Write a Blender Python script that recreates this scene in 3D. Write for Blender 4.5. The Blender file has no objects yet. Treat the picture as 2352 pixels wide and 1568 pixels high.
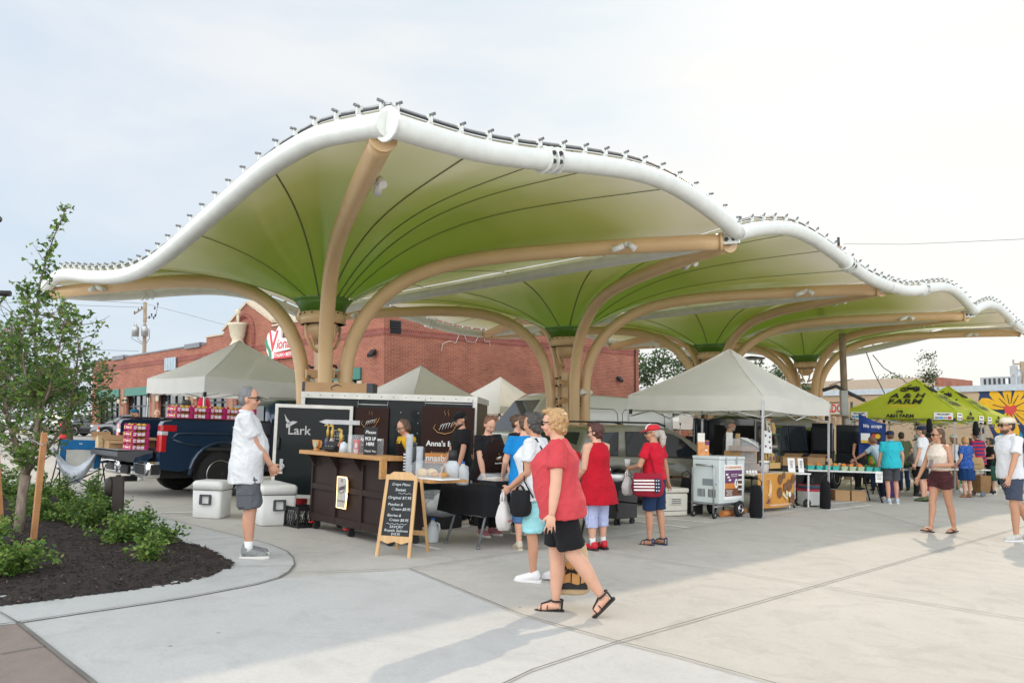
import bpy,bmesh,math,random
import numpy as np
from mathutils import Vector,Matrix,Euler,Quaternion,noise as mnoise
R = math.radians
PI = math.pi
SC = bpy.context.scene
COL = SC.collection
random.seed(7)
# ------------------------------------------------------------------ camera
CAM_H = 1.42
FPX,PPX,PPY = 1823.0,1176.0,847.0
PITCH,ROLL = R(3.6),0.012
_f = Vector((0,math.cos(PITCH),math.sin(PITCH)))
_u = Vector((0,-math.sin(PITCH),math.cos(PITCH)))
_r = Vector((1,0,0))
_right = _r * math.cos(ROLL) - _u * math.sin(ROLL) * -1.0
_upv = -_r * math.sin(ROLL) + _u * math.cos(ROLL)
cam_d = bpy.data.cameras.new("Camera")
cam = bpy.data.objects.new("Camera",cam_d)
COL.objects.link(cam)
cam_d.sensor_width = 36.0
cam_d.lens = FPX / 2352 * 36.0
cam_d.shift_y = (PPY - 784.0) / 2352
cam_d.clip_start,cam_d.clip_end = 0.1,3000.0
def ray(x,y):
	dx,dy = (x - PPX) / FPX,(y - PPY) / FPX
	a = dx * math.cos(ROLL) - dy * math.sin(ROLL)
	b = dx * math.sin(ROLL) + dy * math.cos(ROLL)
	d = _f + a * _r - b * _u
	return d / d.y
# image right -> (cos, sin) in (a, b): world = cos*r - sin*u ; image up -> sin*r + cos*u
_right = _r * math.cos(ROLL) - _u * math.sin(ROLL)
_upv = _r * math.sin(ROLL) + _u * math.cos(ROLL)
_m = Matrix((_right,_upv,-_f)).transposed().to_4x4()
_m.translation = (0,0,CAM_H)
cam.matrix_world = _m
SC.camera = cam
SX,SY = -0.045,-0.0142
def gz(X,Y):
	X = max(-45.0,min(45.0,X)); Y = max(-20.0,min(75.0,Y))
	return SX * X + SY * Y
def G(x,y):
	d = ray(x,y)
	t = CAM_H / (-d.z + SX * d.x + SY)
	return Vector((d.x * t,t,CAM_H + d.z * t))
def at(x,y,Y):
	d = ray(x,y)
	return Vector((d.x * Y,Y,CAM_H + d.z * Y))
# ------------------------------------------------------------------ sky and sun
SUN_AZ,SUN_EL = R(30.0),R(30.0)
W = bpy.data.worlds.new("World")
SC.world = W
W.use_nodes = True
nt = W.node_tree
nt.nodes.clear()
wo = nt.nodes.new("ShaderNodeOutputWorld")
bg = nt.nodes.new("ShaderNodeBackground")
sky = nt.nodes.new("ShaderNodeTexSky")
sky.sky_type = 'NISHITA'
sky.sun_disc = False
sky.sun_elevation = SUN_EL
sky.sun_rotation = SUN_AZ
sky.altitude = 200
sky.air_density = 1.3
sky.dust_density = 1.6
sky.ozone_density = 1.5
tc = nt.nodes.new("ShaderNodeTexCoord")
mp = nt.nodes.new("ShaderNodeMapping")
mp.inputs['Scale'].default_value = (0.9,0.55,2.6)
mp.inputs['Rotation'].default_value = (0,R(12),R(30))
nz = nt.nodes.new("ShaderNodeTexNoise")
nz.inputs['Scale'].default_value = 1.9
nz.inputs['Detail'].default_value = 6
nz.inputs['Roughness'].default_value = 0.52
nz.inputs['Distortion'].default_value = 0.6
cr = nt.nodes.new("ShaderNodeValToRGB")
cr.color_ramp.elements[0].position = 0.30
cr.color_ramp.elements[0].color = (0.80,0.80,0.80,1)
cr.color_ramp.elements[1].position = 0.66
cr.color_ramp.elements[1].color = (0.985,0.985,0.985,1)
mx = nt.nodes.new("ShaderNodeMix")
mx.data_type = 'RGBA'
cl = nt.nodes.new("ShaderNodeValToRGB")
while len(cl.color_ramp.elements) < 5: cl.color_ramp.elements.new(.5)
for e_,(p_,c_) in zip(cl.color_ramp.elements,((.0,(.84,.83,.81)),(.46,(.80,.79,.775)),(.66,(.228,.246,.270)),(.84,(.240,.250,.262)),(1.0,(.280,.276,.264)))):  # low stops: unseen sky opposite the sun, brightened as added fill
	e_.position = p_; e_.color = (*c_,1)
dt = nt.nodes.new("ShaderNodeVectorMath"); dt.operation = 'DOT_PRODUCT'
dt.inputs[1].default_value = (math.sin(SUN_AZ) * math.cos(SUN_EL),math.cos(SUN_AZ) * math.cos(SUN_EL),math.sin(SUN_EL))
mr = nt.nodes.new("ShaderNodeMapRange")
mr.inputs['From Min'].default_value = -1.0
mr.inputs['From Max'].default_value = 1.0
L = nt.links.new
L(tc.outputs['Generated'],mp.inputs['Vector']); L(mp.outputs[0],nz.inputs['Vector'])
L(nz.outputs[0],cr.inputs[0]); L(cr.outputs[0],mx.inputs['Factor'])
L(tc.outputs['Generated'],dt.inputs[0]); L(dt.outputs['Value'],mr.inputs['Value'])
cs = nt.nodes.new("ShaderNodeVectorMath"); cs.operation = 'SCALE'; cs.inputs['Scale'].default_value = 34.0
ct_ = nt.nodes.new("ShaderNodeValToRGB")
ct_.color_ramp.elements[0].position = .36; ct_.color_ramp.elements[0].color = (.83,.92,1.0,1)
ct_.color_ramp.elements[1].position = .60; ct_.color_ramp.elements[1].color = (1,1,1,1)
mu_ = nt.nodes.new("ShaderNodeVectorMath"); mu_.operation = 'MULTIPLY'
L(nz.outputs[0],ct_.inputs[0]); L(mr.outputs[0],cl.inputs[0]); L(cl.outputs[0],mu_.inputs[0]); L(ct_.outputs[0],mu_.inputs[1]); L(mu_.outputs[0],cs.inputs[0])
L(sky.outputs[0],mx.inputs['A']); L(cs.outputs[0],mx.inputs['B'])
L(mx.outputs['Result'],bg.inputs['Color'])
bg.inputs['Strength'].default_value = 0.085
L(bg.outputs[0],wo.inputs[0])
sun_d = bpy.data.lights.new("Sun",'SUN')
sun_d.energy = 1.75
sun_d.angle = R(0.9)
sun_d.color = (1.0,0.84,0.63)
sun = bpy.data.objects.new("Sun",sun_d)
COL.objects.link(sun)
_sd = Vector((math.sin(SUN_AZ) * math.cos(SUN_EL),math.cos(SUN_AZ) * math.cos(SUN_EL),math.sin(SUN_EL)))
sun.rotation_euler = (-_sd).to_track_quat('-Z','Y').to_euler()
SC.view_settings.view_transform = 'Standard'
SC.view_settings.look = 'None'
SC.view_settings.exposure = 0.33
SC.view_settings.gamma = 1.0
SC.cycles.max_bounces = 6
SC.cycles.transparent_max_bounces = 8
SC.cycles.use_denoising = True
# ------------------------------------------------------------------ materials
MATS = {}
def srgb(h):
	h = h.lstrip('#')
	o = []
	for i in (0,2,4):
		c = int(h[i:i + 2],16) / 255
		o.append(c / 12.92 if c <= 0.04045 else ((c + 0.055) / 1.055) ** 2.4)
	return tuple(o)
def mat(name,col,rough=0.6,metal=0.0,var=0.10,scale=6.0,bump=0.0,bscale=60.0,spec=0.5,sheen=0.0,coat=0.0,
		trans=0.0,alpha=1.0,emit=None,estr=0.0,sss=0.0,coords='Object',detail=4.0,ior=1.45):
	"""Principled surface with a slow noise in its own colour and an optional fine bump."""
	if name in MATS:
		return MATS[name]
	if isinstance(col,str):
		col = srgb(col)
	m = bpy.data.materials.new(name)
	m.use_nodes = True
	n = m.node_tree.nodes; l = m.node_tree.links
	b = n["Principled BSDF"]
	b.inputs['Roughness'].default_value = rough
	b.inputs['Metallic'].default_value = metal
	b.inputs['Specular IOR Level'].default_value = spec
	b.inputs['IOR'].default_value = ior
	if coat: b.inputs['Coat Weight'].default_value = coat; b.inputs['Coat Roughness'].default_value = 0.06
	if sheen: b.inputs['Sheen Weight'].default_value = sheen
	if trans: b.inputs['Transmission Weight'].default_value = trans
	if alpha < 1: b.inputs['Alpha'].default_value = alpha
	if sss:
		b.inputs['Subsurface Weight'].default_value = sss
		b.inputs['Subsurface Radius'].default_value = (0.012,0.005,0.003)
	if emit:
		b.inputs['Emission Color'].default_value = (*emit,1); b.inputs['Emission Strength'].default_value = estr
	b.inputs['Base Color'].default_value = (*col,1)
	t = None
	if var or bump:
		t = n.new("ShaderNodeTexCoord")
	if var:
		z = n.new("ShaderNodeTexNoise"); z.inputs['Scale'].default_value = scale; z.inputs['Detail'].default_value = detail
		l.new(t.outputs[coords],z.inputs['Vector'])
		r = n.new("ShaderNodeMapRange")
		r.inputs['From Min'].default_value = 0.25; r.inputs['From Max'].default_value = 0.75
		r.inputs['To Min'].default_value = 1 - var; r.inputs['To Max'].default_value = 1 + var
		l.new(z.outputs[0],r.inputs['Value'])
		v = n.new("ShaderNodeVectorMath"); v.operation = 'SCALE'
		v.inputs[0].default_value = col
		l.new(r.outputs[0],v.inputs['Scale']); l.new(v.outputs[0],b.inputs['Base Color'])
	if bump:
		z2 = n.new("ShaderNodeTexNoise"); z2.inputs['Scale'].default_value = bscale; z2.inputs['Detail'].default_value = 5
		l.new(t.outputs[coords],z2.inputs['Vector'])
		bp = n.new("ShaderNodeBump"); bp.inputs['Strength'].default_value = bump; bp.inputs['Distance'].default_value = 0.02
		l.new(z2.outputs[0],bp.inputs['Height']); l.new(bp.outputs[0],b.inputs['Normal'])
	MATS[name] = m
	return m
def fabric(name,col,rough=0.85,var=0.07):
	return mat(name,col,rough,var=var,scale=9,bump=0.5,bscale=30,spec=0.15,sheen=0.04)
def cloth_translucent(name,col,amt=0.35,rough=0.6,var=0.05):
	m = mat(name,col,rough,var=var,scale=3,bump=0.15,bscale=12)
	n = m.node_tree.nodes; l = m.node_tree.links
	if isinstance(col,str): col = srgb(col)
	b = n["Principled BSDF"]; o = n["Material Output"]
	t = n.new("ShaderNodeBsdfTranslucent"); t.inputs[0].default_value = (*col,1)
	s = n.new("ShaderNodeMixShader"); s.inputs[0].default_value = amt
	l.new(b.outputs[0],s.inputs[1]); l.new(t.outputs[0],s.inputs[2]); l.new(s.outputs[0],o.inputs[0])
	return m
def brick_mat(name,c1,c2,mortar,bw=0.30,bh=0.081,coords='Object'):
	if name in MATS: return MATS[name]
	m = bpy.data.materials.new(name); m.use_nodes = True
	n = m.node_tree.nodes; l = m.node_tree.links; b = n["Principled BSDF"]
	t = n.new("ShaderNodeTexCoord"); s = n.new("ShaderNodeSeparateXYZ"); c = n.new("ShaderNodeCombineXYZ")
	l.new(t.outputs[coords],s.inputs[0])
	a = n.new("ShaderNodeMath"); a.operation = 'ADD'
	l.new(s.outputs[0],a.inputs[0]); l.new(s.outputs[1],a.inputs[1])
	l.new(a.outputs[0],c.inputs[0]); l.new(s.outputs[2],c.inputs[1])
	k = n.new("ShaderNodeTexBrick")
	k.inputs['Scale'].default_value = 1.0
	k.inputs['Brick Width'].default_value = bw; k.inputs['Row Height'].default_value = bh
	k.inputs['Mortar Size'].default_value = 0.0075; k.inputs['Mortar Smooth'].default_value = 0.2
	k.inputs['Bias'].default_value = -0.1
	k.inputs['Color1'].default_value = (*c1,1); k.inputs['Color2'].default_value = (*c2,1); k.inputs['Mortar'].default_value = (*mortar,1)
	l.new(c.outputs[0],k.inputs['Vector'])
	z = n.new("ShaderNodeTexNoise"); z.inputs['Scale'].default_value = 0.9; z.inputs['Detail'].default_value = 7; z.inputs['Roughness'].default_value = .65
	l.new(c.outputs[0],z.inputs['Vector'])
	r = n.new("ShaderNodeMapRange"); r.inputs['From Min'].default_value = .3; r.inputs['From Max'].default_value = .7
	r.inputs['To Min'].default_value = .78; r.inputs['To Max'].default_value = 1.2
	l.new(z.outputs[0],r.inputs['Value'])
	v = n.new("ShaderNodeVectorMath"); v.operation = 'SCALE'
	l.new(k.outputs[0],v.inputs[0]); l.new(r.outputs[0],v.inputs['Scale']); l.new(v.outputs[0],b.inputs['Base Color'])
	bp = n.new("ShaderNodeBump"); bp.inputs['Strength'].default_value = .5; bp.inputs['Distance'].default_value = .012; bp.invert = True
	l.new(k.outputs[1],bp.inputs['Height']); l.new(bp.outputs[0],b.inputs['Normal'])
	b.inputs['Roughness'].default_value = .85
	MATS[name] = m
	return m
def ramp_mat(name,stops,scale=5,detail=6,rough=.8,bump=0,bscale=40,coords='Object',stretch=(1,1,1),noise_rough=.6):
	if name in MATS: return MATS[name]
	m = bpy.data.materials.new(name); m.use_nodes = True
	n = m.node_tree.nodes; l = m.node_tree.links; b = n["Principled BSDF"]
	t = n.new("ShaderNodeTexCoord"); mp = n.new("ShaderNodeMapping"); mp.inputs['Scale'].default_value = stretch
	l.new(t.outputs[coords],mp.inputs[0])
	z = n.new("ShaderNodeTexNoise"); z.inputs['Scale'].default_value = scale; z.inputs['Detail'].default_value = detail; z.inputs['Roughness'].default_value = noise_rough
	l.new(mp.outputs[0],z.inputs['Vector'])
	r = n.new("ShaderNodeValToRGB")
	e = r.color_ramp.elements
	while len(e) < len(stops): e.new(0.5)
	for i,(p,c) in enumerate(stops):
		e[i].position = p; e[i].color = (*(srgb(c) if isinstance(c,str) else c),1)
	l.new(z.outputs[0],r.inputs[0]); l.new(r.outputs[0],b.inputs['Base Color'])
	b.inputs['Roughness'].default_value = rough
	if bump:
		z2 = n.new("ShaderNodeTexNoise"); z2.inputs['Scale'].default_value = bscale; z2.inputs['Detail'].default_value = 5
		l.new(mp.outputs[0],z2.inputs['Vector'])
		bp = n.new("ShaderNodeBump"); bp.inputs['Strength'].default_value = bump; bp.inputs['Distance'].default_value = .02
		l.new(z2.outputs[0],bp.inputs['Height']); l.new(bp.outputs[0],b.inputs['Normal'])
	MATS[name] = m
	return m
def concrete(name,col,stain=.12):
	m = bpy.data.materials.new(name); m.use_nodes = True
	n = m.node_tree.nodes; l = m.node_tree.links; b = n["Principled BSDF"]; t = n.new("ShaderNodeTexCoord")
	last = None
	def fac(scale,lo,hi,a=.3,z=.7,detail=6,st=(1,1,1),dist=0.0,vor=False):
		nonlocal last
		mp_ = n.new("ShaderNodeMapping"); mp_.inputs['Scale'].default_value = st; mp_.inputs['Rotation'].default_value = (0,0,R(46)); l.new(t.outputs['Object'],mp_.inputs[0])
		q = n.new("ShaderNodeTexVoronoi" if vor else "ShaderNodeTexNoise"); q.inputs['Scale'].default_value = scale
		if not vor: q.inputs['Detail'].default_value = detail; q.inputs['Distortion'].default_value = dist; q.inputs['Roughness'].default_value = .62
		l.new(mp_.outputs[0],q.inputs['Vector'])
		r = n.new("ShaderNodeMapRange"); r.inputs['From Min'].default_value = a; r.inputs['From Max'].default_value = z; r.inputs['To Min'].default_value = lo; r.inputs['To Max'].default_value = hi
		l.new(q.outputs[0],r.inputs['Value'])
		if last is None: last = r.outputs[0]
		else:
			k = n.new("ShaderNodeMath"); k.operation = 'MULTIPLY'; l.new(last,k.inputs[0]); l.new(r.outputs[0],k.inputs[1]); last = k.outputs[0]
	fac(.35,.90,1.09,detail=9); fac(1.6,1 - stain,1.0,.36,.50,8,dist=1.8); fac(3.2,1 - stain * .35,1.02,.34,.55,8,(1,.45,1),.15); fac(240,.91,1.08,detail=2); fac(30,.95,1.04,detail=4)
	fac(1.9,.55,1.0,.022,.04,vor=True); fac(5.5,.70,1.0,.02,.05,vor=True)
	v = n.new("ShaderNodeVectorMath"); v.operation = 'SCALE'; v.inputs[0].default_value = col
	l.new(last,v.inputs['Scale']); l.new(v.outputs[0],b.inputs['Base Color']); b.inputs['Roughness'].default_value = .86
	z2 = n.new("ShaderNodeTexNoise"); z2.inputs['Scale'].default_value = 90; z2.inputs['Detail'].default_value = 6; l.new(t.outputs['Object'],z2.inputs['Vector'])
	bp = n.new("ShaderNodeBump"); bp.inputs['Strength'].default_value = .25; bp.inputs['Distance'].default_value = .01
	l.new(z2.outputs[0],bp.inputs['Height']); l.new(bp.outputs[0],b.inputs['Normal'])
	return m
# ------------------------------------------------------------------ objects
def tag(o,label=None,cat=None,group=None,kind=None):
	if label: o['label'] = label
	if cat: o['category'] = cat
	if group: o['group'] = group
	if kind: o['kind'] = kind
	return o
TILT = Vector((-SX,-SY,1)).normalized()
RTILT = Vector((0,0,1)).rotation_difference(TILT).to_matrix().to_4x4()
def frame(loc,yaw=0.0,tilt=True):
	m = Matrix.Translation(Vector(loc)) @ (RTILT if tilt else Matrix.Identity(4)) @ Matrix.Rotation(yaw,4,'Z')
	return m
def thing(name,label,cat,loc=(0,0,0),yaw=0.0,group=None,tilt=False,M=None,kind=None):
	o = bpy.data.objects.new(name,None)
	COL.objects.link(o)
	o.empty_display_size = .1
	o.matrix_world = M if M is not None else frame(loc,yaw,tilt)
	return tag(o,label,cat,group,kind)
def on(M,x,y,z,yaw=0.0):
	return M @ Matrix.Translation((x,y,z)) @ Matrix.Rotation(yaw,4,'Z')
def link_mesh(name,me,parent=None,M=None):
	o = bpy.data.objects.new(name,me)
	COL.objects.link(o)
	if parent is not None: o.parent = parent
	if M is not None:
		if parent is not None: o.matrix_local = M
		else: o.matrix_world = M
	return o
def copy_tree(o,parent=None):
	c = o.copy(); COL.objects.link(c)
	if parent is not None:
		c.parent = parent
	for ch in list(o.children):
		copy_tree(ch,c)
	return c
class MB:
	"""Collects shapes into one bmesh; build() links it as ONE mesh object."""
	def __init__(s):
		s.bm = bmesh.new(); s.mats = []; s.mi = 0
	def m(s,material):
		if material not in s.mats: s.mats.append(material)
		s.mi = s.mats.index(material)
		return s
	def _fin(s,faces,smooth=False):
		for f in faces:
			f.material_index = s.mi; f.smooth = smooth
	def box(s,c,size,rot=None,bev=0.0,seg=1):
		mat_ = Matrix.Translation(Vector(c)) @ (rot.to_4x4() if rot is not None else Matrix.Identity(4)) @ Matrix.Diagonal((*size,1))
		r = bmesh.ops.create_cube(s.bm,size=1.0,matrix=mat_)
		fs = {f for v in r['verts'] for f in v.link_faces}
		s._fin(fs)
		if bev > 0:
			es = {e for v in r['verts'] for e in v.link_edges}
			b = bmesh.ops.bevel(s.bm,geom=list(es),offset=bev,segments=seg,affect='EDGES',profile=.5)
			s._fin(b['faces'],seg > 1)
		return s
	def bx(s,x0,x1,y0,y1,z0,z1,bev=0.0,seg=1):
		return s.box(((x0 + x1) / 2,(y0 + y1) / 2,(z0 + z1) / 2),(x1 - x0,y1 - y0,z1 - z0),None,bev,seg)
	def tube(s,pts,rad,n=8,caps=True,smooth=True,closed=False,flat=None):
		"""Sweep: rad a number or one per point; flat=(a,b) scales the ring axes."""
		pts = [Vector(p) for p in pts]
		k = len(pts)
		if not hasattr(rad,'__len__'): rad = [rad] * k
		rings = []; nrm = None
		for i,p in enumerate(pts):
			if closed:
				d = pts[(i + 1) % k] - pts[i - 1]
			else:
				d = (pts[min(i + 1,k - 1)] - pts[max(i - 1,0)])
			if d.length < 1e-9: d = Vector((0,0,1))
			d.normalize()
			if nrm is None:
				a = Vector((0,0,1)) if abs(d.z) < .9 else Vector((1,0,0))
				nrm = d.cross(a).normalized()
			else:
				nrm = (nrm - d * nrm.dot(d))
				nrm = nrm.normalized() if nrm.length > 1e-6 else d.orthogonal().normalized()
			bi = d.cross(nrm)
			fa,fb = flat if flat else (1,1)
			rings.append([s.bm.verts.new(p + (nrm * math.cos(2 * PI * j / n) * fa + bi * math.sin(2 * PI * j / n) * fb) * rad[i]) for j in range(n)])
		fs = []
		for i in range(k if closed else k - 1):
			A,B = rings[i],rings[(i + 1) % k]
			for j in range(n):
				fs.append(s.bm.faces.new((A[j],A[(j + 1) % n],B[(j + 1) % n],B[j])))
		s._fin(fs,smooth)
		if caps and not closed:
			s._fin([s.bm.faces.new(rings[0][::-1]),s.bm.faces.new(rings[-1])],False)
		return s
	def cyl(s,p0,p1,r0,r1=None,n=12,smooth=True,caps=True):
		return s.tube([p0,p1],[r0,r0 if r1 is None else r1],n,caps,smooth)
	def lathe(s,prof,c=(0,0,0),n=16,rot=None,smooth=True):
		c = Vector(c); rings = []; fs = []
		for (r,z) in prof:
			ring = []
			for j in range(n):
				v = Vector((r * math.cos(2 * PI * j / n),r * math.sin(2 * PI * j / n),z))
				if rot is not None: v = rot @ v
				ring.append(s.bm.verts.new(c + v))
			rings.append(ring)
		for A,B in zip(rings[:-1],rings[1:]):
			for j in range(n):
				fs.append(s.bm.faces.new((A[j],A[(j + 1) % n],B[(j + 1) % n],B[j])))
		s._fin(fs,smooth)
		if prof[0][0] > 1e-4: s._fin([s.bm.faces.new(rings[0][::-1])])
		if prof[-1][0] > 1e-4: s._fin([s.bm.faces.new(rings[-1])])
		return s
	def ell(s,c,rad,rot=None,u=14,v=9):
		m_ = Matrix.Translation(Vector(c)) @ (rot.to_4x4() if rot is not None else Matrix.Identity(4)) @ Matrix.Diagonal((*rad,1))
		r = bmesh.ops.create_uvsphere(s.bm,u_segments=u,v_segments=v,radius=1.0,matrix=m_)
		s._fin({f for w in r['verts'] for f in w.link_faces},True)
		return s
	def loft(s,rings,caps=True,smooth=True,closed=True):
		rr = [[s.bm.verts.new(Vector(p)) for p in ring] for ring in rings]
		n = len(rr[0]); fs = []
		for A,B in zip(rr[:-1],rr[1:]):
			for j in range(n if closed else n - 1):
				fs.append(s.bm.faces.new((A[j],A[(j + 1) % n],B[(j + 1) % n],B[j])))
		s._fin(fs,smooth)
		if caps and closed:
			s._fin([s.bm.faces.new(rr[0][::-1]),s.bm.faces.new(rr[-1])])
		return s
	def poly(s,pts):
		s._fin([s.bm.faces.new([s.bm.verts.new(Vector(p)) for p in pts])])
		return s
	def prism(s,pts,d):
		"""Extrude a planar outline by the vector d."""
		d = Vector(d)
		A = [s.bm.verts.new(Vector(p)) for p in pts]; B = [s.bm.verts.new(Vector(p) + d) for p in pts]
		n = len(A)
		fs = [s.bm.faces.new(A[::-1]),s.bm.faces.new(B)]
		for j in range(n): fs.append(s.bm.faces.new((A[j],A[(j + 1) % n],B[(j + 1) % n],B[j])))
		s._fin(fs)
		return s
	def grid(s,fn,nu,nv,smooth=True):
		vs = [[s.bm.verts.new(Vector(fn(i / nu,j / nv))) for j in range(nv + 1)] for i in range(nu + 1)]
		s._fin([s.bm.faces.new((vs[i][j],vs[i + 1][j],vs[i + 1][j + 1],vs[i][j + 1])) for i in range(nu) for j in range(nv)],smooth)
		return s
	def mesh(s,name,recalc=True):
		if recalc: bmesh.ops.recalc_face_normals(s.bm,faces=s.bm.faces[:])
		me = bpy.data.meshes.new(name)
		s.bm.to_mesh(me); s.bm.free()
		for m_ in s.mats: me.materials.append(m_)
		return me
	def build(s,name,material=None,parent=None,M=None,recalc=True):
		if material is not None and not s.mats: s.mats = [material]
		return link_mesh(name,s.mesh(name,recalc),parent,M)
def remesh(me,voxel,smooth_it=4,disp=None,fold=0):
	"""Union of everything in the mesh as one continuous skin."""
	o = bpy.data.objects.new("tmp",me); COL.objects.link(o)
	md = o.modifiers.new("r",'REMESH'); md.mode = 'VOXEL'; md.voxel_size = voxel; md.use_smooth_shade = True
	if smooth_it:
		sm = o.modifiers.new("s",'SMOOTH'); sm.factor = .5; sm.iterations = smooth_it
	dg = bpy.context.evaluated_depsgraph_get()
	out = bpy.data.meshes.new_from_object(o.evaluated_get(dg))
	mats = list(me.materials)
	bpy.data.objects.remove(o); bpy.data.meshes.remove(me)
	if disp:
		amp,freq,seed = disp
		n = len(out.vertices)
		nor = np.empty(n * 3); out.vertex_normals.foreach_get('vector',nor)
		co = np.empty(n * 3); out.vertices.foreach_get('co',co)
		co = co.reshape(-1,3); nor = nor.reshape(-1,3)
		off = Vector((seed * 3.1,seed * 1.7,0))
		fx,fy,fz = freq if hasattr(freq,'__len__') else (freq,) * 3
		N_ = mnoise.noise
		d = []
		for c in co:
			v = Vector((c[0] * fx,c[1] * fy,c[2] * fz)) + off
			x = N_(v)
			if fold: x += .55 * N_(v * 2.3) + fold * max(0,1 - 4.5 * abs(N_(Vector((v.x * .6 + v.z * .5,v.y * .6 - v.z * .35,v.z * .8)) + off)))
			d.append(x * amp)
		d = np.array(d)
		co = co + nor * d[:,None]
		out.vertices.foreach_set('co',co.reshape(-1)); out.update()
	out.materials.clear()
	for m_ in mats: out.materials.append(m_)
	out.polygons.foreach_set('use_smooth',[True] * len(out.polygons))
	return out
def tri_mesh(name,verts,faces,mats,midx=None,smooth=False):
	me = bpy.data.meshes.new(name)
	me.from_pydata(verts,[],faces)
	for m_ in mats: me.materials.append(m_)
	if midx is not None: me.polygons.foreach_set('material_index',midx)
	if smooth: me.polygons.foreach_set('use_smooth',[True] * len(faces))
	return me
_TXT = {}
def text(body,size,material,parent=None,M=None,bold=0.0,shear=0.0,align='CENTER',name='lettering',depth=0.002,width=None,spacing=1.0):
	"""Lettering lying in the local XY plane, facing +Z."""
	cu = bpy.data.curves.new("txt",'FONT')
	cu.body = body; cu.size = size; cu.align_x = align; cu.align_y = 'CENTER'
	cu.extrude = depth / 2; cu.offset = bold; cu.shear = shear; cu.resolution_u = 3; cu.space_character = spacing
	o = bpy.data.objects.new("txt",cu); COL.objects.link(o)
	dg = bpy.context.evaluated_depsgraph_get()
	me = bpy.data.meshes.new_from_object(o.evaluated_get(dg))
	bpy.data.objects.remove(o); bpy.data.curves.remove(cu)
	if width:
		xs = [v.co.x for v in me.vertices]
		w = max(xs) - min(xs)
		me.transform(Matrix.Diagonal((width / w,1,1,1)))
	me.materials.clear(); me.materials.append(material)
	return link_mesh(name,me,parent,M)
def face_M(origin,xdir,updir):
	"""Matrix whose local XY plane is the plane of a sign: x along xdir, y along updir, z out of it."""
	x = Vector(xdir).normalized(); z = x.cross(Vector(updir)).normalized(); y = z.cross(x)
	m = Matrix((x,y,z)).transposed().to_4x4(); m.translation = Vector(origin)
	return m
FRONT = face_M((0,0,0),(1,0,0),(0,0,1))
def frontM(x,y,z):
	m = FRONT.copy(); m.translation = (x,y,z); return m
# ================================================================== the plaza
CONC = concrete("concrete",(.455,.43,.388),.10)
CONC2 = concrete("concrete_pale",(.475,.47,.452),.08)
CURBM = concrete("concrete_curb",(.455,.455,.44),.10)
PINK = concrete("tinted_concrete",(.24,.19,.165),.12)
JOINT = mat("joint_dark",(.17,.16,.145),.95,var=.3,scale=3)
PAINT = mat("line_paint",(.72,.71,.68),.8,var=.15,scale=8)
xs = [-500,-45,45,500]; ys = [-60,-20,75,900]
vv = [(x,y,gz(x,y)) for y in ys for x in xs]
ff = [(j * 4 + i,j * 4 + i + 1,j * 4 + i + 5,j * 4 + i + 4) for j in range(3) for i in range(3)]
tag(link_mesh("ground",tri_mesh("ground",vv,ff,[CONC])),kind='structure')
def sheet(name,pix,material,lift=.004,pts=None):
	P = pts if pts is not None else [G(x,y) for x,y in pix]
	me = tri_mesh(name,[(p[0],p[1],gz(p[0],p[1]) + lift) for p in P],[tuple(range(len(P)))],[material])
	bm = bmesh.new(); bm.from_mesh(me)
	for f in bm.faces:
		if f.normal.z < 0: f.normal_flip()
	bmesh.ops.triangulate(bm,faces=bm.faces[:]); bm.to_mesh(me); bm.free()
	return tag(link_mesh(name,me),kind='structure')
CURB_OUT = [(40,1433),(92,1424.7),(210,1407),(348,1386.7),(440,1372),(520,1356.7),(590,1343),(640,1328.7),(664,1314),(677,1298),(674,1283),(660,1268),(620,1252),(560,1236.7),(490,1219),(420,1202),(350,1183),(240,1152),(100,1118)]
BED = [(0,1395),(80,1385),(160,1375),(240,1365),(320,1355),(385,1346),(440,1336),(480,1326),(512,1313),(528,1306),(535,1298),(532,1289),(512,1277),(460,1257),(400,1238),(330,1210),(240,1172),(150,1140),(60,1112),(0,1096)]
extL = [(-500,1345),(-900,1320),(-900,1020),(-200,1050)]
sheet("front_slab",[(40,1433)] + CURB_OUT[1:8] + [(941,1308),(1200,1415),(1343,1458),(1420,1477),(1760,1568),(2100,1700),(700,1960),(400,1760),(208,1568)],CONC2)
sheet("curb_band",[(-520,1520),(-120,1457),(0,1438)] + CURB_OUT + [(-200,1040),(-900,990)],CURBM,.008)
sheet("sidewalk",[(-700,1550),(-120,1461),(0,1440),(40,1434.5),(92,1474),(150,1522),(208,1568),(400,1730),(300,1960),(-900,1960)],PINK,.012)
def strip(pix,w=.011,lift=.018,material=JOINT,name="pavement_joint",pts=None):
	P = pts if pts is not None else [G(*p) for p in pix]
	mb = MB().m(material)
	L_,R_ = [],[]
	for i,p in enumerate(P):
		d = (P[min(i + 1,len(P) - 1)] - P[max(i - 1,0)]); d.z = 0; d.normalize()
		n = Vector((-d.y,d.x,0)) * w / 2
		for lst,q in ((L_,p + n),(R_,p - n)): lst.append((q.x,q.y,gz(q.x,q.y) + lift))
	vs = L_ + R_; k = len(P)
	me = tri_mesh(name,vs,[(i + k,i + 1 + k,i + 1,i) for i in range(k - 1)],[material])
	return tag(link_mesh(name,me),kind='structure')
strip(CURB_OUT[:17],.014)
strip([(0,1439),(40,1433),(110,1489),(160,1530),(208,1568),(300,1645)],.03,.02)
strip([(0,1506.7),(106,1487.5)],.012,.02)
strip([(0,1410),(44,1436)],.012,.02)
strip([(535,1303),(676,1302)],.012)
strip([(426,1245),(536,1236),(560,1237)],.012)
strip([(900,1700),(1223,1542.5),(1420,1476.7),(1876,1347),(2183,1258),(2352,1210),(2600,1140)],.013)
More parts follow.
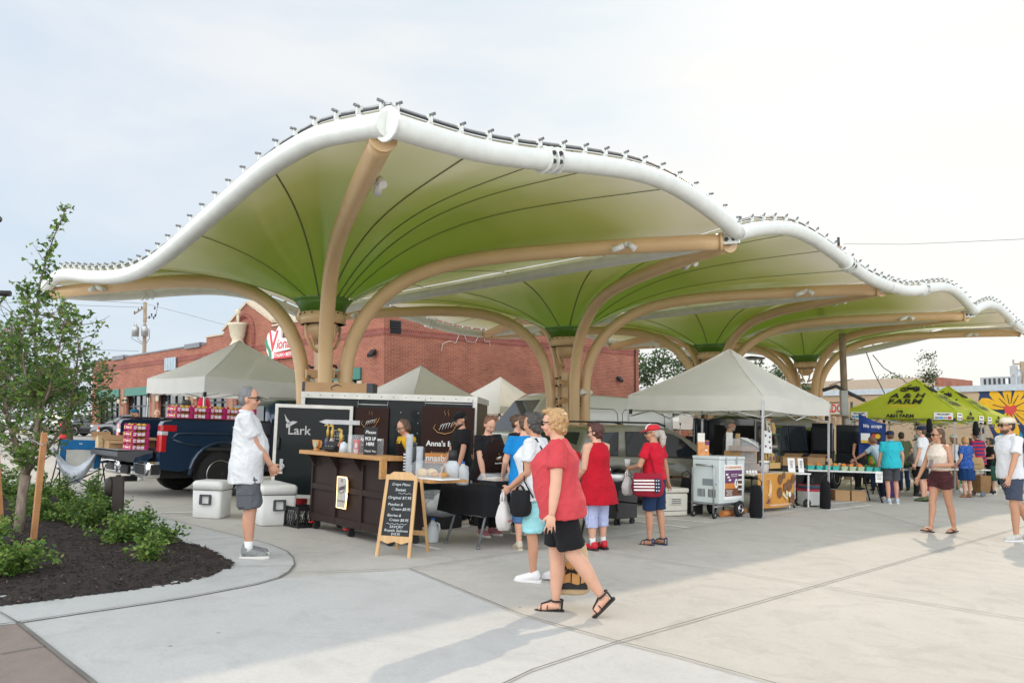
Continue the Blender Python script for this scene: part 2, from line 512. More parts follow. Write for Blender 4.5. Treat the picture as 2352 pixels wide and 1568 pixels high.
strip([(640,1319),(941,1308),(1150,1276),(1343,1246),(1559,1217.5),(1943,1160),(2200,1122)],.012)
strip([(1000,1208),(1396,1270),(1626,1307),(1876,1347),(2327,1420.6),(2900,1515)],.012)
strip([(941,1308),(1200,1415),(1420,1476.7),(1554,1510),(1760,1568),(2100,1665)],.013)
strip([(1943,1160),(2100,1205),(2270,1255)],.012)
for a,b in [((1455,1196),(1580,1212)),((1450,1184),(1640,1201)),((1830,1163),(1990,1150)),((1900,1172),(2000,1160)),((300,1180),(470,1175)),((880,1235),(1010,1262)),((1060,1190),(1230,1216)),((120,1085),(330,1092)),((700,1160),(1240,1180))]:
	strip([a,b],.10,.006,PAINT,"parking_line")
# the planting bed: bark mulch heaped a little above the curb
BEDW = [G(x,y) for x,y in BED + extL]
def inside(x,y,P):
	r = False; j = len(P) - 1
	for i in range(len(P)):
		if (P[i].y > y) != (P[j].y > y) and x < (P[j].x - P[i].x) * (y - P[i].y) / (P[j].y - P[i].y) + P[i].x: r = not r
		j = i
	return r
def edge_dist(x,y,P):
	best = 9
	for i in range(len(P)):
		a,b = P[i - 1],P[i]
		dx,dy = b.x - a.x,b.y - a.y
		t = max(0,min(1,((x - a.x) * dx + (y - a.y) * dy) / (dx * dx + dy * dy + 1e-9)))
		best = min(best,math.hypot(x - a.x - t * dx,y - a.y - t * dy))
	return best
MULCH = ramp_mat("bark_mulch",[(0.3,(.010,.007,.006)),(.52,(.026,.018,.015)),(.72,(.060,.040,.030))],scale=32,detail=5,rough=.95,bump=.9,bscale=55,stretch=(1,1.6,1),noise_rough=.7)
def mulch_h(x,y):
	e = edge_dist(x,y,BEDW)
	return .012 + .075 * min(1,e / .5) + .022 * mnoise.noise(Vector((x * 14,y * 14,0))) + .03 * mnoise.noise(Vector((x * 2.2,y * 2.2,4)))
st = .04
vs,fs,idx = [],[],{}
def vid(i,j):
	if (i,j) not in idx:
		x,y = i * st,j * st
		idx[(i,j)] = len(vs); vs.append((x,y,gz(x,y) + mulch_h(x,y)))
	return idx[(i,j)]
for i in range(int(-9.5 / st),int(-2.6 / st)):
	for j in range(int(5.6 / st),int(15 / st)):
		if inside((i + .5) * st,(j + .5) * st,BEDW):
			fs.append((vid(i,j),vid(i + 1,j),vid(i + 1,j + 1),vid(i,j + 1)))
tag(link_mesh("mulch_bed",tri_mesh("mulch_bed",vs,fs,[MULCH],smooth=True)),kind='structure')
rnd = random.Random(3)
CHIPM = [mat("bark_chip_dark",(.014,.010,.008),.9),mat("bark_chip",(.045,.030,.022),.9),mat("bark_chip_pale",(.16,.10,.065),.9)]
cv,cf,cm = [],[],[]
n = 0
while n < 5200:
	x,y = rnd.uniform(-7.5,-2.6),rnd.uniform(5.9,10.5)
	if not inside(x,y,BEDW) or (y > 8.6 and rnd.random() < .5): continue
	n += 1
	z = gz(x,y) + mulch_h(x,y) + .008
	l,w = rnd.uniform(.02,.065),rnd.uniform(.006,.014)
	q = Euler((rnd.uniform(-.6,.6),rnd.uniform(-.6,.6),rnd.uniform(0,6.3))).to_matrix()
	b = len(cv)
	for p in ((-l / 2,0,-.003),(0,-w / 2,.002),(l / 2,0,-.003),(0,w / 2,.002),(0,0,.007)):
		cv.append(Vector((x,y,z)) + q @ Vector(p))
	cf += [(b,b + 1,b + 4),(b + 1,b + 2,b + 4),(b + 2,b + 3,b + 4),(b + 3,b,b + 4)]
	k = rnd.choices([0,1,2],[60,34,6])[0]; cm += [k] * 4
tag(link_mesh("bark_chips",tri_mesh("bark_chips",cv,cf,CHIPM,cm)),kind='stuff')
# ================================================================== the four funnel canopies
U = Vector((math.sin(R(43.6)),math.cos(R(43.6)),0)); V = Vector((-U.y,U.x,0))
YAW_U = math.atan2(U.y,U.x)
FC = at(890,285,8.15); FC.z = 0
PITCHU,HALFW = 7.6,7.05
C1 = FC + U * 3.8 + V * HALFW
TAN = mat("tan_steel_paint",(.66,.45,.245),.38,var=.05,scale=2,spec=.5,coat=.15)
WHITE_STEEL = mat("white_steel_paint",(.70,.72,.69),.36,var=.07,scale=5,coat=.2)
GALV = mat("galvanised",(.42,.43,.44),.45,.8,var=.1)
DKSTEEL = mat("dark_bolt",(.06,.06,.065),.5,.6)
OFFWHITE = mat("fixture_white",(.75,.75,.73),.4,var=.02)
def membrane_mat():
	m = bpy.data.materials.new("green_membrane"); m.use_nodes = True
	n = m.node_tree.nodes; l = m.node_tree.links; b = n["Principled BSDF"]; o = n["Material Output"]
	a = n.new("ShaderNodeAttribute"); a.attribute_name = "painted_sheen"
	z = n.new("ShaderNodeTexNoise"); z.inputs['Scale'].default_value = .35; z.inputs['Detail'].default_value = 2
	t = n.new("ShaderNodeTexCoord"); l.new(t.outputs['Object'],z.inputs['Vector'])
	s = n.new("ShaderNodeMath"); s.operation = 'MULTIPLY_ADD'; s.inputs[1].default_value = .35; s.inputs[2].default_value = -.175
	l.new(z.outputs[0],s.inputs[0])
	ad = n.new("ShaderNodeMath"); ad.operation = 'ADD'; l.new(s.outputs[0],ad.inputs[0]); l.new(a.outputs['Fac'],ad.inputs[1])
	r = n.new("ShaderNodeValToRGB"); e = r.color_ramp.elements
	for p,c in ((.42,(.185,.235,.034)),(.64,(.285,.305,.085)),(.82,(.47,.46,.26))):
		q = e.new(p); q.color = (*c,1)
	e[0].color = (.14,.24,.022,1); e[-1].color = (.66,.62,.50,1)  # cream rim is glossy reflection painted into the colour; the fabric is green
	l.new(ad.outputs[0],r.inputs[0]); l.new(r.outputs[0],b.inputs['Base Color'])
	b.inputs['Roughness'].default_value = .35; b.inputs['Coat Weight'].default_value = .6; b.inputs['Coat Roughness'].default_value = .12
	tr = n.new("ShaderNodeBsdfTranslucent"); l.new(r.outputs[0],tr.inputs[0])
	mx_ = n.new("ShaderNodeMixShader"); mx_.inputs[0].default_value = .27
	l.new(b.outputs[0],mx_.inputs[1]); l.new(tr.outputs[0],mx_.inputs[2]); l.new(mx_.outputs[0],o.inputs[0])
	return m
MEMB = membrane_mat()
CUFF = cloth_translucent("green_cuff",(.09,.20,.02),.25,.3)
SEAM = mat("seam_olive",(.13,.145,.06),.5,var=.05)
def crom(P,n):
	"""Smooth curve through (t, z) pairs, n+1 samples."""
	t = [p[0] for p in P]; z = [p[1] for p in P]
	m = [0.0] * len(P)
	for i in range(len(P)):
		a,b = max(i - 1,0),min(i + 1,len(P) - 1)
		m[i] = (z[b] - z[a]) / (t[b] - t[a])
	out = []
	for k in range(n + 1):
		x = t[0] + (t[-1] - t[0]) * k / n
		i = 0
		while i < len(P) - 2 and x > t[i + 1]: i += 1
		h = t[i + 1] - t[i]; s = (x - t[i]) / h
		out.append((x,(2 * s ** 3 - 3 * s ** 2 + 1) * z[i] + (s ** 3 - 2 * s ** 2 + s) * h * m[i] + (-2 * s ** 3 + 3 * s ** 2) * z[i + 1] + (s ** 3 - s ** 2) * h * m[i + 1]))
	return out
LONG = [(0,4.52),(.66,4.53),(1.33,4.56),(2.08,4.65),(2.75,4.76),(3.49,4.88),(4.42,5.0),(5.1,5.03),(5.7,5.0),(6.24,4.92),(6.93,4.78),(7.6,4.60)]
OUTER = [(0,4.52),(.7,4.65),(1.4,4.76),(2.0,4.77),(2.8,4.72),(4.4,4.47),(5.6,4.27),(6.6,4.13),(7.6,4.07),(8.8,4.14),(10.4,4.36),(11.8,4.60),(12.8,4.72),(13.5,4.68),(14.1,4.55)]
INNER = [(0,4.60),(1.0,4.50),(3.5,4.52),(7.05,4.52),(10.6,4.52),(13.1,4.50),(14.1,4.60)]
INNER_A = [(0,4.52),(7.05,4.50),(14.1,4.52)]
ARM = [(.44,0),(.45,.9),(.46,1.8),(.50,2.4),(.60,2.86),(.80,3.29),(1.10,3.67),(1.5,3.98),(2.0,4.22),(2.7,4.39),(3.7,4.48),(4.8,4.50),(6.2,4.50),(7.72,4.47)]
def clamp_mesh():
	m = MB().m(WHITE_STEEL)
	m.box((0,0,-.01),(.022,.085,.10)); m.box((0,.02,-.07),(.09,.06,.02))
	m.m(mat('bolt_grey',(.16,.165,.17),.45,.6)).cyl((-.02,-.02,.015),(.035,-.06,.04),.017,n=8)
	m.m(GALV).cyl((-.01,-.01,.012),(.018,-.035,.028),.026,n=8)
	return m.mesh("clamp")
CLAMP = clamp_mesh()
def umbrella(i):
	C = C1 + U * (PITCHU * i); base = gz(C.x,C.y)
	flip = -1 if i % 2 else 1
	names = ["tall funnel canopy at the near end of the row, its peaked corner closest","second funnel canopy from the near end, above the white van","third funnel canopy, above the pale vendor tent","last funnel canopy at the far end, beside the green farm tents"]
	t = thing("funnel_canopy",names[i],"canopy",(C.x,C.y,base),YAW_U,"green membrane funnel canopies in a row")
	z0 = -base
	hx = 3.8
	fr = crom(LONG,44)
	front = [Vector((flip * (-hx + a),-HALFW,z + z0)) for a,z in fr]
	back = [Vector((flip * (-hx + a),HALFW,z + z0)) for a,z in fr]
	outer_A = (i == 0); outer_B = False
	endA = crom(OUTER if i in (0,) else INNER_A,60)
	endB = crom(INNER,60)
	if i == 3: endA = crom(OUTER,60)
	skew = .8 if i == 0 else 0.0
	sideA = [Vector((flip * -hx + skew * a / 14.1,-HALFW + a,z + z0)) for a,z in endA]
	sideB = [Vector((flip * hx,-HALFW + a,z + z0)) for a,z in endB]
	if i == 0: back = [p + Vector((skew * (1 - k / 44),0,0)) for k,p in enumerate(back)]
	runs = [("front",front,Vector((0,-1,0)),True),("back",back,Vector((0,1,0)),True)]
	outs = Vector((-flip,0,0))
	if i in (0,3): runs.append(("outer",sideA,outs,True))
	else:
		if i == 1: pass
	if i == 1: runs.append(("shared",[Vector((p.x,p.y,p.z)) for p in sideA],outs,False))
	if i == 0: runs.append(("shared",sideB,Vector((flip,0,0)),False))
	if i == 2: runs.append(("shared",sideB,Vector((flip,0,0)),False))
	for nm,P,out,clamps in runs:
		Q = P
		MB().m(WHITE_STEEL).tube(Q,.135 if nm != "shared" else .115,14).build("rim_tube",parent=t)
		if clamps:
			rail = [p + Vector((0,0,.235)) - out * .05 for p in Q]
			MB().m(GALV).tube(rail,.016,6).build("edge_rail",parent=t)
			MB().m(DKSTEEL).tube([p + Vector((0,0,.20)) - out * .02 for p in Q],.012,6).build("edge_cable",parent=t)
			L_ = sum((Q[k + 1] - Q[k]).length for k in range(len(Q) - 1))
			nC = int(L_ / .46); acc = 0; k = 0
			for c in range(nC + 1):
				target = min(L_ - .1,.12 + c * (L_ - .24) / nC)
				while k < len(Q) - 2 and acc + (Q[k + 1] - Q[k]).length < target:
					acc += (Q[k + 1] - Q[k]).length; k += 1
				d = (Q[k + 1] - Q[k]); p = Q[k] + d.normalized() * (target - acc)
				x = d.normalized(); zc = x.cross(out)
				if zc.z < 0: zc = -zc
				zc.normalize(); y = zc.cross(x)
				M = Matrix((x,-out,zc)).transposed().to_4x4(); M.translation = p + zc * .22 - out * .0
				link_mesh("clamp",CLAMP,t,M)
			kf = int(2.75 / 7.6 * 44) if nm in ("front","back") else 22
			if nm in ("front","back"):
				a,b = Q[kf],Q[kf + 1]; d = (b - a).normalized(); s = MB().m(WHITE_STEEL)
				for o_ in (-.13,.0,.13): s.cyl(a + d * (o_ - .014),a + d * (o_ + .014),.175,n=16)
				s.cyl(a - d * .14,a + d * .14,.115,n=12)
				s.m(DKSTEEL)
				for o_ in (-.066,.066):
					for zz in (-.05,.06): s.cyl(a + d * o_ + out * .10 + Vector((0,0,zz)),a + d * o_ + out * .155 + Vector((0,0,zz)),.03,n=8)
				s.build("rim_splice",parent=t)
	for P,out in ((front[0],Vector((0,-1,0))),(back[0],Vector((0,1,0)))):
		if i in (0,3): MB().m(WHITE_STEEL).tube([P + Vector((-.018 * flip,0,0)),P + Vector((.018 * flip,0,0))],.19,16).build("corner_plate",parent=t)
	corners = [sideA[0],front[-1],sideA[-1],back[-1]]
	for cpt in corners:
		d = Vector((cpt.x,cpt.y,0)); L_ = d.length; d.normalize()
		prof = crom(ARM,40); k = (L_ - .28) / 7.72
		pts = [d * (r if r < 2.7 else 2.7 + (r - 2.7) * ((L_ - .28 - 2.7) / 5.02)) + Vector((0,0,z if z < 1 else z + z0)) for r,z in [(p[0],p[1]) for p in crom_xy(ARM,46)]]
		arm = MB().m(TAN).tube(pts,.142,14).build("arm",parent=t)
		e = pts[-1]; nrm = Vector((-d.y,d.x,0))
		s = MB().m(TAN)
		s.tube([e - d * .03,e + d * .02],.16,14)
		s.m(WHITE_STEEL).box(e + d * .16 + Vector((0,0,.03)),(.30,.03,.16),rot=Matrix.Rotation(math.atan2(d.y,d.x),3,'Z'))
		s.m(DKSTEEL)
		for dx in (.08,.2):
			s.cyl(e + d * dx + nrm * .05 + Vector((0,0,.03)),e + d * dx - nrm * .05 + Vector((0,0,.03)),.035,n=8)
		s.build("end_bracket",parent=arm)
		q = pts[-4] if len(pts) > 4 else e
		s = MB().m(OFFWHITE); side = nrm if nrm.y < 0 else -nrm
		b0 = q + side * .13 - d * .35
		s.cyl(b0,b0 + side * .08,.045,n=10); s.cyl(b0 + side * .07 - d * .05 - Vector((0,0,.02)),b0 + side * .09 - d * .26 - Vector((0,0,.10)),.055,n=10)
		s.cyl(b0 + side * .07 + d * .04,b0 + side * .10 + d * .15 - Vector((0,0,.10)),.055,n=10)
		s.build("floodlight",parent=arm)
	s = MB().m(TAN)
	s.box((0,0,1.5 - base * 0),(.22,.22,3.0)); s.build("core_post",parent=t)
	s = MB().m(TAN); zr = 3.34 + z0
	for z in (1.9,2.35):
		s.box((0,0,z + z0),(.78,.03,.16)); s.box((0,0,z + z0),(.03,.78,.16))
	for a in range(4):
		d = Vector((math.cos(a * PI / 2),math.sin(a * PI / 2),0))
		s.tube([d * .40 + Vector((0,0,zr - .02)),d * .38 + Vector((0,0,zr - .25)),d * .28 + Vector((0,0,zr - .45)),d * .12 + Vector((0,0,zr - .55))],.03,8)
		s.m(DKSTEEL); q = Matrix.Rotation(PI / 4,3,'Z') @ d
		for z in (1.95,2.3,1.75,2.5): s.cyl(d * .30 + q * .02 + Vector((0,0,z + z0)),d * .30 + q * .1 + Vector((0,0,z + z0)),.025,n=8)
		s.m(TAN)
	s.build("bracing",parent=t)
	s = MB().m(TAN)
	s.lathe([(.15,zr - .30),(.30,zr - .14),(.30,zr)],n=20)
	s.lathe([(.425,zr),(.445,zr),(.445,zr + .235),(.425,zr + .235),(.425,zr)],n=28)
	s.m(DKSTEEL)
	for a in range(16):
		d = Vector((math.cos(a * PI / 8 + .1),math.sin(a * PI / 8 + .1),0))
		s.cyl(d * .44 + Vector((0,0,zr + .2)),d * .462 + Vector((0,0,zr + .2)),.016,n=6)
	s.build("collar",parent=t)
	for cpt in corners[:3]:
		d = Vector((cpt.x,cpt.y,0)).normalized(); q = d * .55 + Vector((0,0,2.12 + z0))
		n_ = Vector((-d.y,d.x,0)); n_ = n_ if (n_.x - n_.y) > 0 else -n_
		s = MB().m(OFFWHITE).cyl(q + n_ * .16,q + n_ * .17 + Vector((0,0,-.10)),.05,n=10)
		s.lathe([(.05,-.07),(.085,.03),(.085,.08),(0,.085)],q + n_ * .20,n=12,rot=Matrix.Rotation(R(150),3,n_))
		s.build("spotlight",parent=t)
	rim = list(reversed(sideA)) + front[1:] + sideB[1:] + list(reversed(back))[1:-1]
	r0,zc0 = .60,3.84 + z0
	NR = 30; vs,fs,painted_sheen = [],[],[]
	N = len(rim)
	for p in rim:
		a = math.atan2(p.y,p.x); Rr = math.hypot(p.x,p.y)
		zt = p.z + .18; pw = max(1.7,4.2 * (Rr - r0) / 7.4)
		for k in range(NR + 1):
			s_ = (k / NR) ** 1.25; r = r0 + (Rr - .03 - r0) * s_
			z = zc0 + (zt - zc0) * (1 - (1 - s_) ** pw) + .10 * math.sin(PI * min(1,s_ * 1.0)) * (1 - s_)
			vs.append((math.cos(a) * r,math.sin(a) * r,z)); painted_sheen.append(s_ * (.55 + .45 * min(1,Rr / 7.0)) + .07 * s_ * mnoise.noise(Vector((math.cos(a) * 5,math.sin(a) * 5,r * .25 + i * 3))))
	for q in range(N):
		for k in range(NR):
			A = q * (NR + 1) + k; B = ((q + 1) % N) * (NR + 1) + k
			fs.append((A,A + 1,B + 1,B))
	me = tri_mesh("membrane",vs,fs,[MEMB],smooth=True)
	at_ = me.attributes.new("painted_sheen",'FLOAT','POINT'); at_.data.foreach_set('value',painted_sheen)
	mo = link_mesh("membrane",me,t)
	MB().m(CUFF).lathe([(.43,3.57 + z0),(.47,3.68 + z0),(.60,3.845 + z0)],n=32).build("cuff",parent=t)
	def seam(px,py):
		best = min(range(N),key=lambda q: (rim[q].x - px) ** 2 + (rim[q].y - py) ** 2)
		P = [Vector(vs[best * (NR + 1) + k]) - Vector((0,0,.012)) for k in range(NR + 1)]
		MB().m(SEAM).tube(P,.016,5,flat=(1.0,.35)).build("seam",parent=t)
	for px in (-2.3,-.75,.75,2.3):
		seam(px,-HALFW); seam(px,HALFW)
	for py in (-4.2,-1.4,1.4,4.2):
		seam(-hx,py); seam(hx,py)
	return t
def crom_xy(P,n):
	"""Catmull-Rom through 2-D points, evenly by segment."""
	out = []
	m = len(P) - 1
	for k in range(n + 1):
		x = k * m / n; i = min(int(x),m - 1); s = x - i
		p = [Vector((*P[max(0,min(m,i + o))],0)) for o in (-1,0,1,2)]
		q = .5 * ((2 * p[1]) + (p[2] - p[0]) * s + (2 * p[0] - 5 * p[1] + 4 * p[2] - p[3]) * s * s + (3 * p[1] - p[0] - 3 * p[2] + p[3]) * s ** 3)
		out.append((q.x,q.y))
	return out
for i in range(4): umbrella(i)
# ================================================================== buildings
BRICK = brick_mat("red_brick",(.335,.098,.056),(.24,.062,.038),(.42,.285,.21))
BRICKD = brick_mat("red_brick_dark",(.24,.055,.04),(.18,.042,.032),(.34,.19,.15),bw=.10,bh=.22)
STONE = mat("coping_stone",(.52,.44,.33),.8,var=.12,scale=4)
GREENP = mat("green_fascia",(.035,.17,.13),.5,var=.05)
DARKGL = mat("dark_glass",(.012,.016,.020),.06,spec=.7,var=0)
BLACKFR = mat("black_frame",(.012,.012,.013),.4,var=0)
GREYMET = mat("grey_sheet_metal",(.17,.18,.20),.5,.4,var=.08)
YAWB = math.atan2(-V.y,-V.x)
BC = Vector((-5.24,32.4,0))
def t_of(px,org=BC):
	r = ray(px,900).x
	return (org.x - r * org.y) / (r * V.y - V.x)
def z_of(px,py,org=BC):
	t = t_of(px,org); Y = org.y + V.y * t
	return at(px,py,Y).z
bb = thing("brick_building","long red brick building with a pointed gable and stone coping","building",BC,YAWB)
ops = [(-t_of(a),-t_of(b)) for a,b in ((226.7,275),(290.5,344),(364,432),(452,520),(543,604),(622,690))]
ops.append((-4.6,-1.6))
ZO = 3.55
brk = sorted({-33.2,-15.9,-13.86,-11.35,-8.86,0.0} | {x for o in ops for x in o})
def top_at(x,side):
	if x < -15.9 - 1e-6 or (abs(x + 15.9) < 1e-6 and side > 0): return 5.70
	if -13.86 - 1e-6 <= x <= -8.86 + 1e-6:
		if abs(x + 13.86) < 1e-6 and side > 0: return 6.05
		if abs(x + 8.86) < 1e-6 and side < 0: return 6.05
		k = 1 - abs(x + 11.35) / 2.5
		return 6.28 + 1.17 * k
	return 6.05
mb = MB().m(BRICK)
for a,b in zip(brk[:-1],brk[1:]):
	mid = (a + b) / 2
	zb = ZO if any(o[0] < mid < o[1] for o in ops) else -1.2
	za,zb2 = top_at(a,-1),top_at(b,1)
	mb.prism([(a,0,zb),(b,0,zb),(b,0,zb2),(a,0,za)],(0,.35,0))
mb.build("front_wall",parent=bb)
MB().m(BRICK).bx(-.35,-.002,.352,18.16,-1.2,6.05).build("side_wall",parent=bb)
MB().m(BRICK).bx(-33.2,-32.85,.352,16,-1.2,5.70).build("side_wall",parent=bb)
s = MB().m(BRICKD)
s.bx(-33.2,-15.92,-.03,.0,4.95,5.22); s.bx(-15.88,0.0,-.03,.0,4.95,5.22); s.bx(.002,.03,-.03,18.16,4.95,5.22)
s.build("corbel_band",parent=bb)
s = MB().m(STONE)
s.bx(-15.9,-13.87,-.06,.42,6.052,6.14); s.bx(-8.85,-.34,-.06,.42,6.052,6.14); s.bx(-.42,.07,-.06,18.2,6.143,6.22)
for x0,x1,z0,z1 in ((-13.95,-11.35,6.24,7.47),(-11.35,-8.77,7.47,6.24)):
	s.prism([(x0,-.08,z0),(x1,-.08,z1),(x1,-.08,z1 + .14),(x0,-.08,z0 + .14)],(0,1.6 if x0 > -12 else .6,0))
s.build("stone_coping",parent=bb)
MB().m(GREYMET).bx(-33.26,-15.9,-.05,.45,5.702,5.78).build("metal_coping",parent=bb)
MB().m(mat("flat_roof",(.12,.12,.12),.9)).bx(-32.8,-.36,.36,16,5.1,5.2).build("roof",parent=bb)
s = MB().m(GREYMET)
for x in (-29.3,-18.4): s.bx(x,x + 1.9,-.12,.3,5.60,5.86)
s.build("roof_scupper",parent=bb)
for k,(a,b) in enumerate(ops):
	w = MB().m(DARKGL).bx(a,b,.22,.25,-1.2,ZO - .02).build("window",parent=bb)
	f = MB().m(BLACKFR)
	n_ = 4
	for j in range(n_ + 1):
		x = a + (b - a) * j / n_; f.bx(x - .04,x + .04,.15,.219,-1.2,ZO - .3)
	f.bx(a,b,.16,.218,2.45,2.55); f.bx(a,b,.16,.218,ZO - .40,ZO - .3)
	f.build("frame",parent=w)
	MB().m(GREENP).bx(a - .08,b + .08,-.10,.215,ZO - .38,ZO + .12).build("fascia",parent=bb)
	s = MB().m(STONE)
	for x in (a,b): s.bx(x - .16,x + .16,-.12,-.002,2.72,3.10,.03)
	s.build("corbel_stone",parent=bb)
for (a,b),(c,d) in zip(ops[:-1],ops[1:]):
	MB().m(mat("brick_soldier",(.33,.19,.13),.9,var=.2,scale=9)).bx((b + c) / 2 - .22,(b + c) / 2 + .22,-.035,-.001,-1.2,ZO + .1).build("pier_panel",parent=bb)
# brick arch in the gable
pts = []
cx,cz = -t_of(561),z_of(561,800)
pts = [(cx - .95,-.03,cz)] + [(cx - .95 * math.cos(a),-.03,cz + .72 + .95 * math.sin(a)) for a in [PI * k / 12 for k in range(13)]] + [(cx + .95,-.03,cz)]
MB().m(BRICKD).tube(pts,.13,4,smooth=False).build("brick_arch",parent=bb)
MB().m(BRICKD).bx(cx - .7,cx + .9,-.03,-.001,cz - .5,cz - .05).build("brick_panel",parent=bb)
def on_front(px,py,off=0.0):
	return bb.matrix_world @ Vector((-t_of(px),-off,z_of(px,py)))
CREAM = mat("cream_stone",(.62,.55,.42),.7,var=.08)
o = thing("mortar_and_pestle","cream stone mortar and pestle ornament in the brick gable","ornament",M=bb.matrix_world @ Matrix.Translation((cx,-.38,cz)))
MB().m(CREAM).lathe([(.42,0),(.42,.12),(.30,.30),(.27,.42),(.36,.62),(.46,1.12),(.50,1.16),(.50,1.26),(.40,1.26),(.36,1.18),(0,1.16)],n=20).build("bowl",parent=o)
MB().m(CREAM).lathe([(.06,1.1),(.075,1.62),(.06,1.68),(.13,1.76),(.15,1.86),(.10,1.96),(0,1.99)],n=14).build("pestle",parent=o)
SIGNW = mat("sign_white",(.82,.82,.80),.4,var=.02)
SIGNR = mat("sign_red",(.62,.03,.04),.4,var=.02)
SIGNG = mat("sign_green",(.02,.22,.10),.4,var=.02)
x0,x1 = -t_of(607),-t_of(676); zb,zt = z_of(640,823),z_of(612,772)
sx = x1 - x0; zc = (z_of(640,790) + z_of(640,823)) / 2
o = thing("restaurant_sign","white restaurant sign with red script Viona's and a green boot","sign",M=bb.matrix_world @ Matrix.Translation((x0 + .1,-.16,z_of(640,797))) @ Matrix.Scale(.88,4))
s = MB().m(SIGNW)
s.prism([(.35,0,.30),(.55,0,.78),(.95,0,.95),(1.35,0,.80),(1.7,0,1.12),(1.95,0,1.0),(1.9,0,.45),(2.6,0,.40),(3.1,0,.58),(3.45,0,.45),(3.4,0,.02),(2.9,0,-.22),(1.3,0,-.30),(1.2,0,-.62),(.8,0,-.62),(.45,0,-.2)],(0,.12,0))
s.build("backing",parent=o)
text("V",1.55,SIGNR,o,frontM(1.05,-.012,.28),bold=.03,shear=.15)
text("iona's",.78,SIGNR,o,frontM(2.40,-.012,.12),bold=.015,shear=.25,width=1.9)
MB().m(SIGNR).bx(1.25,3.45,-.03,.1,-.66,-.31).build("red_band",parent=o)
text("ITALIAN • BISTRO",.26,SIGNW,o,frontM(2.35,-.045,-.48),bold=.006,width=2.0)
MB().m(SIGNG).prism([(.25,-.02,.42),(.5,-.02,.5),(.55,-.02,.25),(.95,-.02,-.2),(.98,-.02,-.55),(.78,-.02,-.7),(.45,-.02,-.78),(.55,-.02,-.62),(.75,-.02,-.5),(.62,-.02,-.15),(.3,-.02,.15)],(0,.05,0)).build("green_boot",parent=o)
x0,x1 = -t_of(382),-t_of(408)
o = thing("slatted_sign","pale blue slatted metal panel on the brick parapet","sign",M=bb.matrix_world @ Matrix.Translation((x0,-.1,z_of(395,850))))
SLAT = mat("slat_blue",(.38,.47,.52),.45,.3)
s = MB().m(SLAT); wd = x1 - x0; hh = z_of(395,821) - z_of(395,850)
for k in range(7): s.bx(wd * k / 7 + .03,wd * (k + 1) / 7 - .03,-.05,.0,0,hh)
s.m(GREYMET).bx(0,wd,.002,.06,.05,.15).bx(0,wd,.002,.06,hh - .15,hh - .05)
s.build("slats",parent=o)
def wall_light(M,label):
	o = thing("wall_light",label,"light",M=M)
	MB().m(BLACKFR).box((0,.04,0),(.16,.08,.2)).build("backplate",parent=o)
	MB().m(BLACKFR).prism([(-.16,0,.12),(.16,0,.12),(.16,-.22,-.10),(-.16,-.22,-.10)],(0,.05,-.12)).build("hood",parent=o)
wall_light(Matrix.Translation(on_front(862,809,.1)) @ Matrix.Rotation(YAWB,4,'Z'),"black wall light on the brick front beside the building's corner")
def side_pt(px,py,off=.0):
	r = ray(px,900).x
	t = (r * BC.y - BC.x) / (U.x - r * U.y)
	p = at(px,py,BC.y + U.y * t)
	return p - V * off
o = thing("wall_vent","small black vent high on the brick side wall","vent",M=Matrix.Translation(side_pt(907.6,751,.05)) @ Matrix.Rotation(YAW_U,4,'Z'))
s = MB().m(BLACKFR).box((0,.03,0),(.55,.05,.55));
for k in range(4): s.box((0,-.02,-.18 + k * .12),(.5,.06,.03))
s.build("louvre",parent=o)
wall_light(Matrix.Translation(side_pt(1418,869,.1)) @ Matrix.Rotation(YAW_U,4,'Z'),"grey wall light near the far end of the brick side wall")
P = [side_pt(x,y,.05) for x,y in ((1012,806),(1015,790),(1030,783),(1045,788),(1055,763),(1062,762),(1070,784),(1090,786),(1098,770),(1108,770),(1112,785),(1122,784),(1124,800))]
tag(MB().m(mat("cable_pale",(.55,.48,.42),.7)).tube(P,.018,5).build("loose_cable"),"pale loose cable looping over the brick side wall","cable")
P = [side_pt(1457,740 + k * 30,.06) for k in range(8)]
tag(MB().m(BLACKFR).tube(P,.04,6).build("downpipe"),"thin black downpipe at the far corner of the brick wall","pipe")
# ---- the painted building on the right
BEIGE = ramp_mat("beige_block",[(.3,(.46,.34,.225)),(.7,(.53,.40,.27))],scale=1.2,detail=6,rough=.9,bump=.15,bscale=25)
MC = FC + U * 36
def m_t(px):
	r = ray(px,900).x
	return (MC.x - r * MC.y) / (r * V.y - V.x)
def m_pt(px,py):
	t = m_t(px); return -t,at(px,py,MC.y + V.y * t).z
mbld = thing("painted_building","low beige block building with a flower mural and pale coping","building",(MC.x,MC.y,0),YAWB)
xL,xR = -m_t(1862),14.0
zt = m_pt(2200,888)[1]
MB().m(BEIGE).bx(xL,xR,0,12,-3.2,zt - .25).build("wall",parent=mbld)
MB().m(mat("coping_metal",(.55,.62,.68),.4,.3)).bx(xL - .05,xR + .05,-.08,12,zt - .248,zt + .03).build("coping",parent=mbld)
NAVY = mat("mural_navy",(.022,.045,.115),.7,var=.12)
MUY = mat("mural_yellow",(.75,.42,.02),.7,var=.1)
MUR = mat("mural_red",(.62,.07,.06),.7,var=.1)
MUL = mat("mural_line",(.03,.03,.06),.7)
MUT = mat("mural_teal",(.02,.22,.33),.7,var=.1)
def mur(pix,y):
	return [(m_pt(*p)[0],y,m_pt(*p)[1]) for p in pix]
xa = m_pt(2243,890)[0]
mu = MB().m(NAVY).prism(mur([(2243,893),(2250,905),(2246,920),(2256,938),(2262,965),(2276,1000),(2280,1040),(2420,1040),(2420,884)],-.004),(0,.003,0)).build("mural",parent=mbld)
pc = (2319,939)
s = MB().m(MUY)
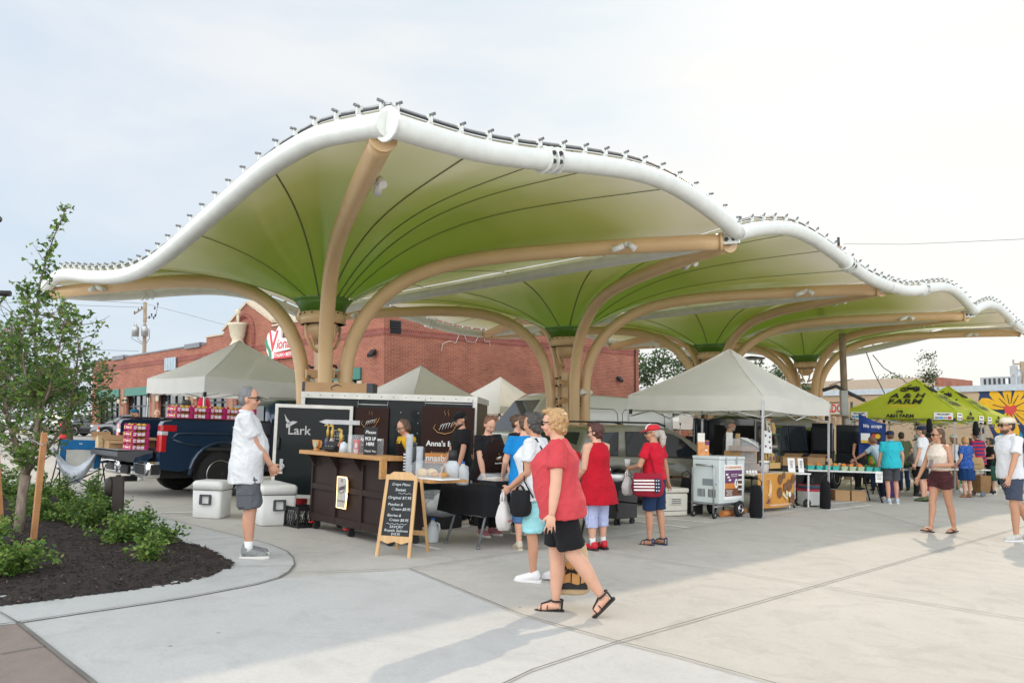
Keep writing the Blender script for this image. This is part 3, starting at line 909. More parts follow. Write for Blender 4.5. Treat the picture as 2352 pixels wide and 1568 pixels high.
for k,(dx,dy,w) in enumerate(((-72,-18,20),(-45,-42,18),(-8,-52,17),(30,-50,18),(62,-28,20),(80,10,20),(60,50,20),(10,66,18),(-34,55,22))):
	L_ = math.hypot(dx,dy); ux,uy = dx / L_,dy / L_; nx,ny = -uy,ux
	out = []
	for a,b in ((.12,.25),(.45,.75),(.8,1.0),(1.0,.75),(1.08,.0),(1.0,-.75),(.8,-1.0),(.45,-.75),(.12,-.25)):
		out.append((pc[0] + ux * L_ * a * .92 + nx * w * .60 * b,pc[1] + uy * L_ * a * .92 + ny * w * .60 * b))
	s.prism(mur(out,-.009 - .0005 * k),(0,.004,0))
s.build("petals",parent=mbld)
MB().m(MUR).prism(mur([(2303,935),(2311,929),(2319,934),(2327,929),(2334,934),(2332,944),(2319,955),(2306,946)],-.02),(0,.004,0)).build("heart",parent=mbld)
s = MB().m(MUL)
for dx,dy in ((-40,-10),(-36,4),(-25,-25),(-6,-34),(6,-36),(20,-32),(34,-16),(40,6),(30,26),(6,36),(-18,30)):
	a,b = mur([(pc[0] + dx * .35,pc[1] + dy * .35),(pc[0] + dx,pc[1] + dy)],-.022); s.tube([a,b],.014,4)
s.build("flower_lines",parent=mbld)
MB().m(MUT).prism(mur([(2278,1012),(2300,985),(2330,978),(2345,1000),(2330,1030),(2290,1040)],-.0075),(0,.003,0)).build("leaf_shape",parent=mbld)
d = MB().m(mat("steel_door",(.42,.38,.31),.6)).bx(m_pt(2230,1000)[0],m_pt(2268,1000)[0],-.03,0,-3,.72).build("door",parent=mbld)
MB().m(BLACKFR).bx(m_pt(2242,1000)[0],m_pt(2256,1000)[0],-.045,-.031,m_pt(2250,995)[1],m_pt(2250,982)[1]).build("plaque",parent=mbld)
a = m_pt(1868,954); b = m_pt(1938,923); c_ = m_pt(1938,953)
sg = thing("market_sign","pale green board lettered EADO in red on the beige wall","sign",M=mbld.matrix_world @ Matrix.Translation((0,-.03,0)))
MB().m(mat("sign_mint",(.52,.62,.52),.7)).bx(a[0],b[0],-.03,0,c_[1],b[1]).build("board",parent=sg)
MB().m(mat("sign_brown",(.25,.12,.05),.7)).bx(a[0],b[0] + .01,-.05,-.031,b[1] - .06,b[1] + .02).bx(a[0],b[0] + .01,-.05,-.031,c_[1] - .02,c_[1] + .06).build("border",parent=sg)
hgt = b[1] - c_[1]
text("EADO",hgt * .88,SIGNR,sg,frontM(b[0] - hgt * .86,-.055,(b[1] + c_[1]) / 2),bold=.014,width=hgt * 1.55)
o = thing("utility_box","small beige electrical box on the wall below the market sign","box",M=mbld.matrix_world @ Matrix.Translation((*[m_pt(1897,962)[0],-.12],m_pt(1897,962)[1])))
s = MB().m(mat("box_beige",(.55,.43,.3),.6)).box((0,0,0),(.5,.2,.45),bev=.02).cyl((.3,0,.1),(.5,0,.1),.03,n=8).cyl((.5,0,.1),(.5,0,-.3),.03,n=8)
s.build("casing",parent=o)
ub = thing("tan_building","tan flat roofed building with a dark window band behind the painted one","building",(at(1950,900,62).x,62,0),YAWB)
hx_ = 6.2
zt2 = at(1950,873,62).z; zb2 = at(1950,960,62).z
MB().m(mat("tan_render",(.42,.34,.26),.85)).bx(-2.5,hx_,0,8,zb2 - 3,zt2).build("wall",parent=ub)
MB().m(mat("tan_brown",(.20,.15,.11),.85)).bx(-9,-2.55,.2,8,zb2 - 3,zt2 - .1).build("wing_wall",parent=ub)
MB().m(DARKGL).bx(-8.5,-3,.12,.19,zt2 - 1.0,zt2 - .55).build("window",parent=ub)
MB().m(BRICK).bx(hx_ + .002,hx_ + .5,0,8,zb2 - 3,zt2 - .1).build("brick_end",parent=ub)
o = thing("rooftop_unit","grey air conditioning unit on the painted building's roof","air conditioner",M=mbld.matrix_world @ Matrix.Translation((m_pt(2269,886)[0],2.0,zt + .02)))
s = MB().m(GALV).bx(-.75,.75,0,1.0,0,.45,.02); s.m(DKSTEEL)
for k in range(6): s.bx(-.6 + k * .2,-.5 + k * .2,-.012,-.001,.1,.38)
s.m(OFFWHITE).bx(.3,.42,-.02,-.001,.1,.35)
s.build("housing",parent=o)
s = MB().m(GALV).cyl((.4,1.3,0),(.4,1.3,1.3),.04,n=8).bx(.25,.55,1.2,1.4,.55,1.0); s.build("vent_pipe",parent=o)
# ---- poles and wires
WOODP = mat("pole_wood",(.30,.235,.17),.9,var=.25,scale=3,bump=.3,bscale=30)
WIRE = mat("black_wire",(.05,.05,.055),.6,var=0)
pb = at(329,955,65)
o = thing("utility_pole","weathered wooden utility pole carrying two grey transformers behind the brick building","utility pole",(pb.x,pb.y,gz(pb.x,pb.y)))
topz = at(329,694,65).z - gz(pb.x,pb.y)
MB().m(WOODP).tube([(0,0,-.3),(0,0,topz)],[.19,.14],10).build("pole",parent=o)
s = MB().m(WOODP).tube([(-.85,-.15,topz - 1.0),(.1,.1,topz - .25)],.07,6); s.build("crossarm",parent=o)
for k in (.05,.35,.6,.95):
	q = Vector((-.85,-.15,topz - 1.0)).lerp(Vector((.1,.1,topz - .25)),k); MB().m(DKSTEEL).cyl(q,q + Vector((0,0,.22)),.05,n=6).build("insulator",parent=o)
for x,z in ((.35,-1.25),(.55,-1.05),(.72,-1.3),(.85,-1.1),(1.05,-.15),(.8,-.5)): MB().m(DKSTEEL).lathe([(.02,-.12),(.08,-.06),(.04,0),(.08,.06),(.02,.12)],(x,0,topz + z),n=8).build("insulator",parent=o)
MB().m(DKSTEEL).tube([(.1,0,topz - 1.3),(.9,0,topz - 1.2),(1.05,0,topz - .2)],.02,5).build("standoff_rods",parent=o)
for x in (-.62,.16):
	tr_ = MB().m(GALV).lathe([(.0,topz - 2.85),(.27,topz - 2.85),(.29,topz - 2.1),(.25,topz - 2.02),(0,topz - 2.0)],(x,-.3,0),n=14)
	for k in (-.1,.1): tr_.cyl((x + k,-.3,topz - 2.02),(x + k,-.3,topz - 1.72),.04,n=6)
	tr_.build("transformer",parent=o)
s = MB().m(WIRE)
for x in (-.95,-.45,.5): s.tube([(x,-.2,topz - 2.3),(x - .1,0,topz - 3.0),(x * .3,0,topz - 3.4),(0,0,topz - 3.7)],.02,4)
s.build("drop_leads",parent=o)
def wire(pix,Y0,Y1,r=.018,label="thin black overhead wire",n=14,sag=0.0,name="overhead_wire",group=None):
	P = []
	for k,(x,y) in enumerate(pix):
		P.append(at(x,y,Y0 + (Y1 - Y0) * k / (len(pix) - 1)))
	tag(MB().m(WIRE).tube(P,r,5).build(name),label,"wire",group)
G_W = "wires strung from the left pole"
wire([(-120,672),(100,684),(330,697)],60,65,.014,"upper pale wire running left from the transformer pole",group=G_W)
wire([(-120,690),(100,698),(322,706)],60,65,.014,"lower pale wire running left from the transformer pole",group=G_W)
wire([(333,697),(430,722),(560,758)],65,70,.012,"faint wire sloping down right from the transformer pole top",group=G_W)
wire([(345,842),(372,855),(390,864)],65,60,.03,"thick service wire dropping from the pole to the brick roof",group=G_W)
wire([(-100,800),(120,801),(318,806)],60,65,.014,"low wire left of the pole just above the brick roof",group=G_W)
pb = at(1943,1000,30); pgz = gz(pb.x,pb.y)
o = thing("utility_pole","brown wooden utility pole with conduit standing beside the green farm tent","utility pole",(pb.x,pb.y,pgz))
topz = at(1938,566,30).z - pgz
MB().m(WOODP).tube([(0,0,-.2),(0,0,topz)],[.135,.11],12).build("pole",parent=o)
s = MB().m(GALV).cyl((.24,-.05,0),(.24,-.05,2.9),.05,n=8).cyl((.34,-.03,0),(.34,-.03,2.6),.035,n=8); s.build("conduit",parent=o)
s = MB().m(mat("meter_grey",(.45,.46,.47),.5)).box((-.12,-.22,2.85),(.26,.2,.95),bev=.02).box((-.02,-.2,2.15),(.16,.12,.22)); s.build("meter_box",parent=o)
s = MB().m(WIRE).tube([(-.8,0,3.35),(-.3,0,3.5),(.1,-.1,3.25),(.7,-.1,2.95)],.07,8); s.tube([(.7,-.1,2.95),(1.2,0,2.5),(1.25,0,2.2),(.9,0,2.05),(.4,0,2.2)],.02,6)
s.build("cable_splice",parent=o)
s = MB().m(DKSTEEL).cyl((0,0,topz),(0,0,topz + .35),.05,n=8); s.build("insulator",parent=o)
G_W2 = "wires near the right pole"
wire([(1938,560),(2080,561),(2200,556),(2420,546)],30,20,.006,"long thin wire crossing the sky right of the tall pole",group=G_W2)
wire([(1990,810),(2005,850),(2030,900),(2042,925)],30,34,.018,"black cable hanging behind the farm tent, bending steeply down",group=G_W2)
wire([(2005,815),(2030,845),(2075,872),(2110,908)],30,34,.018,"black cable sweeping down right over the farm tent",group=G_W2)
wire([(1905,885),(1925,878),(1960,870)],30,30,.016,"short wire looping left of the tall pole",group=G_W2)
wire([(2030,968),(2042,962),(2048,938),(2040,925)],34,34,.02,"bent black conduit on the beige wall above the farm tent",group=G_W2)
pb = at(2352,930,48)
o = thing("utility_pole","distant utility pole with a transformer at the right edge","utility pole",(pb.x,pb.y,gz(pb.x,pb.y)))
zz = at(2350,830,48).z - gz(pb.x,pb.y)
MB().m(WOODP).tube([(0,0,0),(0,0,zz)],[.16,.12],8).build("pole",parent=o)
MB().m(GALV).lathe([(0,zz - 1.2),(.28,zz - 1.2),(.28,zz - .5),(0,zz - .45)],(-.35,0,0),n=12).build("transformer",parent=o)
MB().m(WOODP).box((0,0,zz - .15),(.9,.1,.1)).build("crossarm",parent=o)
# ---- street lamp, low wall with railing
pb = at(1731,1000,36)
o = thing("street_lamp","grey post top street lamp with a flat round cap among the trees","street lamp",(pb.x,pb.y,gz(pb.x,pb.y)))
zz = at(1731,822,36).z - gz(pb.x,pb.y)
MB().m(GREYMET).cyl((0,0,0),(0,0,zz - .2),.06,n=10).build("post",parent=o)
MB().m(GREYMET).lathe([(0,zz + .1),(.15,zz + .08),(.62,zz),(.60,zz - .06),(.2,zz - .05),(0,zz - .04)],n=24).build("cap",parent=o)
s = MB().m(GREYMET)
for k in (-1,1): s.tube([(k * .06,0,zz - 1.1),(k * .5,0,zz - .05)],.03,6)
s.build("brackets",parent=o)
a = at(1500,1040,46);
o = thing("garden_wall","low red brick wall topped with black railing behind the tan car","wall",(a.x,a.y,gz(a.x,a.y)),R(-6))
zw = at(1560,988,46).z - gz(a.x,a.y); zf = at(1560,964,46).z - gz(a.x,a.y)
MB().m(BRICK).bx(-3,5.2,0,.3,-.5,zw).build("brick_base",parent=o)
s = MB().m(BLACKFR)
for k in range(28): s.bx(-3 + k * .3,-2.97 + k * .3,.13,.16,zw,zf)
s.bx(-3,5.2,.125,.165,zf - .08,zf - .04).bx(-3,5.2,.125,.165,zw + .08,zw + .12)
s.build("railing",parent=o)
# ================================================================== trees and shrubs
def leaf_mat(name,col,tr=.35):
	m = cloth_translucent(name,col,tr,.5,.25); return m
LEAF = [leaf_mat("leaf_mid",(.105,.20,.04)),leaf_mat("leaf_dark",(.065,.13,.03)),leaf_mat("leaf_light",(.20,.31,.06)),leaf_mat("leaf_yellow",(.24,.27,.06))]
LEAFG = [leaf_mat("far_leaf_mid",(.065,.115,.040)),leaf_mat("far_leaf_dark",(.040,.075,.030)),leaf_mat("far_leaf_light",(.115,.17,.06))]
BARK = ramp_mat("tree_bark",[(.3,(.10,.075,.055)),(.6,(.24,.19,.145)),(.8,(.34,.28,.22))],scale=14,stretch=(1,1,.35),rough=.9,bump=.6,bscale=40)
BARKD = mat("bark_dark",(.06,.045,.035),.95,var=.3)
rt_ = random.Random(11)
def leaf_cloud(name,centers,size,mats,weights,parent,rng,shape='diamond',droop=.3):
	vs,fs,mi = [],[],[]
	for c in centers:
		s = size * rng.uniform(.65,1.25)
		q = Euler((rng.uniform(-1,1) * 1.2,rng.uniform(-1,1) * 1.2,rng.uniform(0,6.28))).to_matrix()
		b = len(vs)
		if shape == 'fan':
			pp = [(0,-.5,0),(.16,-.05,.04),(.48,.32,-.03),(.14,.50,.03),(0,.34,.02),(-.14,.50,.03),(-.48,.32,-.03),(-.16,-.05,.04)]
			fs.append(tuple(b + k for k in (0,1,2,3,4))); fs.append(tuple(b + k for k in (0,4,5,6,7))); mi += [0,0]
			k_ = rng.choices(range(len(mats)),weights)[0]; mi[-1] = mi[-2] = k_
		else:
			pp = [(0,-.5,0),(.30,0,.07),(0,.55,-.03),(-.30,0,.07)]
			fs.append((b,b + 1,b + 2)); fs.append((b,b + 2,b + 3))
			k_ = rng.choices(range(len(mats)),weights)[0]; mi += [k_,k_]
		for p in pp: vs.append(Vector(c) + q @ (Vector(p) * s))
	return link_mesh(name,tri_mesh(name,vs,fs,mats,mi),parent)
def big_tree(name,label,pb,blobs,n,size,rng,trunk=.3,mats=LEAFG,w=(5,4,2),cl=.55,group=None,bare=0):
	"""blobs: (x, z, rx, ry, rz) relative to the base."""
	t = thing(name,label,"tree",(pb[0],pb[1],gz(pb[0],pb[1])),0,group)
	tm = MB().m(BARKD)
	h0 = min(b[1] - b[4] for b in blobs)
	fork = Vector((rng.uniform(-.2,.2),0,max(1.2,h0 * .9)))
	tm.tube([(0,0,-.2),(fork.x * .4,0,fork.z * .5),fork],[trunk,trunk * .8,trunk * .65],9)
	C = []
	tot = sum((b[2] * b[3] * b[4]) ** .67 for b in blobs)
	for x,z,rx,ry,rz in blobs:
		y = rng.uniform(-.5,.5) * ry * .4
		c = Vector((x,y,z))
		mid = fork.lerp(c,.5) + Vector((rng.uniform(-.3,.3),rng.uniform(-.3,.3),.2))
		tm.tube([fork,mid,c],[trunk * .45,trunk * .28,trunk * .1],7)
		k = max(6,int((rx * ry * rz) ** .67 / tot * n / 26))
		for _ in range(k):
			while True:
				p = Vector((rng.uniform(-1,1),rng.uniform(-1,1),rng.uniform(-1,1)))
				if .35 < p.length < 1: break
			cc = c + Vector((p.x * rx,p.y * ry,p.z * rz))
			if rng.random() < .35: tm.tube([c.lerp(cc,.15),c.lerp(cc,.6) + Vector((0,0,.1)),cc],[trunk * .09,trunk * .06,trunk * .03],5)
			for _ in range(26): C.append(cc + Vector((rng.gauss(0,cl),rng.gauss(0,cl),rng.gauss(0,cl * .7))))
	tm.build("trunk",parent=t)
	leaf_cloud("crown",C,size,mats,w,t,rng)
	return t
# --- the young street tree in the bed: a forked stem and many fan shaped leaves
def young_tree():
	rng = random.Random(5)
	Y = 9.2; b = G(43,1232); b.z -= .02
	t = thing("street_tree","young green street tree forking low between wooden stakes","tree",b)
	W_ = lambda x,y,dy=0.0: at(x,y,Y + dy) - b
	stems = [([(43,1232,0),(47,1180,0),(52,1130,.02),(60,1090,.04)],[.062,.055,.055,.06]),
			 ([(60,1090,.04),(48,1060,.1),(30,1000,.2),(15,950,.3),(8,890,.35),(14,840,.4),(20,790,.4),(28,740,.45)],[.042,.036,.03,.026,.02,.016,.012,.007]),
			 ([(60,1090,.04),(72,1050,0),(84,1000,-.05),(90,940,-.1),(92,890,-.1),(84,830,-.1),(80,770,-.1),(86,700,-.08),(92,650,-.05),(105,600,0),(122,548,.02),(140,505,.03),(155,468,.05)],[.042,.036,.031,.027,.024,.02,.016,.013,.011,.009,.007,.005,.003]),
			 ([(66,1080,.04),(100,1040,.15),(140,990,.3),(160,930,.35),(175,860,.35),(180,800,.3),(178,740,.25)],[.028,.022,.018,.014,.011,.008,.005]),
			 ([(86,960,-.05),(112,900,-.25),(128,840,-.35),(140,780,-.35),(152,720,-.3)],[.016,.013,.010,.007,.004]),
			 ([(88,930,-.08),(60,870,-.3),(50,800,-.4),(56,730,-.4),(64,660,-.35)],[.016,.012,.009,.007,.004]),
			 ([(20,960,.3),(-20,900,.2),(-50,840,.1),(-60,770,.1)],[.016,.012,.008,.004])]
	tm = MB().m(BARK); leaves = []
	twigs = []
	for P,r in stems:
		tm.tube([W_(*p) for p in P],r,8)
	tm.build("trunk",parent=t)
	tb = MB().m(mat("twig_tan",(.22,.17,.11),.9,var=.2))
	def spray(p0,d,L_,n):
		pts = [p0]; p = p0.copy(); dd = d.normalized()
		for k in range(5):
			dd = (dd + Vector((rng.uniform(-.25,.25),rng.uniform(-.25,.25),rng.uniform(-.05,.22)))).normalized()
			p = p + dd * L_ / 5; pts.append(p.copy())
		tb.tube(pts,[.006,.005,.0045,.004,.003,.002],4)
		for _ in range(n):
			k = rng.uniform(.6,5); i = int(min(4,k)); q = pts[i].lerp(pts[i + 1],k - i)
			leaves.append(q + Vector((rng.gauss(0,.035),rng.gauss(0,.035),rng.gauss(0,.03))))
	for si,(P,r) in enumerate(stems):
		if si == 0: continue
		pts = [W_(*p) for p in P]
		for a,b_,pa in zip(pts[:-1],pts[1:],P[:-1]):
			L_ = (b_ - a).length
			n = int(L_ / .030)
			low = pa[1] > 640
			for _ in range((n if pa[1] > 760 else int(n * .7)) if low else int(n * .5)):
				q = a.lerp(b_,rng.random()); ang = rng.uniform(0,6.28)
				reach = (.50 if si in (1,2,3,6) else .38) if pa[1] > 760 else (.24 if low else .12)
				spray(q,Vector((math.cos(ang),math.sin(ang),rng.uniform(.0,.8))),reach * rng.uniform(.5,1.1),rng.randint(8,13) if low else 5)
			if pa[1] < 720 and si == 2:
				for _ in range(14): leaves.append(a.lerp(b_,rng.random()) + Vector((rng.gauss(0,.03),rng.gauss(0,.03),rng.gauss(0,.03))))
	tb.build("twigs",parent=t)
	leaf_cloud("crown",leaves,.064,LEAF,(5,4,2.2,.25),t,rng,'fan')
young_tree()
def shrub(pb,h,w,n,seed,label,upright=.6,weights=(5,2,4,.3),size=.046):
	rng = random.Random(seed)
	t = thing("shrub",label,"shrub",(pb[0],pb[1],gz(pb[0],pb[1]) + .05),0,"low green shrubs edging the planting bed")
	sb = MB().m(BARKD); C = []
	for k in range(11):
		a = rng.uniform(0,6.28); sp = rng.uniform(.1,1) * w
		tip = Vector((math.cos(a) * sp,math.sin(a) * sp,h * rng.uniform(.45,1.0) * (1 - .35 * sp / w)))
		m_ = tip * .5 + Vector((-tip.x * .15,-tip.y * .15,.05 * h))
		sb.tube([(0,0,-.05),m_,tip],[.006,.004,.002],4)
		for _ in range(int(n * 1.35) // 11):
			u_ = rng.uniform(.15,1.03)
			q = (Vector((0,0,0)).lerp(m_,u_ * 2) if u_ < .5 else m_.lerp(tip,u_ * 2 - 1))
			C.append(q + Vector((rng.gauss(0,.035),rng.gauss(0,.035),rng.gauss(0,.03))))
	sb.build("stems",parent=t)
	leaf_cloud("foliage",C,size,LEAF,weights,t,rng)
SH = [((60,1195),.36,.30,800,"low shrub between the left stake and the young tree's trunk"),((160,1212),.34,.30,800,"low shrub right of the orange brown stake's foot"),((240,1208),.36,.30,800,"shrub filling the row just left of the bollard"),((310,1262),.30,.26,700,"shrub spreading in front of the tall sprigs by the bollard"),((375,1262),.26,.20,500,"sparse shrub at the row's right end by the curb"),((340,1308),.30,.17,520,"small upright shrub standing alone in the mulch near the bed's tip"),((262,1262),.34,.30,900,"leafy shrub in the mulch just in front of the dark bollard"),
	  ((318,1240),.40,.24,700,"shrub with tall sprigs just right of the bollard's foot"),((205,1225),.42,.34,1000,"wide shrub in the row left of the bollard"),
	  ((215,1190),.55,.28,900,"tall dark leaved shrub with upright sprigs behind the bollard"),((150,1185),.50,.30,900,"yellowish green shrub in the row beside the right stake"),
	  ((110,1210),.36,.32,800,"low bright shrub between the tree trunk and the right stake"),((95,1165),.50,.32,900,"green shrub behind the young tree's trunk"),
	  ((35,1160),.50,.34,900,"green shrub in the row beside the left stake"),((-5,1135),.55,.40,900,"shrub at the photo's left edge at the back of the bed"),
	  ((18,1335),.34,.34,1100,"large light green shrub in the near left corner of the bed"),((-35,1270),.40,.36,900,"light green shrub at the left edge, behind the corner shrub"),((-60,1345),.36,.36,700,"light green shrub cut by the left edge of the picture")]
for k,(px,h,w,n,lab) in enumerate(SH):
	p = G(*px); shrub((p.x,p.y),h * 1.12,w * 1.1,n,40 + k,lab,weights=(5,1.5,5,.8) if k in (0,1,5,6,10,15,16,17) else (5,3,3,.3))
# stakes
STAKE = mat("stake_wood",(.42,.20,.085),.85,var=.2,scale=8,bump=.2)
for (x0,y0),(x1,y1),lab in (((73,1258),(102,993),"orange brown wooden stake to the right of the young tree"),((5,1217),(-12,960),"wooden stake at the left edge beside the young tree")):
	b = G(x0,y0); tp = at(x1,y1,b.y) - b
	o = thing("tree_stake",lab,"stake",b,0,"wooden stakes around the young tree")
	MB().m(STAKE).tube([(0,0,-.1),tp],.038,4,smooth=False).build("post",parent=o)
	MB().m(GALV).tube([tp * .9 + Vector((math.cos(a) * .05,math.sin(a) * .05,0)) for a in [k * PI / 4 for k in range(8)]],.004,4,closed=True).build("wire_tie",parent=o)
tag(MB().m(GALV).tube([at(98,1022,8.4),at(75,1010,8.8),at(57,1012,9.1)],.004,4).build("guy_wire"),"thin wire tying the young tree to its right stake","wire")
# --- trees further off
rng = random.Random(21)
p = at(165,960,30)
big_tree("shade_tree","dark leafy shade tree behind the young street tree",(p.x,p.y),[(0,3.0,1.2,1.2,1.1),(-1.6,2.7,1.3,1.2,1.2),(.5,1.9,.9,.9,.8)],3800,.16,rng,.14,cl=.22)
p = at(-30,960,30)
big_tree("shade_tree","bushy tree with pink blossom at the left edge",(p.x,p.y),[(0,3.6,1.5,1.4,1.3),(.9,2.6,1.1,1,1)],2600,.16,rng,.14,cl=.25,mats=LEAFG + [mat("blossom_pink",(.55,.12,.2),.7)],w=(5,4,3,.5))
p = at(1545,980,58)
big_tree("shade_tree","tall tree with bare lower limbs just right of the brick wall's end",(p.x,p.y),[(-2.2,6.3,1.5,1.5,1.1),(.6,6.8,1.9,1.6,1.4),(2.2,5.6,1.5,1.5,1.3),(-1.6,4.2,.9,1,.6),(3.0,4.2,1.1,1,1.0)],5200,.24,rng,.22,cl=.33)
p = at(1762,980,56)
big_tree("shade_tree","dense green tree behind the far canopy columns",(p.x,p.y),[(-1.2,5.2,1.7,1.5,1.6),(1.2,4.9,1.7,1.5,1.5),(0,3.6,2.2,1.5,1.4),(-2.6,4.3,1.2,1.2,1.3)],6400,.24,rng,.2,cl=.3)
p = at(1660,980,60)
big_tree("shade_tree","green tree filling the gap behind the third canopy column",(p.x,p.y),[(0,6.0,1.8,1.5,1.5),(.8,4.2,1.6,1.5,1.2)],3600,.24,rng,.2,cl=.3)
for k,px in enumerate((1478,1530,1585,1640)):
	p = at(px,985,50 + k * 1.2)
	big_tree("hedge_bush",["dark green bush beside the end of the brick wall","leafy green bush above the garden wall railing","broad green bush behind the far white tent","green bush behind the pale tent's back leg"][k],(p.x,p.y),[(0,2.3,1.0,.9,1.1),(.6,1.5,.9,.9,.9)],2200,.15,rng,.08,cl=.22)
p = at(2132,1000,31)
big_tree("slender_tree","slender airy tree rising between the green farm tents and the wall",(p.x,p.y),[(.1,4.4,.35,.35,.6),(-.15,3.7,.45,.4,.6),(.25,3.1,.5,.4,.6),(-.5,2.9,.35,.3,.5),(.1,2.2,.5,.5,.6)],2600,.085,rng,.06,cl=.13)
p = at(1845,990,27)
big_tree("sapling","small sapling poking up behind the black van",(p.x,p.y),[(0,2.2,.35,.3,.3)],360,.09,rng,.03,cl=.12)
p = at(430,985,34)
big_tree("sapling","thin bare limbed sapling in front of the brick storefront",(p.x,p.y),[(-.3,1.9,.5,.4,.35),(.3,1.5,.35,.3,.5)],420,.09,rng,.05,mats=LEAFG + [leaf_mat("dry_leaf",(.22,.2,.08))],w=(1,0,3,4),cl=.16)
for k,(px,py,Y,s) in enumerate(((2065,884,110,2.2),(2340,900,130,3))):
	p = at(px,py,Y)
	big_tree("distant_tree",["distant green treetops showing over the beige wall by the farm tent","distant tree behind the painted building's right end"][k],(p.x,p.y),[(0,p.z - gz(p.x,p.y),3.6,2.5,1.1),(3,p.z - gz(p.x,p.y) - .3,3,2,.9)],1500,.35,rng,.3,cl=.5)
# ================================================================== vehicles
TYRE = mat("tyre",(.016,.016,.017),.85,bump=.2,bscale=30)
RIM = mat("alloy_rim",(.52,.53,.54),.3,.9,var=.03)
CHROME = mat("chrome",(.75,.75,.76),.12,1.0,var=0)
BLACKPL = mat("black_plastic",(.018,.018,.02),.55,var=.05)
AUTOGL = mat("auto_glass",(.016,.020,.024),.05,spec=.8,var=0)
REDL = mat("tail_red",(.45,.012,.015),.15,coat=.8,var=.0)
LAMP = mat("lamp_clear",(.65,.67,.70),.12,.3,var=0)
def paint(name,col,metal=.3):
	return mat(name,col,.32,metal,var=.04,scale=1.5,coat=1.0)
def wheel(parent,x,y,r,w=.22,spokes=10,rimr=.62,side=-1):
	"""Tyre with a rim; the outer face looks to local side*Y."""
	q = Matrix.Rotation(R(90),3,'X')
	t = MB().m(TYRE).lathe([(r * rimr,-w / 2),(r * .9,-w / 2),(r,-w * .36),(r,w * .36),(r * .9,w / 2),(r * rimr,w / 2)],(x,y,r),n=28,rot=q).build("wheel",parent=parent)
	s = MB().m(RIM)
	yo = y + side * w * .40
	s.lathe([(r * rimr * .88,-.02),(r * rimr,-.03),(r * rimr,.03),(r * rimr * .88,.02),(r * rimr * .88,-.02)],(x,yo,r),n=28,rot=q)
	for k in range(spokes):
		a = 2 * PI * k / spokes
		d = Vector((math.cos(a),0,math.sin(a)))
		s.tube([Vector((x,yo,r)) + d * r * .1,Vector((x,yo - side * .015,r)) + d * r * rimr * .9],[r * .07,r * .045],5)
	s.cyl((x,yo - .02,r),(x,yo + .02,r),r * .14,n=10)
	s.build("rim",parent=t)
	MB().m(DKSTEEL).cyl((x,y - .01,r),(x,y + side * w * .18,r),r * rimr * .9,n=20).build("brake_disc",parent=t)
	return t
def bool_cut(me,cutter):
	a = bpy.data.objects.new("a",me); b = bpy.data.objects.new("b",cutter)
	COL.objects.link(a); COL.objects.link(b)
	m = a.modifiers.new("b",'BOOLEAN'); m.object = b; m.operation = 'DIFFERENCE'; m.solver = 'EXACT'
	dg = bpy.context.evaluated_depsgraph_get()
	out = bpy.data.meshes.new_from_object(a.evaluated_get(dg))
	bpy.data.objects.remove(a); bpy.data.objects.remove(b)
	return out
def ipl(P,x):
	if x <= P[0][0]: return P[0][1]
	for a,b in zip(P[:-1],P[1:]):
		if x <= b[0]: return a[1] + (b[1] - a[1]) * (x - a[0]) / (b[0] - a[0])
	return P[-1][1]
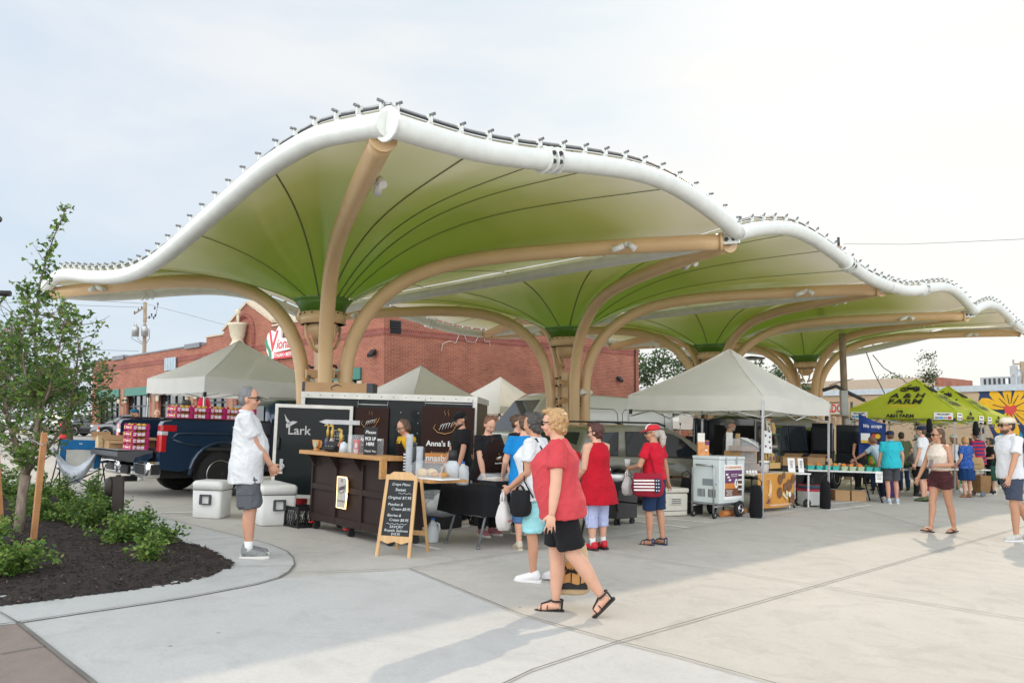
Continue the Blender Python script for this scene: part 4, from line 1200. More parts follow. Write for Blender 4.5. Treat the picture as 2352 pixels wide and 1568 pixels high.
def car(name,label,cat,M,pm,W_,top,belt,roof,wins,wheels,r,zb=.26,tumble=.20,glass=AUTOGL,front=None,spokes=10,group=None,extra=None,wshield=None,rwin=None,seams=(),handles=(),mirror=None,rtaper=.12):
	"""top: (x,z) outline of the lower body; belt/roof: (x,z) of the glasshouse; wins: side windows in (x, h)."""
	t = thing(name,label,cat,M=M,group=group)
	hw = W_ / 2
	x0,x1 = top[0][0],top[-1][0]
	xs = sorted({p[0] for p in top} | {x0 + (x1 - x0) * k / 26 for k in range(27)})
	rings = []
	for x in xs:
		e = min(1,(x - x0) / .55,(x1 - x) / .55) if True else 1
		w = hw * (1 - rtaper * (1 - math.sqrt(max(0,1 - (1 - max(0,e)) ** 2))))
		z = ipl(top,x); b = zb + .10 * (1 - e)
		half = [(w * .86,b),(w * .985,b + .10),(w,b + (z - b) * .45),(w * .985,b + (z - b) * .78),(w * .95,z - .05),(w * .86,z)]
		rings.append([(x,y,zz) for y,zz in half] + [(x,-y,zz) for y,zz in reversed(half)])
	me = MB().m(pm).loft(rings).mesh("body")
	c = MB()
	for wx in wheels: c.cyl((wx,-hw - .2,r),(wx,-hw + .32,r),r * 1.17,n=30).cyl((wx,hw - .32,r),(wx,hw + .2,r),r * 1.17,n=30)
	me = bool_cut(me,c.mesh("cut"))
	me.materials.clear(); me.materials.append(pm)
	link_mesh("body",me,t)
	a = MB().m(BLACKPL)
	for wx in wheels:
		for sd in (-1,1):
			a.tube([(wx + math.cos(k) * r * 1.19,sd * (hw - .005),r + math.sin(k) * r * 1.19) for k in [PI * j / 14 for j in range(15)]],.028,5)
	a.bx(x0 + .5,x1 - .5,-hw * .985,hw * .985,zb - .03,zb + .07)
	a.build("arch_trim",parent=t)
	gx = sorted({p[0] for p in roof} | {roof[0][0] + (roof[-1][0] - roof[0][0]) * k / 18 for k in range(19)})
	rings = []
	for x in gx:
		zt = ipl(roof,x); zl = ipl(belt,x); f = min(1,max(0.02,(zt - zl) / max(.01,max(p[1] for p in roof) - zl)))
		wb,wt = hw * .95,hw * (.95 - tumble * f)
		rings.append([(x,wb,zl - .06),(x,wb * .5 + wt * .5,(zl - .06 + zt - .06 * f) / 2),(x,wt,zt - .06 * f),(x,wt * .86,zt - .012),(x,wt * .4,zt),(x,-wt * .4,zt),(x,-wt * .86,zt - .012),(x,-wt,zt - .06 * f),(x,-(wb * .5 + wt * .5),(zl - .06 + zt - .06 * f) / 2),(x,-wb,zl - .06)])
	MB().m(pm).loft(rings).build("roof",parent=t)
	zmax = max(p[1] for p in roof)
	def gp(x,h,sd,off=.012):
		zt = ipl(roof,x); zl = ipl(belt,x); f = min(1,max(0.02,(zt - zl) / max(.01,zmax - zl)))
		wb,wt = hw * .95,hw * (.95 - tumble * f)
		y = wb + (wt - wb) * h
		return Vector((x,sd * (y + off),zl - .06 + (zt - .06 * f - zl + .06) * h))
	for wn in wins:
		for sd in (-1,1):
			g = MB().m(glass)
			n = len(wn)
			cx = sum(p[0] for p in wn) / n; ch = sum(p[1] for p in wn) / n
			g.prism([gp(x,h,sd) for x,h in wn],(0,sd * .004,0))
			w_ = g.build("side_window",parent=t)
			MB().m(BLACKPL).tube([gp(x,h,sd,.012) for x,h in wn],.012,4,closed=True).build("seal",parent=w_)
	for nm,wsp in (("windscreen",wshield),("rear_window",rwin)):
		if not wsp: continue
		(xa,za),(xb,zb_),wa,wb2 = wsp
		d = Vector((zb_ - za,0,xa - xb)); d.normalize()
		if (d.x > 0) != (nm == "windscreen"): d = -d
		o_ = d * .02
		MB().m(glass).prism([Vector((xa,-wa,za)) + o_,Vector((xa,wa,za)) + o_,Vector((xb,wb2,zb_)) + o_,Vector((xb,-wb2,zb_)) + o_],d * .006).build(nm,parent=t)
	s = MB().m(BLACKPL)
	for sx in seams:
		for sd in (-1,1):
			z = ipl(belt,sx)
			s.tube([(sx,sd * hw * .985,zb + .12),(sx,sd * (hw * 1.001),zb + (z - zb) * .45),(sx,sd * hw * .955,z - .06)],.007,4)
	if seams: s.build("door_seam",parent=t)
	for hx in handles:
		for sd in (-1,1): MB().m(pm).bx(hx - .1,hx + .1,sd * hw * .985 - .02,sd * hw * .985 + .03,ipl(belt,hx) - .16,ipl(belt,hx) - .12,.008).build("door_handle",parent=t)
	if mirror:
		for sd in (-1,1): MB().m(pm).ell((mirror[0],sd * (hw + .10),mirror[1]),(.08,.13,.10)).build("wing_mirror",parent=t)
	for wx in wheels:
		for sd in (-1,1): wheel(t,wx,sd * (hw - .13),r,.23,spokes,side=sd)
	if extra: extra(t,hw)
	return t
def Mat(x,y,yaw): return frame((x,y,gz(x,y)),yaw,True)
# --- tan green SUV behind the shoppers, nose to the right
SUVP = paint("suv_tan_green",(.21,.205,.165),.4)
def suv_extra(t,hw):
	MB().m(CHROME).bx(-1.2,1.35,-hw - .004,-hw + .02,.60,.645).bx(-1.2,1.35,hw - .02,hw + .004,.60,.645).build("sill_trim",parent=t)
	s = MB().m(BLACKPL)
	for sd in (-1,1): s.tube([(-1.9,sd * .62,1.70),(-1.7,sd * .64,1.76),(.0,sd * .64,1.79),(.25,sd * .62,1.73)],.022,6)
	s.build("roof_rail",parent=t)
	for sd in (-1,1): MB().m(REDL).box((-2.33,sd * .78,1.0),(.10,.22,.28),bev=.03).build("tail_lamp",parent=t)
	for sd in (-1,1): MB().m(LAMP).box((2.22,sd * .72,.82),(.22,.32,.16),bev=.04).build("headlamp",parent=t)
car("parked_suv","tan green SUV with dark rear windows, parked behind the shoppers","car",Mat(2.55,17.0,R(36)) @ Matrix.Diagonal((1,1,.93,1)),SUVP,1.92,
	[(-2.42,.85),(-2.35,1.05),(-1.5,1.09),(1.0,1.06),(1.15,1.05),(2.0,.92),(2.35,.74),(2.42,.6)],
	[(-2.35,1.08),(1.6,1.04)],[(-2.30,1.15),(-2.05,1.56),(-1.7,1.68),(-.8,1.73),(.0,1.72),(.5,1.64),(1.55,1.06)],
	[[(-1.95,.12),(-1.35,.10),(-1.22,.86),(-1.62,.84)],[(-1.12,.10),(-.12,.10),(-.12,.88),(-1.02,.86)],[(-.02,.10),(1.12,.12),(.55,.80),(.30,.88),(-.02,.88)]],
	(-1.42,1.42),.37,seams=(-1.2,-.07,1.05),handles=(-1.0,.12),mirror=(.95,1.08),wshield=((1.50,1.10),(.56,1.60),.78,.60),rwin=((-2.26,1.14),(-2.06,1.52),.72,.60),extra=suv_extra)
# --- white high roof van
VANW = paint("van_white",(.72,.73,.71),.0)
def van_extra(t,hw):
	s = MB().m(BLACKPL)
	for sd in (-1,1):
		s.tube([(-3.3,sd * hw * 1.0,.95),(.9,sd * hw * 1.0,.95)],.012,4)
		s.tube([(-3.35,sd * (hw * .945),1.62),(1.2,sd * (hw * .945),1.62)],.008,4)
		for xa,xb in ((-3.2,-1.4),(-1.2,.55)):
			s.tube([(xa,sd * hw * .95,1.38),(xa,sd * (hw * .89),2.0),(xa + .12,sd * (hw * .865),2.12),(xb - .1,sd * (hw * .865),2.12),(xb,sd * (hw * .88),2.0),(xb,sd * hw * .95,1.38)],.010,4)
	s.build("panel_groove",parent=t)
	for sd in (-1,1):
		MB().m(BLACKPL).tube([(1.55,sd * hw * .97,1.22),(1.62,sd * (hw + .22),1.28)],.03,6).box((1.63,sd * (hw + .22),1.42),(.12,.20,.36),bev=.04).build("wing_mirror",parent=t)
		MB().m(LAMP).box((3.42,sd * .80,.98),(.2,.26,.28),bev=.05).build("headlamp",parent=t)
	MB().m(BLACKPL).bx(3.50,3.62,-.8,.8,.38,.72,.04).bx(3.52,3.60,-.5,.5,.80,1.0,.02).build("bumper",parent=t)
	MB().m(BLACKPL).tube([(1.5,.7,2.42),(1.45,.7,2.85)],.012,5).build("aerial",parent=t)
	for sd in (-1,1):
		MB().m(BLACKPL).ell((1.55,sd * .45,1.52),(.10,.14,.17)).box((1.5,sd * .45,1.15),(.14,.48,.6),bev=.05).build("seat",parent=t)
car("white_van","white high roof panel van with a dark cab window, parked behind the tables","van",Mat(1.66,23.55,R(208)) @ Matrix.Diagonal((.86,1,1,1)),VANW,2.0,
	[(-3.6,1.25),(-3.5,1.35),(2.4,1.33),(2.55,1.30),(3.3,1.12),(3.55,.9),(3.62,.6)],
	[(-3.58,1.32),(2.7,1.30)],[(-3.58,2.38),(-3.4,2.46),(-1,2.52),(1.0,2.54),(1.4,2.50),(1.75,2.30),(2.65,1.33)],
	[[(1.02,.08),(2.05,.10),(1.72,.60),(1.45,.68),(1.08,.68)]],
	(-2.2,2.35),.36,zb=.32,tumble=.12,seams=(.85,2.25,-1.1),handles=(1.0,),wshield=((2.58,1.38),(1.74,2.28),.86,.74),extra=van_extra,spokes=6)
# --- black passenger van with its doors open
VANB = paint("van_black",(.010,.013,.018),.2)
def bvan_extra(t,hw):
	for hx,wd,ang in ((-.18,.72,R(-108)),(1.55,.95,R(-78))):
		d = MB().m(VANB).bx(0,wd,-.03,.03,.38,1.10,.02).bx(0,wd,-.026,.026,1.10,1.90,.02).build("side_door",parent=t,M=Matrix.Translation((hx,-hw - .03,0)) @ Matrix.Rotation(ang,4,'Z'))
		MB().m(AUTOGL).bx(.12,wd - .1,-.036,.036,1.15,1.72,.015).build("door_glass",parent=d)
		MB().m(GALV).bx(.0,wd,-.04,-.031,.55,.60).build("door_trim",parent=d)
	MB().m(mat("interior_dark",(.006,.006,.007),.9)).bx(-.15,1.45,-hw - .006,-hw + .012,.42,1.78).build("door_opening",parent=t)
	for sd in (-1,1): MB().m(REDL).box((-2.66,sd * .93,1.30),(.08,.12,.55),bev=.02).build("tail_lamp",parent=t)
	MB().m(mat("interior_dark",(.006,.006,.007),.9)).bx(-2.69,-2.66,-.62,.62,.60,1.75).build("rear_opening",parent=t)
	for sd,a in ((-1,R(196)),(1,R(164))):
		d = MB().m(VANB).bx(0,.68,-.03,.03,.45,1.92,.02).build("rear_door",parent=t,M=Matrix.Translation((-2.66,sd * .86,0)) @ Matrix.Rotation(a + sd * R(14),4,'Z'))
		MB().m(AUTOGL).bx(.1,.58,-.036,.036,1.15,1.75,.015).build("door_glass",parent=d)
	MB().m(GALV).bx(-2.76,-2.66,-.9,.9,.40,.58,.03).build("bumper",parent=t)
car("black_van","black passenger van with side and rear doors open behind the vendor tent","van",Mat(7.75,23.3,YAW_U),VANB,2.0,
	[(-2.65,1.0),(-2.6,1.12),(1.4,1.10),(1.6,1.08),(2.4,.95),(2.6,.7),(2.66,.5)],
	[(-2.64,1.10),(1.7,1.08)],[(-2.64,1.92),(-2.4,2.03),(.2,2.06),(.7,2.0),(1.68,1.10)],
	[[(-2.35,.10),(-1.45,.10),(-1.45,.80),(-2.30,.80)],[(-1.35,.10),(-.30,.10),(-.30,.80),(-1.35,.80)],[(.55,.10),(1.25,.12),(.75,.72),(.55,.78)]],
	(-1.75,1.75),.36,zb=.34,tumble=.10,seams=(-.22,.45,1.4),wshield=((1.64,1.16),(.75,1.95),.84,.74),extra=bvan_extra,spokes=8)
# --- far row of parked cars
GREYP = paint("car_grey",(.14,.145,.155),.6)
DARKP = paint("car_dark",(.022,.025,.032),.4)
WHITEP = paint("car_white",(.62,.63,.64),.1)
def front_face(t,hw,x=2.3):
	MB().m(BLACKPL).box((x - .02,0,.60),(.12,1.0,.30),bev=.04).box((x - .05,0,.34),(.12,1.3,.12),bev=.03).build("grille",parent=t)
	MB().m(CHROME).tube([(x + .05,-.25,.78),(x + .06,-.15,.55),(x + .06,.15,.55),(x + .05,.25,.78)],.03,6).build("grille_trim",parent=t)
	for sd in (-1,1): MB().m(LAMP).box((x - .12,sd * .68,.80),(.28,.36,.14),rot=Matrix.Rotation(sd * R(-25),3,'Z'),bev=.04).build("headlamp",parent=t)
SUVARGS = dict(top=[(-2.35,.8),(-2.3,1.0),(-1.4,1.05),(.9,1.03),(1.1,1.02),(1.9,.92),(2.22,.78),(2.35,.55)],belt=[(-2.3,1.04),(1.5,1.02)],
			   roof=[(-2.22,1.12),(-1.95,1.52),(-1.5,1.65),(-.6,1.70),(.1,1.67),(.5,1.58),(1.45,1.05)],
			   wins=[[(-1.85,.18),(-1.35,.10),(-1.2,.82),(-1.5,.80)],[(-1.12,.10),(-.17,.10),(-.17,.86),(-1.0,.85)],[(-.05,.10),(1.02,.12),(.5,.74),(.28,.84),(-.05,.86)]])
_gs = G(243,1008)
car("parked_suv","grey SUV facing left, parked in the far row behind two traffic cones","car",Mat(_gs.x + 1.25,_gs.y + .96,R(187)),GREYP,1.84,wheels=(-1.35,1.36),r=.36,seams=(-1.15,-.1,.95),handles=(-.95,.1),mirror=(.9,1.05),wshield=((1.38,1.10),(.55,1.54),.76,.60),rwin=((-2.18,1.14),(-1.98,1.48),.7,.6),extra=front_face,**SUVARGS)
p = G(170,1001)
car("parked_suv","dark blue SUV in the far row, partly behind the young tree","car",Mat(p.x + 1.25,p.y + .96,R(186)),DARKP,1.84,wheels=(-1.35,1.36),r=.36,seams=(-1.15,-.1,.95),mirror=(.9,1.05),wshield=((1.38,1.10),(.55,1.54),.76,.60),extra=front_face,**SUVARGS)
p = at(175,962,66)
car("parked_suv","white SUV furthest back among the cars behind the young tree","car",frame((p.x,p.y,gz(p.x,p.y)),R(176)),WHITEP,1.84,wheels=(-1.35,1.36),r=.36,wshield=((1.38,1.10),(.55,1.54),.76,.60),extra=front_face,**SUVARGS)
p = at(60,966,58)
car("parked_suv","pale silver SUV at the far left, glimpsed through the young tree's leaves","car",frame((p.x,p.y,gz(p.x,p.y)),R(178)),paint("car_silver",(.45,.46,.47),.5),1.84,wheels=(-1.35,1.36),r=.36,wshield=((1.38,1.10),(.55,1.54),.76,.60),extra=front_face,**SUVARGS)
# --- dark blue pickup with the tailgate down, backed towards us
NAVYP = paint("pickup_navy",(.012,.034,.075),.35)
GREYPL = mat("tailgate_grey",(.075,.077,.085),.5,var=.06)
TYAW = R(46.4)
wc = G(494,1139)
TM0 = frame((wc.x,wc.y,gz(wc.x,wc.y)),TYAW,True) @ Matrix.Translation((1.85,.86,0))
TM = TM0.copy(); TM.translation.z = TM.translation.z
pk = thing("pickup_truck","dark blue pickup truck with its tailgate down and fruit boxes on the bed","pickup truck",M=TM)
hw = 1.03
def arch(cx,r0,n=14): return [(cx - math.cos(PI * k / n) * r0,.42 + math.sin(PI * k / n) * r0) for k in range(n + 1)]
for sd in (-1,1):
	out = [(-3.0,.52),(-2.62,.48)] + [(x,z) for x,z in arch(-1.85,.56) if z > .47] + [(-1.2,.46),(-.86,.46),(-.86,1.40),(-2.75,1.40),(-2.96,1.37),(-3.0,1.30)]
	a = MB().m(NAVYP)
	a.prism([(x,sd * hw,z) for x,z in out],(0,-sd * .16,0))
	o = a.build("bed_side",parent=pk)
	b = MB().m(NAVYP).tube([(x,sd * (hw + .012),z) for x,z in arch(-1.85,.60)],.035,6)
	b.tube([(-2.80,sd * (hw + .0),1.06),(-2.72,sd * (hw + .012),1.16),(-2.5,sd * (hw + .016),1.17),(-1.6,sd * (hw + .016),1.17),(-.9,sd * (hw + .01),1.15)],.022,6)
	b.tube([(-2.78,sd * (hw + .0),1.05),(-2.6,sd * (hw + .012),.99),(-2.3,sd * (hw + .014),.93)],.018,6)
	b.build("body_crease",parent=o)
	MB().m(BLACKPL).bx(-2.98,-.88,sd * hw - sd * .17 if sd > 0 else -hw - .004,hw + .004 if sd > 0 else -hw + .17,1.402,1.44,.01).build("bed_rail_cap",parent=pk)
	l = MB().m(REDL).box((-2.86,sd * .958,1.25),(.30,.165,.15),bev=.03).box((-2.95,sd * .955,.98),(.14,.17,.34),bev=.03)
	l.m(LAMP).box((-2.945,sd * .955,1.16),(.13,.168,.07),bev=.01); l.build("tail_lamp",parent=pk)
MB().m(mat("bed_liner",(.02,.02,.021),.9)).bx(-2.98,-.87,-.86,.86,.80,.86).bx(-.98,-.87,-.86,.86,.86,1.38).build("bed_floor",parent=pk)
s = MB().m(GREYPL)
prof = [(0,.74),(-.10,.66),(-.35,.64),(-.60,.74),(-.60,.82),(0,.845)]
g = MB().m(GREYPL).prism([(-3.03 + x,-.79,z) for x,z in prof],(0,1.58,0))
g.m(NAVYP).prism([(-3.03 + x,-.80,z) for x,z in ((0,.735),(-.10,.655),(-.33,.635),(-.30,.72),(-.05,.80),(0,.80))],(0,.008,0))
g.m(GALV).bx(-3.60,-3.1,-.70,.70,.846,.852); g.build("tailgate",parent=pk)
s = MB().m(CHROME)
for sd in (-1,1):
	y0,y1 = sorted((sd * .36,sd * 1.02))
	s.bx(-3.20,-2.94,y0,y1,.36,.66,.055,3)
s.bx(-3.18,-3.0,-.37,.37,.38,.56,.02); s.m(BLACKPL)
for sd in (-1,1):
	y0,y1 = sorted((sd * .50,sd * .90)); s.bx(-3.206,-3.19,y0,y1,.43,.60,.006)
	s.bx(-3.13,-2.98,sd * 1.022 - .004,sd * 1.022 + .004,.43,.60)
s.bx(-3.21,-3.19,-.17,.17,.40,.54).box((-3.1,0,.30),(.25,.1,.1))
s.build("rear_bumper",parent=pk)
cabr = []
for x,zr in ((-.84,1.42),(-.80,1.72),(-.55,1.88),(.2,1.92),(.75,1.86),(1.55,1.36)):
	f = max(.02,(zr - 1.30) / .62); wb,wt = hw * .97,hw * (.97 - .2 * min(1,f))
	cabr.append([(x,wb,1.26),(x,wt,zr - .05),(x,wt * .8,zr),(x,-wt * .8,zr),(x,-wt,zr - .05),(x,-wb,1.26)])
MB().m(NAVYP).loft(cabr).build("cab_roof",parent=pk)
for sd in (-1,1):
	out = [(-.85,.46),(1.25,.46)] + [(x,z) for x,z in arch(1.85,.56) if z > .47] + [(2.6,.5),(2.85,.6),(2.88,1.05),(2.7,1.18),(1.55,1.30),(-.85,1.34)]
	MB().m(NAVYP).prism([(x,sd * hw,z) for x,z in out],(0,-sd * .2,0)).build("cab_side",parent=pk)
	for x0,x1,x2,x3 in ((-.74,.30,.30,-.66),(.40,1.38,.80,.40)):
		yb,yt = sd * (hw * .97 + .01),sd * (hw * .79 + .012)
		MB().m(AUTOGL).prism([(x0,yb - sd * .02,1.36),(x1,yb - sd * .02,1.36),(x2,yt,1.80),(x3,yt,1.80)],(0,sd * .008,0)).build("side_window",parent=pk)
	MB().m(BLACKPL).box((1.15,sd * 1.14,1.42),(.12,.22,.26),bev=.04).build("wing_mirror",parent=pk)
	for wx in (-1.85,1.85): wheel(pk,wx,sd * .86,.42,.27,6,.62,sd)
MB().m(NAVYP).bx(1.2,2.86,-.83,.83,.9,1.24,.05).bx(-.84,1.2,-.83,.83,.5,1.3).build("bonnet",parent=pk)
MB().m(BLACKPL).bx(-2.9,2.8,-.7,.7,.34,.50).build("chassis",parent=pk)
MB().m(BLACKPL).cyl((-2.9,-.86,.42),(-2.9 + .01,-.86,.42),.01).bx(-2.5,-1.25,-.86,.86,.45,.80).build("inner_arch",parent=pk)
MB().m(AUTOGL).prism([(-.845,-.7,1.44),(-.845,.7,1.44),(-.81,.62,1.74),(-.81,-.62,1.74)],(-.012,0,0)).build("rear_window",parent=pk)
# --- cones and posts in the far lot
CONE = mat("cone_orange",(.72,.10,.015),.6,var=.06)
REFL = mat("reflective_white",(.75,.74,.72),.5,var=.03)
for px,py,top_,lab in ((225,1015,950,"orange traffic cone right in front of the grey SUV's wheel"),(156,1010,951,"orange traffic cone left of the grey SUV, by the striped post")):
	b = at(px,py,40.0 if px > 200 else 41.0); b.z = gz(b.x,b.y)
	h = .92
	o = thing("traffic_cone",lab,"traffic cone",b,0,"orange traffic cones in the car park")
	MB().m(CONE).bx(-.2,.2,-.2,.2,0,.04).lathe([(.16,.04),(.03,h),(0,h)],n=16).build("cone",parent=o)
	for z0,z1 in ((.45,.58),(.66,.76)):
		r = lambda z: .16 - .13 * (z - .04) / (h - .04) + .004
		MB().m(REFL).lathe([(r(z0),z0),(r(z1),z1)],n=16).build("reflective_band",parent=o)
for px,py,lab in ((146,1016,"red and black striped post beside the left cone"),(286,1010,"red and black striped post by the pickup's tailgate")):
	b = at(px,py,38.0); b.z = gz(b.x,b.y)
	o = thing("striped_post",lab,"post",b,0,"red and black striped posts")
	s = MB()
	for k in range(4): s.m(BLACKPL if k % 2 == 0 else mat("post_red",(.6,.03,.03),.5)).cyl((0,0,k * .27),(0,0,k * .27 + .27),.20,n=14)
	s.m(REFL).cyl((0,0,1.08),(0,0,1.12),.19,n=14); s.build("barrel",parent=o)
# ================================================================== stalls
ALU = mat("tent_aluminium",(.55,.56,.57),.4,.7,var=.05)
WHITECL = cloth_translucent("tent_white",(.86,.86,.84),.45,.7)
CREAMCL = cloth_translucent("tent_cream",(.84,.83,.77),.45,.7)
LIMECL = cloth_translucent("tent_lime",(.56,.64,.055),.42,.6)
BLACKCL = fabric("black_cloth",(.012,.012,.014))
TXTBLK = mat("print_black",(.015,.015,.017),.6,var=0)
TXTWHT = mat("print_white",(.80,.80,.78),.6,var=0)
PAPER = mat("paper_white",(.80,.80,.79),.8,var=.02)
CARD = mat("cardboard",(.38,.235,.12),.85,var=.08,scale=5)
CLEAR = mat("clear_plastic",(.80,.84,.86),.08,alpha=.28,var=0)
CLEARD = mat("clear_acrylic",(.75,.78,.80),.06,alpha=.20,var=0)
PLW = mat("cooler_white",(.62,.62,.60),.4,var=.05,scale=3)
PLG = mat("cooler_latch",(.055,.06,.068),.5,var=.05)
def solo(name,mb,label,cat,M=None,group=None):
	return tag(mb.build(name,M=M),label,cat,group)
def tent(label,cx,cy,size,eave,peak,val,roofm,valm=None,yaw=None,bags=(),print_fn=None,leg_r=.018,legs_kick=.0,group="pop up market tents",truss=True,wall=None):
	yaw = YAW_U if yaw is None else yaw
	t = thing("market_tent",label,"tent",(cx,cy,gz(cx,cy)),yaw,group,tilt=True)
	h = size / 2; valm = valm or roofm
	cor = [(-h,-h),(h,-h),(h,h),(-h,h)]
	sag = lambda s: s ** .88
	for k in range(4):
		a,b = cor[k],cor[(k + 1) % 4]
		def fn(u,v,a=a,b=b):
			ex,ey = a[0] + (b[0] - a[0]) * u,a[1] + (b[1] - a[1]) * u
			dz = (peak - eave)
			z = eave + dz * (v * .80 + .20 * v * v) - .05 * math.sin(PI * u) * math.sin(PI * min(1,v * 1.0)) - .012 * math.sin(PI * u) * (1 - v)
			px_,py_ = ex * (1 - v),ey * (1 - v)
			w_ = mnoise.noise(Vector((px_ * 2.2 + k,py_ * 2.2,k * 3))) * .016 + max(0,1 - 5 * abs(mnoise.noise(Vector((px_ * 1.5 + py_ * .8,py_ * 1.5 - px_ * .6,k + size))))) * .010
			return (px_,py_,z + w_ * min(1,v * 8) * min(1,(1 - v) * 8) * min(1,6 * u * (1 - u) * 2))
		MB().m(roofm).grid(fn,22,20).build("roof_panel",parent=t)
		def fv(u,v,a=a,b=b):
			ex,ey = a[0] + (b[0] - a[0]) * u,a[1] + (b[1] - a[1]) * u
			nx,ny = (b[1] - a[1]) / size,-(b[0] - a[0]) / size
			w = .010 * math.sin(u * 9 + k) * v + .004
			return (ex + nx * w,ey + ny * w,eave - .012 * math.sin(PI * u) - val * v - .015 * math.sin(PI * u) * v)
		MB().m(valm).grid(fv,16,4).build("valance",parent=t)
		MB().m(roofm).tube([(a[0] * (1 - v),a[1] * (1 - v),eave + (peak - eave) * (v * .8 + .2 * v * v) + .004) for v in [q / 8 for q in range(9)]],.012,5).build("hip_seam",parent=t)
	for k,(x,y) in enumerate(cor):
		x *= .975; y *= .975
		s = MB().m(ALU).box((x + (x / h) * legs_kick * .5,y + (y / h) * legs_kick * .5,(eave - .1) / 2),(leg_r * 2,leg_r * 2,eave - .1))
		s.box((x,y,.012),(.09,.09,.024)).m(BLACKPL).box((x,y,eave - val - .05),(.06,.06,.1)).box((x,y,.95),(.05,.05,.07))
		s.build("leg",parent=t)
	if truss:
		s = MB().m(ALU); zt = eave - .10; zb = eave - .42
		for k in range(4):
			a,b = Vector((*cor[k],0)) * .97,Vector((*cor[(k + 1) % 4],0)) * .97
			m_ = (a + b) / 2
			for p,q in ((a,m_),(m_,b)):
				s.tube([p + Vector((0,0,zt)),q + Vector((0,0,zb))],.011,4); s.tube([p + Vector((0,0,zb)),q + Vector((0,0,zt))],.011,4)
			s.tube([m_ + Vector((0,0,zt - .1)),Vector((0,0,eave + .1))],.011,4)
		s.tube([(0,0,eave - .3),(0,0,peak - .03)],.015,6)
		s.build("truss",parent=t)
	if print_fn: print_fn(t,h)
	return t
def panel_M(k,u,v,size,eave,peak,off=.012):
	"""Frame on roof panel k (0: side facing local -Y, 3: side facing local -X)."""
	h = size / 2
	cor = [(-h,-h),(h,-h),(h,h),(-h,h)]
	a,b = Vector((*cor[k],0)),Vector((*cor[(k + 1) % 4],0))
	e = (b - a).normalized(); inn = Vector((-e.y,e.x,0))
	up = (inn * h + Vector((0,0,peak - eave))).normalized()
	p = (a + (b - a) * u) * (1 - v) + Vector((0,0,eave + (peak - eave) * (v * .8 + .2 * v * v)))
	M = face_M(p,e,up)
	n = Vector((M[0][2],M[1][2],M[2][2]))
	M.translation = p + n * off
	return M
def tractor(mb,M,s,col):
	"""A small tractor emblem drawn in the XY plane of M."""
	mb.m(col)
	def P(x,y): return M @ Vector((x * s,y * s,.002))
	for cx,cy,r in ((-.30,.0,.17),(.26,-.04,.12)):
		mb.tube([P(cx + math.cos(a) * r,cy + math.sin(a) * r) for a in [k * PI / 8 for k in range(16)]],s * .035,4,closed=True)
		mb.tube([P(cx - r * .4,cy),P(cx + r * .4,cy)],s * .03,4)
	mb.tube([P(-.18,.06),P(.34,.10)],s * .06,4); mb.tube([P(-.02,.14),P(.34,.15)],s * .05,4)
	mb.tube([P(-.24,.16),P(-.20,.34),P(-.10,.42)],s * .03,4); mb.tube([P(.16,.15),P(.16,.32)],s * .022,4)
